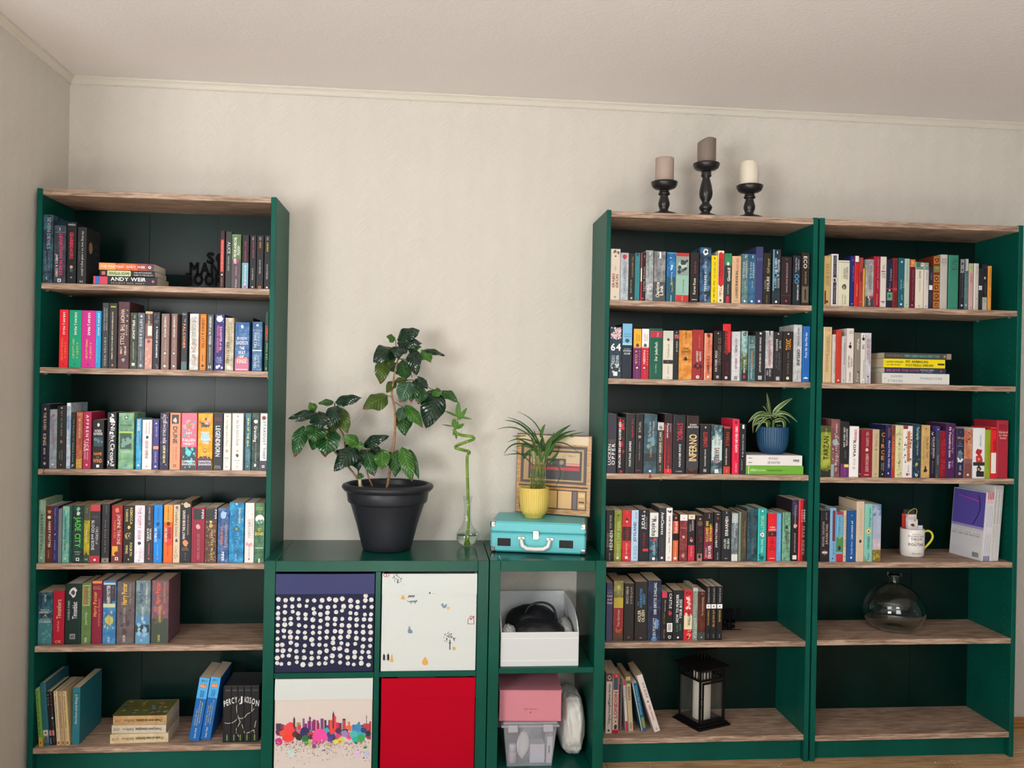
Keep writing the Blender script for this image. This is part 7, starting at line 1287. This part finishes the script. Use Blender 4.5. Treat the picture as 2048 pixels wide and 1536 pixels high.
MB().tube(Q, [.0095]*3+[.0062]*2+[.0056]*(len(Q)-5), 10).build('stalk', M_BAM, r)
mb = MB()
for i in range(8, len(Q)-2, 6):
    d = (Q[i+1]-Q[i-1]).normalized()*.0008; mb.tube([Q[i]-d, Q[i]+d], .0060, 10)
mb.build('node_rings', mat('c8cc98', .5, key='bamboo_ring'), r)
rg = random.Random(8); mb = MB()
for i in range(7): a = i*PI*2/7; mb.tube([(0, 0, .006), (.010*math.cos(a), .01*math.sin(a), .002), (.018*math.cos(a), .018*math.sin(a), .003)], .0007, 5)
mb.build('roots', mat('c8a868', .7, key='root'), r)
M_BL = leaf_mat('bamboo_leaf', '4c7c24', '789c4c', '4c7c24', .35, 3)
pt = lambda u: math.sin(PI*min(1, u**.7))**.7 if 0 < u < 1 else 0
for i, (a, b, c, d, w_) in enumerate([(1140, 630, 1142, 518, 32), (1142, 640, 1198, 560, 26), (1140, 618, 1050, 580, 14), (1145, 618, 1230, 636, 14), (1112, 690, 1112, 628, 24), (1118, 690, 1125, 632, 16), (1105, 680, 1035, 670, 8), (1135, 690, 1180, 664, 24), (1120, 705, 1108, 740, 16), (1140, 700, 1135, 640, 16), (1125, 720, 1130, 764, 14), (1110, 700, 1150, 680, 16)]):
    leaf(onY(560+a*.3125, 640+b*.3125, Yb), onY(560+c*.3125, 640+d*.3125, Yb-.01), w_*.3125/1729*3.25, M_BL, r, Vector((0, -1, .4)), .06, .02, 8, 2, i, shape=pt, fold=.4)
MB().tube([zb_(1118, 705, Yb), zb_(1130, 670, Yb), zb_(1141, 620, Yb)], .0016, 6).build('shoot', M_BAM, r)

# palm in ribbed yellow pot
S0 = .7702+.1132
t = thing('potted_palm', 'small feathery palm in ribbed yellow pot on the suitcase', 'plant', (1.7425, -.158, S0))
MB().lathe([(0, 0), (.030, 0), (.034, .003), (.0345, .010), (.042, .014), (.049, .030), (.0535, .055), (.0548, .085), (.0550, .112)], n=160, flute=.016, nf=40, cap=False).build('pot', mat('dcc060', .55, key='yellow_ceramic'), t)
MB().lathe([(.0556, .1115), (.0556, .114), (.0530, .114), (.0515, .104), (.051, .08)], n=60, cap=False).build('rim', mat('dcc060', .55, key='yellow_ceramic'), t)
MB().lathe([(0, .1005), (.0512, .1)], n=32, cap=False).build('soil', M_SOIL, t)
def yp(a, b, Y): return onY(960+a*.21488, 800+b*.21488, Y)
M_PS = mott('5c7430', '8ca04c', .5, 60, key='palm_stem')
rg = random.Random(3)
for i in range(13):
    a = 472+i*11; y = -.158+rg.uniform(-.018, .018)
    MB().tube([yp(a, 845, y)-t.location, yp(a+rg.uniform(-6, 6), 700, y)-t.location, yp(490+i*9+rg.uniform(-10, 10), 560, y)-t.location, yp(470+i*13, 440+rg.uniform(-20, 40), y)-t.location], [.0019, .0017, .0014, .0009], 6).build('stem', M_PS, t)
MB().tube([yp(482+62*(1-math.cos(x*PI/6))*1.0, 722+4*math.sin(x), -.158-.022*math.sin(x*PI/6))-t.location for x in range(7)], .0008, 5).build('wire_tie', mat('a8783c', .4, .6, key='copper_wire'), t)
M_PL = leaf_mat('palm_leaf', '2c5420', '4c7838', '2c5420', .35, 3); M_PL2 = leaf_mat('palm_leaf_light', '446c28', '688c44', '446c28', .35, 3)
def blade(fn, P, w_, m, root, seed, name='leaf', n=14):
    """arching ribbon leaf through a quadratic curve given as three picked points"""
    P0, P1, P2 = [Vector(q) for q in P]; vs = []; uvs = []; fs = []
    for i in range(n+1):
        u = i/n; c = P0*(1-u)**2+P1*2*u*(1-u)+P2*u*u; d = ((P1-P0)*(1-u)+(P2-P1)*u).normalized()
        f = Vector((.3, -1, .5)); f = (f-d*f.dot(d)).normalized(); s = d.cross(f); wd = w_/2*(math.sin(PI*min(1, (u*.93+.05)**.75))**.7)
        for v in (-1, 0, 1): vs.append(c+s*wd*v-f*(.35*wd*abs(v))); uvs.append((u, (v+1)/2))
    for i in range(n):
        for j in range(2): a = i*3+j; fs.append((a, a+1, a+4, a+3))
    me = bpy.data.meshes.new(name); me.from_pydata([tuple(v-root.location) for v in vs], [], fs); me.materials.append(m)
    ul = me.uv_layers.new(name='UVMap')
    for lp in me.loops: ul.data[lp.index].uv = uvs[lp.vertex_index]
    me.polygons.foreach_set('use_smooth', [True]*len(fs)); me.update()
    o = bpy.data.objects.new(name, me); COL.objects.link(o); o.parent = root
PLV = [(605, 620, 640, 200, 345, 108, 15), (560, 420, 470, 200, 248, 160, 16), (552, 430, 420, 180, 230, 190, 22), (525, 400, 360, 190, 150, 278, 14), (540, 410, 380, 320, 250, 396, 13), (530, 440, 290, 340, 224, 508, 16), (522, 480, 420, 400, 318, 440, 12), (490, 520, 380, 480, 218, 516, 13), (484, 600, 420, 510, 300, 464, 12), (568, 350, 575, 280, 606, 226, 34), (600, 440, 690, 320, 842, 232, 40), (620, 445, 720, 300, 896, 284, 22), (640, 440, 790, 310, 976, 300, 16), (650, 425, 770, 290, 876, 352, 18), (660, 405, 790, 360, 916, 488, 16), (602, 600, 620, 480, 742, 360, 24), (640, 565, 710, 540, 738, 455, 24), (676, 590, 830, 640, 668, 852, 10), (560, 470, 566, 540, 572, 585, 34), (608, 640, 660, 560, 722, 548, 16), (440, 300, 520, 300, 566, 430, 18), (430, 330, 330, 340, 300, 332, 12), (410, 548, 440, 470, 520, 450, 34), (600, 470, 560, 420, 582, 346, 44), (540, 520, 530, 450, 470, 340, 34), (520, 480, 470, 400, 330, 350, 24), (640, 520, 680, 450, 720, 340, 34), (600, 520, 640, 440, 690, 300, 34), (560, 430, 520, 340, 500, 270, 16), (430, 420, 380, 380, 400, 520, 12), (580, 560, 560, 480, 540, 400, 30)]
for i, (a, b, c, d, e_, f_, w_) in enumerate(PLV):
    y = -.158+rg.uniform(-.03, .03); blade(yp, (yp(a, b, y), yp(c, d, y-.01), yp(e_, f_, y-rg.uniform(.0, .05))), w_*.21488/1729*3.2, M_PL if i % 3 else M_PL2, t, i)

# striped plant in ribbed blue pot
zt = g2+.0004
t = thing('potted_plant', 'striped leafy plant in ribbed blue pot on two lying books', 'plant', (2.6455, -.192, zt))
MB().lathe([(0, 0), (.036, 0), (.039, .002), (.0395, .007), (.046, .012), (.053, .026), (.0575, .05), (.0585, .08), (.0585, .1)], n=160, flute=.016, nf=40, cap=False).build('pot', mat('1f4a6c', .45, key='blue_ceramic'), t)
MB().lathe([(.0592, .0995), (.0592, .102), (.0565, .102), (.055, .094), (.0545, .08)], n=60, cap=False).build('rim', mat('1f4a6c', .45, key='blue_ceramic'), t)
MB().lathe([(0, .0895), (.0548, .089)], n=32, cap=False).build('soil', M_SOIL, t)
def vleaf():
    m = bpy.data.materials.new('striped_leaf'); m.use_nodes = True; nt, N, L, b = nodes(m)
    uv = N.new('ShaderNodeUVMap'); s = N.new('ShaderNodeSeparateXYZ'); L.new(uv.outputs[0], s.inputs[0])
    av = math_node(nt, 'ABSOLUTE', math_node(nt, 'SUBTRACT', s.outputs['Y'], .5)); e = math_node(nt, 'GREATER_THAN', av, .30)
    md = N.new('ShaderNodeMix'); md.data_type = 'RGBA'; md.inputs[6].default_value = lin('486c38'); md.inputs[7].default_value = lin('b4bc84'); L.new(e, md.inputs[0])
    L.new(md.outputs[2], b.inputs['Base Color']); b.inputs['Roughness'].default_value = .35; return m
M_VL = vleaf()
def bp_(a, b, Y): return onY(1410+a*.13674, 770+b*.13674, Y)
BLV = [(972, 420, 935, 250, 905, 112, 44), (955, 420, 920, 320, 893, 252, 30), (1000, 420, 1080, 300, 1278, 192, 66), (990, 430, 1170, 320, 1352, 545, 50), (1000, 450, 1140, 380, 1246, 556, 44), (960, 450, 800, 330, 636, 548, 60), (950, 460, 690, 400, 706, 704, 56), (960, 470, 860, 440, 738, 690, 40), (940, 430, 850, 260, 842, 330, 26), (1020, 440, 900, 410, 806, 440, 40), (950, 530, 900, 570, 990, 686, 76), (1000, 540, 1230, 420, 1142, 698, 66), (940, 460, 790, 360, 786, 534, 44), (1050, 600, 1080, 560, 1125, 602, 40), (980, 470, 1080, 360, 1244, 440, 40), (960, 560, 860, 480, 700, 600, 44), (980, 500, 960, 430, 920, 380, 40), (1000, 480, 1060, 420, 1110, 470, 40)]
for i, (a, b, c, d, e_, f_, w_) in enumerate(BLV):
    y = -.192; blade(bp_, (bp_(a, b, y), bp_(c, d, y-.03), bp_(e_, f_, y-(.04 if i % 2 else .0))), w_*.13674/1729*3.35, M_VL, t, i)
MB().tube([(0, 0, .089), (.002, 0, .108), (.004, 0, .128)], .005, 8).build('stem', M_PS, t)

# ------------------------------------------------------------------ narrow cube unit contents
M_WB = cloth('white_polyester', 'cdd1d2', .6)
x0, x1 = 1.6083, 1.8835; yf, yb2 = -.374, -.045; zb0 = .3968; zf = .5165; zr = .583
t = thing('storage_basket', 'white fabric open basket with cut away front, upper narrow cube', 'basket', (x0, yf, zb0))
part(MB().bbox(x0, x1, yf, yf+.004, zb0, zf, .0012), 'front_panel', M_WB, t)
part(MB().bbox(x0, x1, yb2-.004, yb2, zb0, zr, .0012), 'back_panel', M_WB, t)
part(MB().box(x0+.004, x1-.004, yf+.004, yb2-.004, zb0+.0003, zb0+.004), 'base', M_WB, t)
for X in (x0, x1-.004):
    ys = [yf+.0042+(yb2-.0042-yf-.0042)*i/12 for i in range(13)]; zt_ = [zf+(zr-zf)*(1-(1-min(1, i/9))**2)**.5 for i in range(13)]
    mb = MB(); vs = [(X, y, zb0) for y in ys]+[(X, ys[i], zt_[i]) for i in range(13)]; vs += [(X+.004, a, c) for _, a, c in vs]
    fs = []
    for i in range(12): fs += [(i, 13+i, 14+i, i+1), (26+i, 27+i, 40+i, 39+i), (13+i, 39+i, 40+i, 14+i), (i, i+1, 27+i, 26+i)]
    fs += [(0, 26, 39, 13), (12, 25, 51, 38)]; mb.add(vs, fs); part(mb, 'side_panel', M_WB, t)
mb = MB()
for zz_ in (zb0+.020, zf-.022, zf-.002): mb.box(x0+.001, x1-.001, yf-.0008, yf, zz_, zz_+.0014)
part(mb, 'seam_piping', mat('f2f2ee', .5, key='piping'), t)
def lump(name, label, cat, c, rx, ry, rz, m, noise=.06, fr=3, seed=0, nu=40, nv=24, pw=1.0, rib=0, pname='body'):
    from mathutils import noise as NZ
    t = thing(name, label, cat, (c[0], c[1], c[2]-rz)); mb = MB(); vs = []
    for j in range(nv+1):
        th = PI*j/nv
        for i in range(nu):
            a = 2*PI*i/nu; d = Vector((math.sin(th)*math.cos(a), math.sin(th)*math.sin(a), math.cos(th)))
            s = 1+noise*NZ.fractal(d*fr+Vector((seed, 0, 0)), .8, 2.2, 4)
            if rib: s += rib*abs(math.sin(a*7+d.z*4+seed))*max(0, -d.y)
            q = Vector((math.copysign(abs(d.x)**pw, d.x)*rx, math.copysign(abs(d.y)**pw, d.y)*ry, math.copysign(abs(d.z)**pw, d.z)*rz))*s
            vs.append((q.x, q.y, max(q.z, -rz)+rz))
    fs = [(j*nu+i, j*nu+(i+1) % nu, (j+1)*nu+(i+1) % nu, (j+1)*nu+i) for j in range(nv) for i in range(nu)]
    mb.add(vs, [f[::-1] for f in fs], None, True); mb.build(pname, m, t); return t
M_BC = cloth('black_nylon', '16171c', .6)
tb = lump('bag', 'soft black bag bulging out of the front of the white basket', 'bag', (1.752, -.300, .480), .096, .060, .060, M_BC, .10, 2.4, 3, pw=.85)
tc_ = lump('cap', 'black cap with navy strap lying behind the black bag in the basket', 'cap', (1.742, -.155, .500), .098, .075, .055, M_BC, .07, 2, 5)
MB().tube(smooth([(-.034, -.068, .096), (-.020, -.072, .122), (.008, -.074, .137), (.042, -.074, .136), (.068, -.074, .120), (.079, -.076, .094), (.076, -.078, .074)]), .0045, 8).build('strap', mat('0c1424', .6, key='navy_webbing'), tc_)
lump('plastic_pouch', 'clear crumpled plastic pouch at the left front of the basket', 'pouch', (1.640, -.325, .505), .024, .03, .024, thin_glass('crinkled_film', .8, rough=.2, df=.4, dcol=(.8, .8, .8, 1)), .3, 4, 7)
lump('fabric_pouch', 'pale grey folded cloth at the right inside the basket', 'cloth', (1.852, -.25, .492), .024, .09, .035, mat('b4b4b0', .7, key='grey_cloth'), .2, 3, 9)
t = thing('towel', 'grey folded cloth lining the bottom of the white basket', 'cloth', (x0+.01, -.36, zb0+.0045)); MB().bbox(0, x1-x0-.02, 0, .29, 0, .018, .006).build('cloth', mat('a8a8a4', .8, key='towel_grey'), t)
# clear box with lid
M_CP = thin_glass('clear_plastic', .9, (.93, .94, .97, 1), .08, df=.16, dcol=(.75, .78, .84, 1))
zf0 = .0378; cb = (1.7195, -.225)
t = thing('plastic_box', 'clear plastic box with clip lid under the pink box', 'box', (cb[0], cb[1], zf0))
def tub(a0, a1, d0, d1, z0, z1, th=.0015):
    mb = MB(); o = [(-a0, -d0, z0), (a0, -d0, z0), (a0, d0, z0), (-a0, d0, z0), (-a1, -d1, z1), (a1, -d1, z1), (a1, d1, z1), (-a1, d1, z1)]
    i_ = [(x*(1-th/a0), y*(1-th/d0), z+(th if z == z0 else 0)) for x, y, z in o]
    mb.add(o+i_, [(0, 3, 2, 1), (0, 1, 5, 4), (1, 2, 6, 5), (2, 3, 7, 6), (3, 0, 4, 7), (8, 9, 10, 11), (8, 12, 13, 9), (9, 13, 14, 10), (10, 14, 15, 11), (11, 15, 12, 8), (4, 5, 13, 12), (5, 6, 14, 13), (6, 7, 15, 14), (7, 4, 12, 15)]); return mb
tub(.079, .094, .125, .135, .0004, .142).build('tub', M_CP, t)
M_CL = thin_glass('frosted_plastic', .7, (.9, .9, .92, 1), .2, df=.34, dcol=(.8, .8, .84, 1))
mb = MB().bbox(-.103, .103, -.142, .142, .1425, .150, .002); mb.bbox(-.096, .096, -.136, .136, .150, .1585, .003); mb.build('lid', M_CL, t)
for s in (-1, 1): MB().bbox(s*.062-.018, s*.062+.018, -.150, -.1425, .128, .154, .003).build('clip', M_CL, t)
zi = zf0+.0025
q = thing('small_bottle', 'pale pink bottle with white cap inside the clear box', 'bottle', (1.662, -.315, zi)); MB().lathe([(0, 0), (.0135, 0), (.0145, .003), (.0145, .036), (.012, .038)], n=24).build('bottle', mat('c8b0a8', .3, key='pale_pink_liquid'), q); MB().lathe([(.0128, .0385), (.0128, .062), (.011, .064), (0, .064)], n=24).build('cap', mat('dcd4d4', .3, key='cap_white'), q)
q = thing('face_mask', 'white folded face mask with loops inside the clear box', 'mask', (1.700, -.318, zi))
mb = MB(); vs = []
for j in range(9):
    for i in range(7): u = i/6*2-1; v = j/8; wv = math.sin(PI*v)**.6*.022; vs.append((u*wv+.006*v-.004, -.006*(1-u*u), .012+v*.10))
mb.add(vs, [(j*7+i, j*7+i+1, j*7+i+8, j*7+i+7) for j in range(8) for i in range(6)], None, True); mb.build('mask', mat('e4e0d4', .8, key='mask_cloth'), q)
MB().tube([(-.01, -.008, .108), (.018, -.01, .108), (.030, -.01, .09), (.026, -.01, .05), (.008, -.01, .014), (-.014, -.01, .030), (-.018, -.01, .08), (-.01, -.008, .108)], .0008, 5).build('ear_loop', mat('d8d8d8', .6, key='elastic_white'), q)
q = thing('carton', 'white square carton inside the clear box', 'carton', (1.724, -.33, zi)); MB().bbox(0, .052, 0, .05, 0, .066, .001).build('carton', mat('e0d8d8', .5, key='carton_white'), q); MB().box(.0, .052, -.0004, 0, .057, .0575).build('lid_crease', mat('b0a8a8', .6, key='crease'), q)
q = thing('carton', 'tall narrow white carton with hanging slot inside the clear box', 'carton', (1.781, -.332, zi), (0, math.radians(2), 0)); MB().bbox(0, .0205, 0, .06, 0, .094, .001).build('carton', mat('d8d2cc', .5, key='carton_cream'), q); MB().bbox(.006, .0115, -.0005, 0, .036, .062, .0002).build('slot_print', ink('5c5854'), q)
q = thing('roll', 'pale grey roll at the back inside the clear box', 'roll', (1.740, -.20, zi)); MB().lathe([(.014, 0), (.044, 0), (.046, .004), (.046, .096), (.044, .1), (.014, .1)], n=32, cap=False).build('roll', mat('a8a8b4', .6, key='grey_roll'), q)
# pink box
zp0 = zf0+.1592
t = thing('shipping_box', 'pink cardboard box with small printed words on the clear box', 'box', (1.6105, -.345, zp0), (0, 0, math.radians(-3)))
M_PK = mat('cc8490', .6, key='pink_card', spec=.2)
MB().bbox(0, .218, 0, .26, .0002, .106, .001).build('carton', M_PK, t); MB().box(-.0012, .2192, .001, .262, .1062, .1085).build('lid', M_PK, t)
MB().bbox(.2182, .2200, .0, .26, .102, .1105, .0004).build('flap_edge', mat('c88a8c', .6, key='pink_flap'), t)
mb = MB(); put_text(mb, ink('6c2c3c'), 'Open the box', False, .046, .0062, (.086, -.0004, .040), (1, 0, 0), (0, 0, 1))
mb.add([(.106, -.0004, .033), (.114, -.0004, .033), (.110, -.0004, .026)], [(0, 1, 2)], ink('8c3c50')); mb.add([(.11+.016*math.cos(PI*i/10), -.0004, .001+.012*math.sin(PI*i/10)) for i in range(11)], [tuple(range(11))], ink('cf7f8d'))
mb.build('print', None, t)
# laundry bag
M_LB = cloth('white_bag_cloth', 'ccccc6', .7)
lump('cloth_bag', 'bulging white drawstring cloth bag right of the clear box', 'bag', (1.8825, -.205, .152), .0465, .135, .111, M_LB, .07, 1.7, 2, 110, 60, .75, .022)
# ------------------------------------------------------------------ crumbs of plaster on the floor in front of the bookcases
mb = MB(); rg = random.Random(21)
for i in range(46):
    x = rg.choice([2.2, 2.6, 2.72, 2.79, 3.35, 3.4])+rg.uniform(-.12, .12); y = -.285-rg.uniform(0, .06); s = rg.uniform(.001, .0032)
    mb.add([(x+s*a, y+s*b, .0003+(s*.5 if k % 2 else 0)) for k, (a, b) in enumerate(blob(rg, 6, .4))], [tuple(range(6))])
o = stuff(mb.build('plaster_crumbs', mat('e8e2d6', .8, key='plaster')))
o['label'] = 'tiny white plaster crumbs on the floor before the bookcases'; o['category'] = 'crumbs'
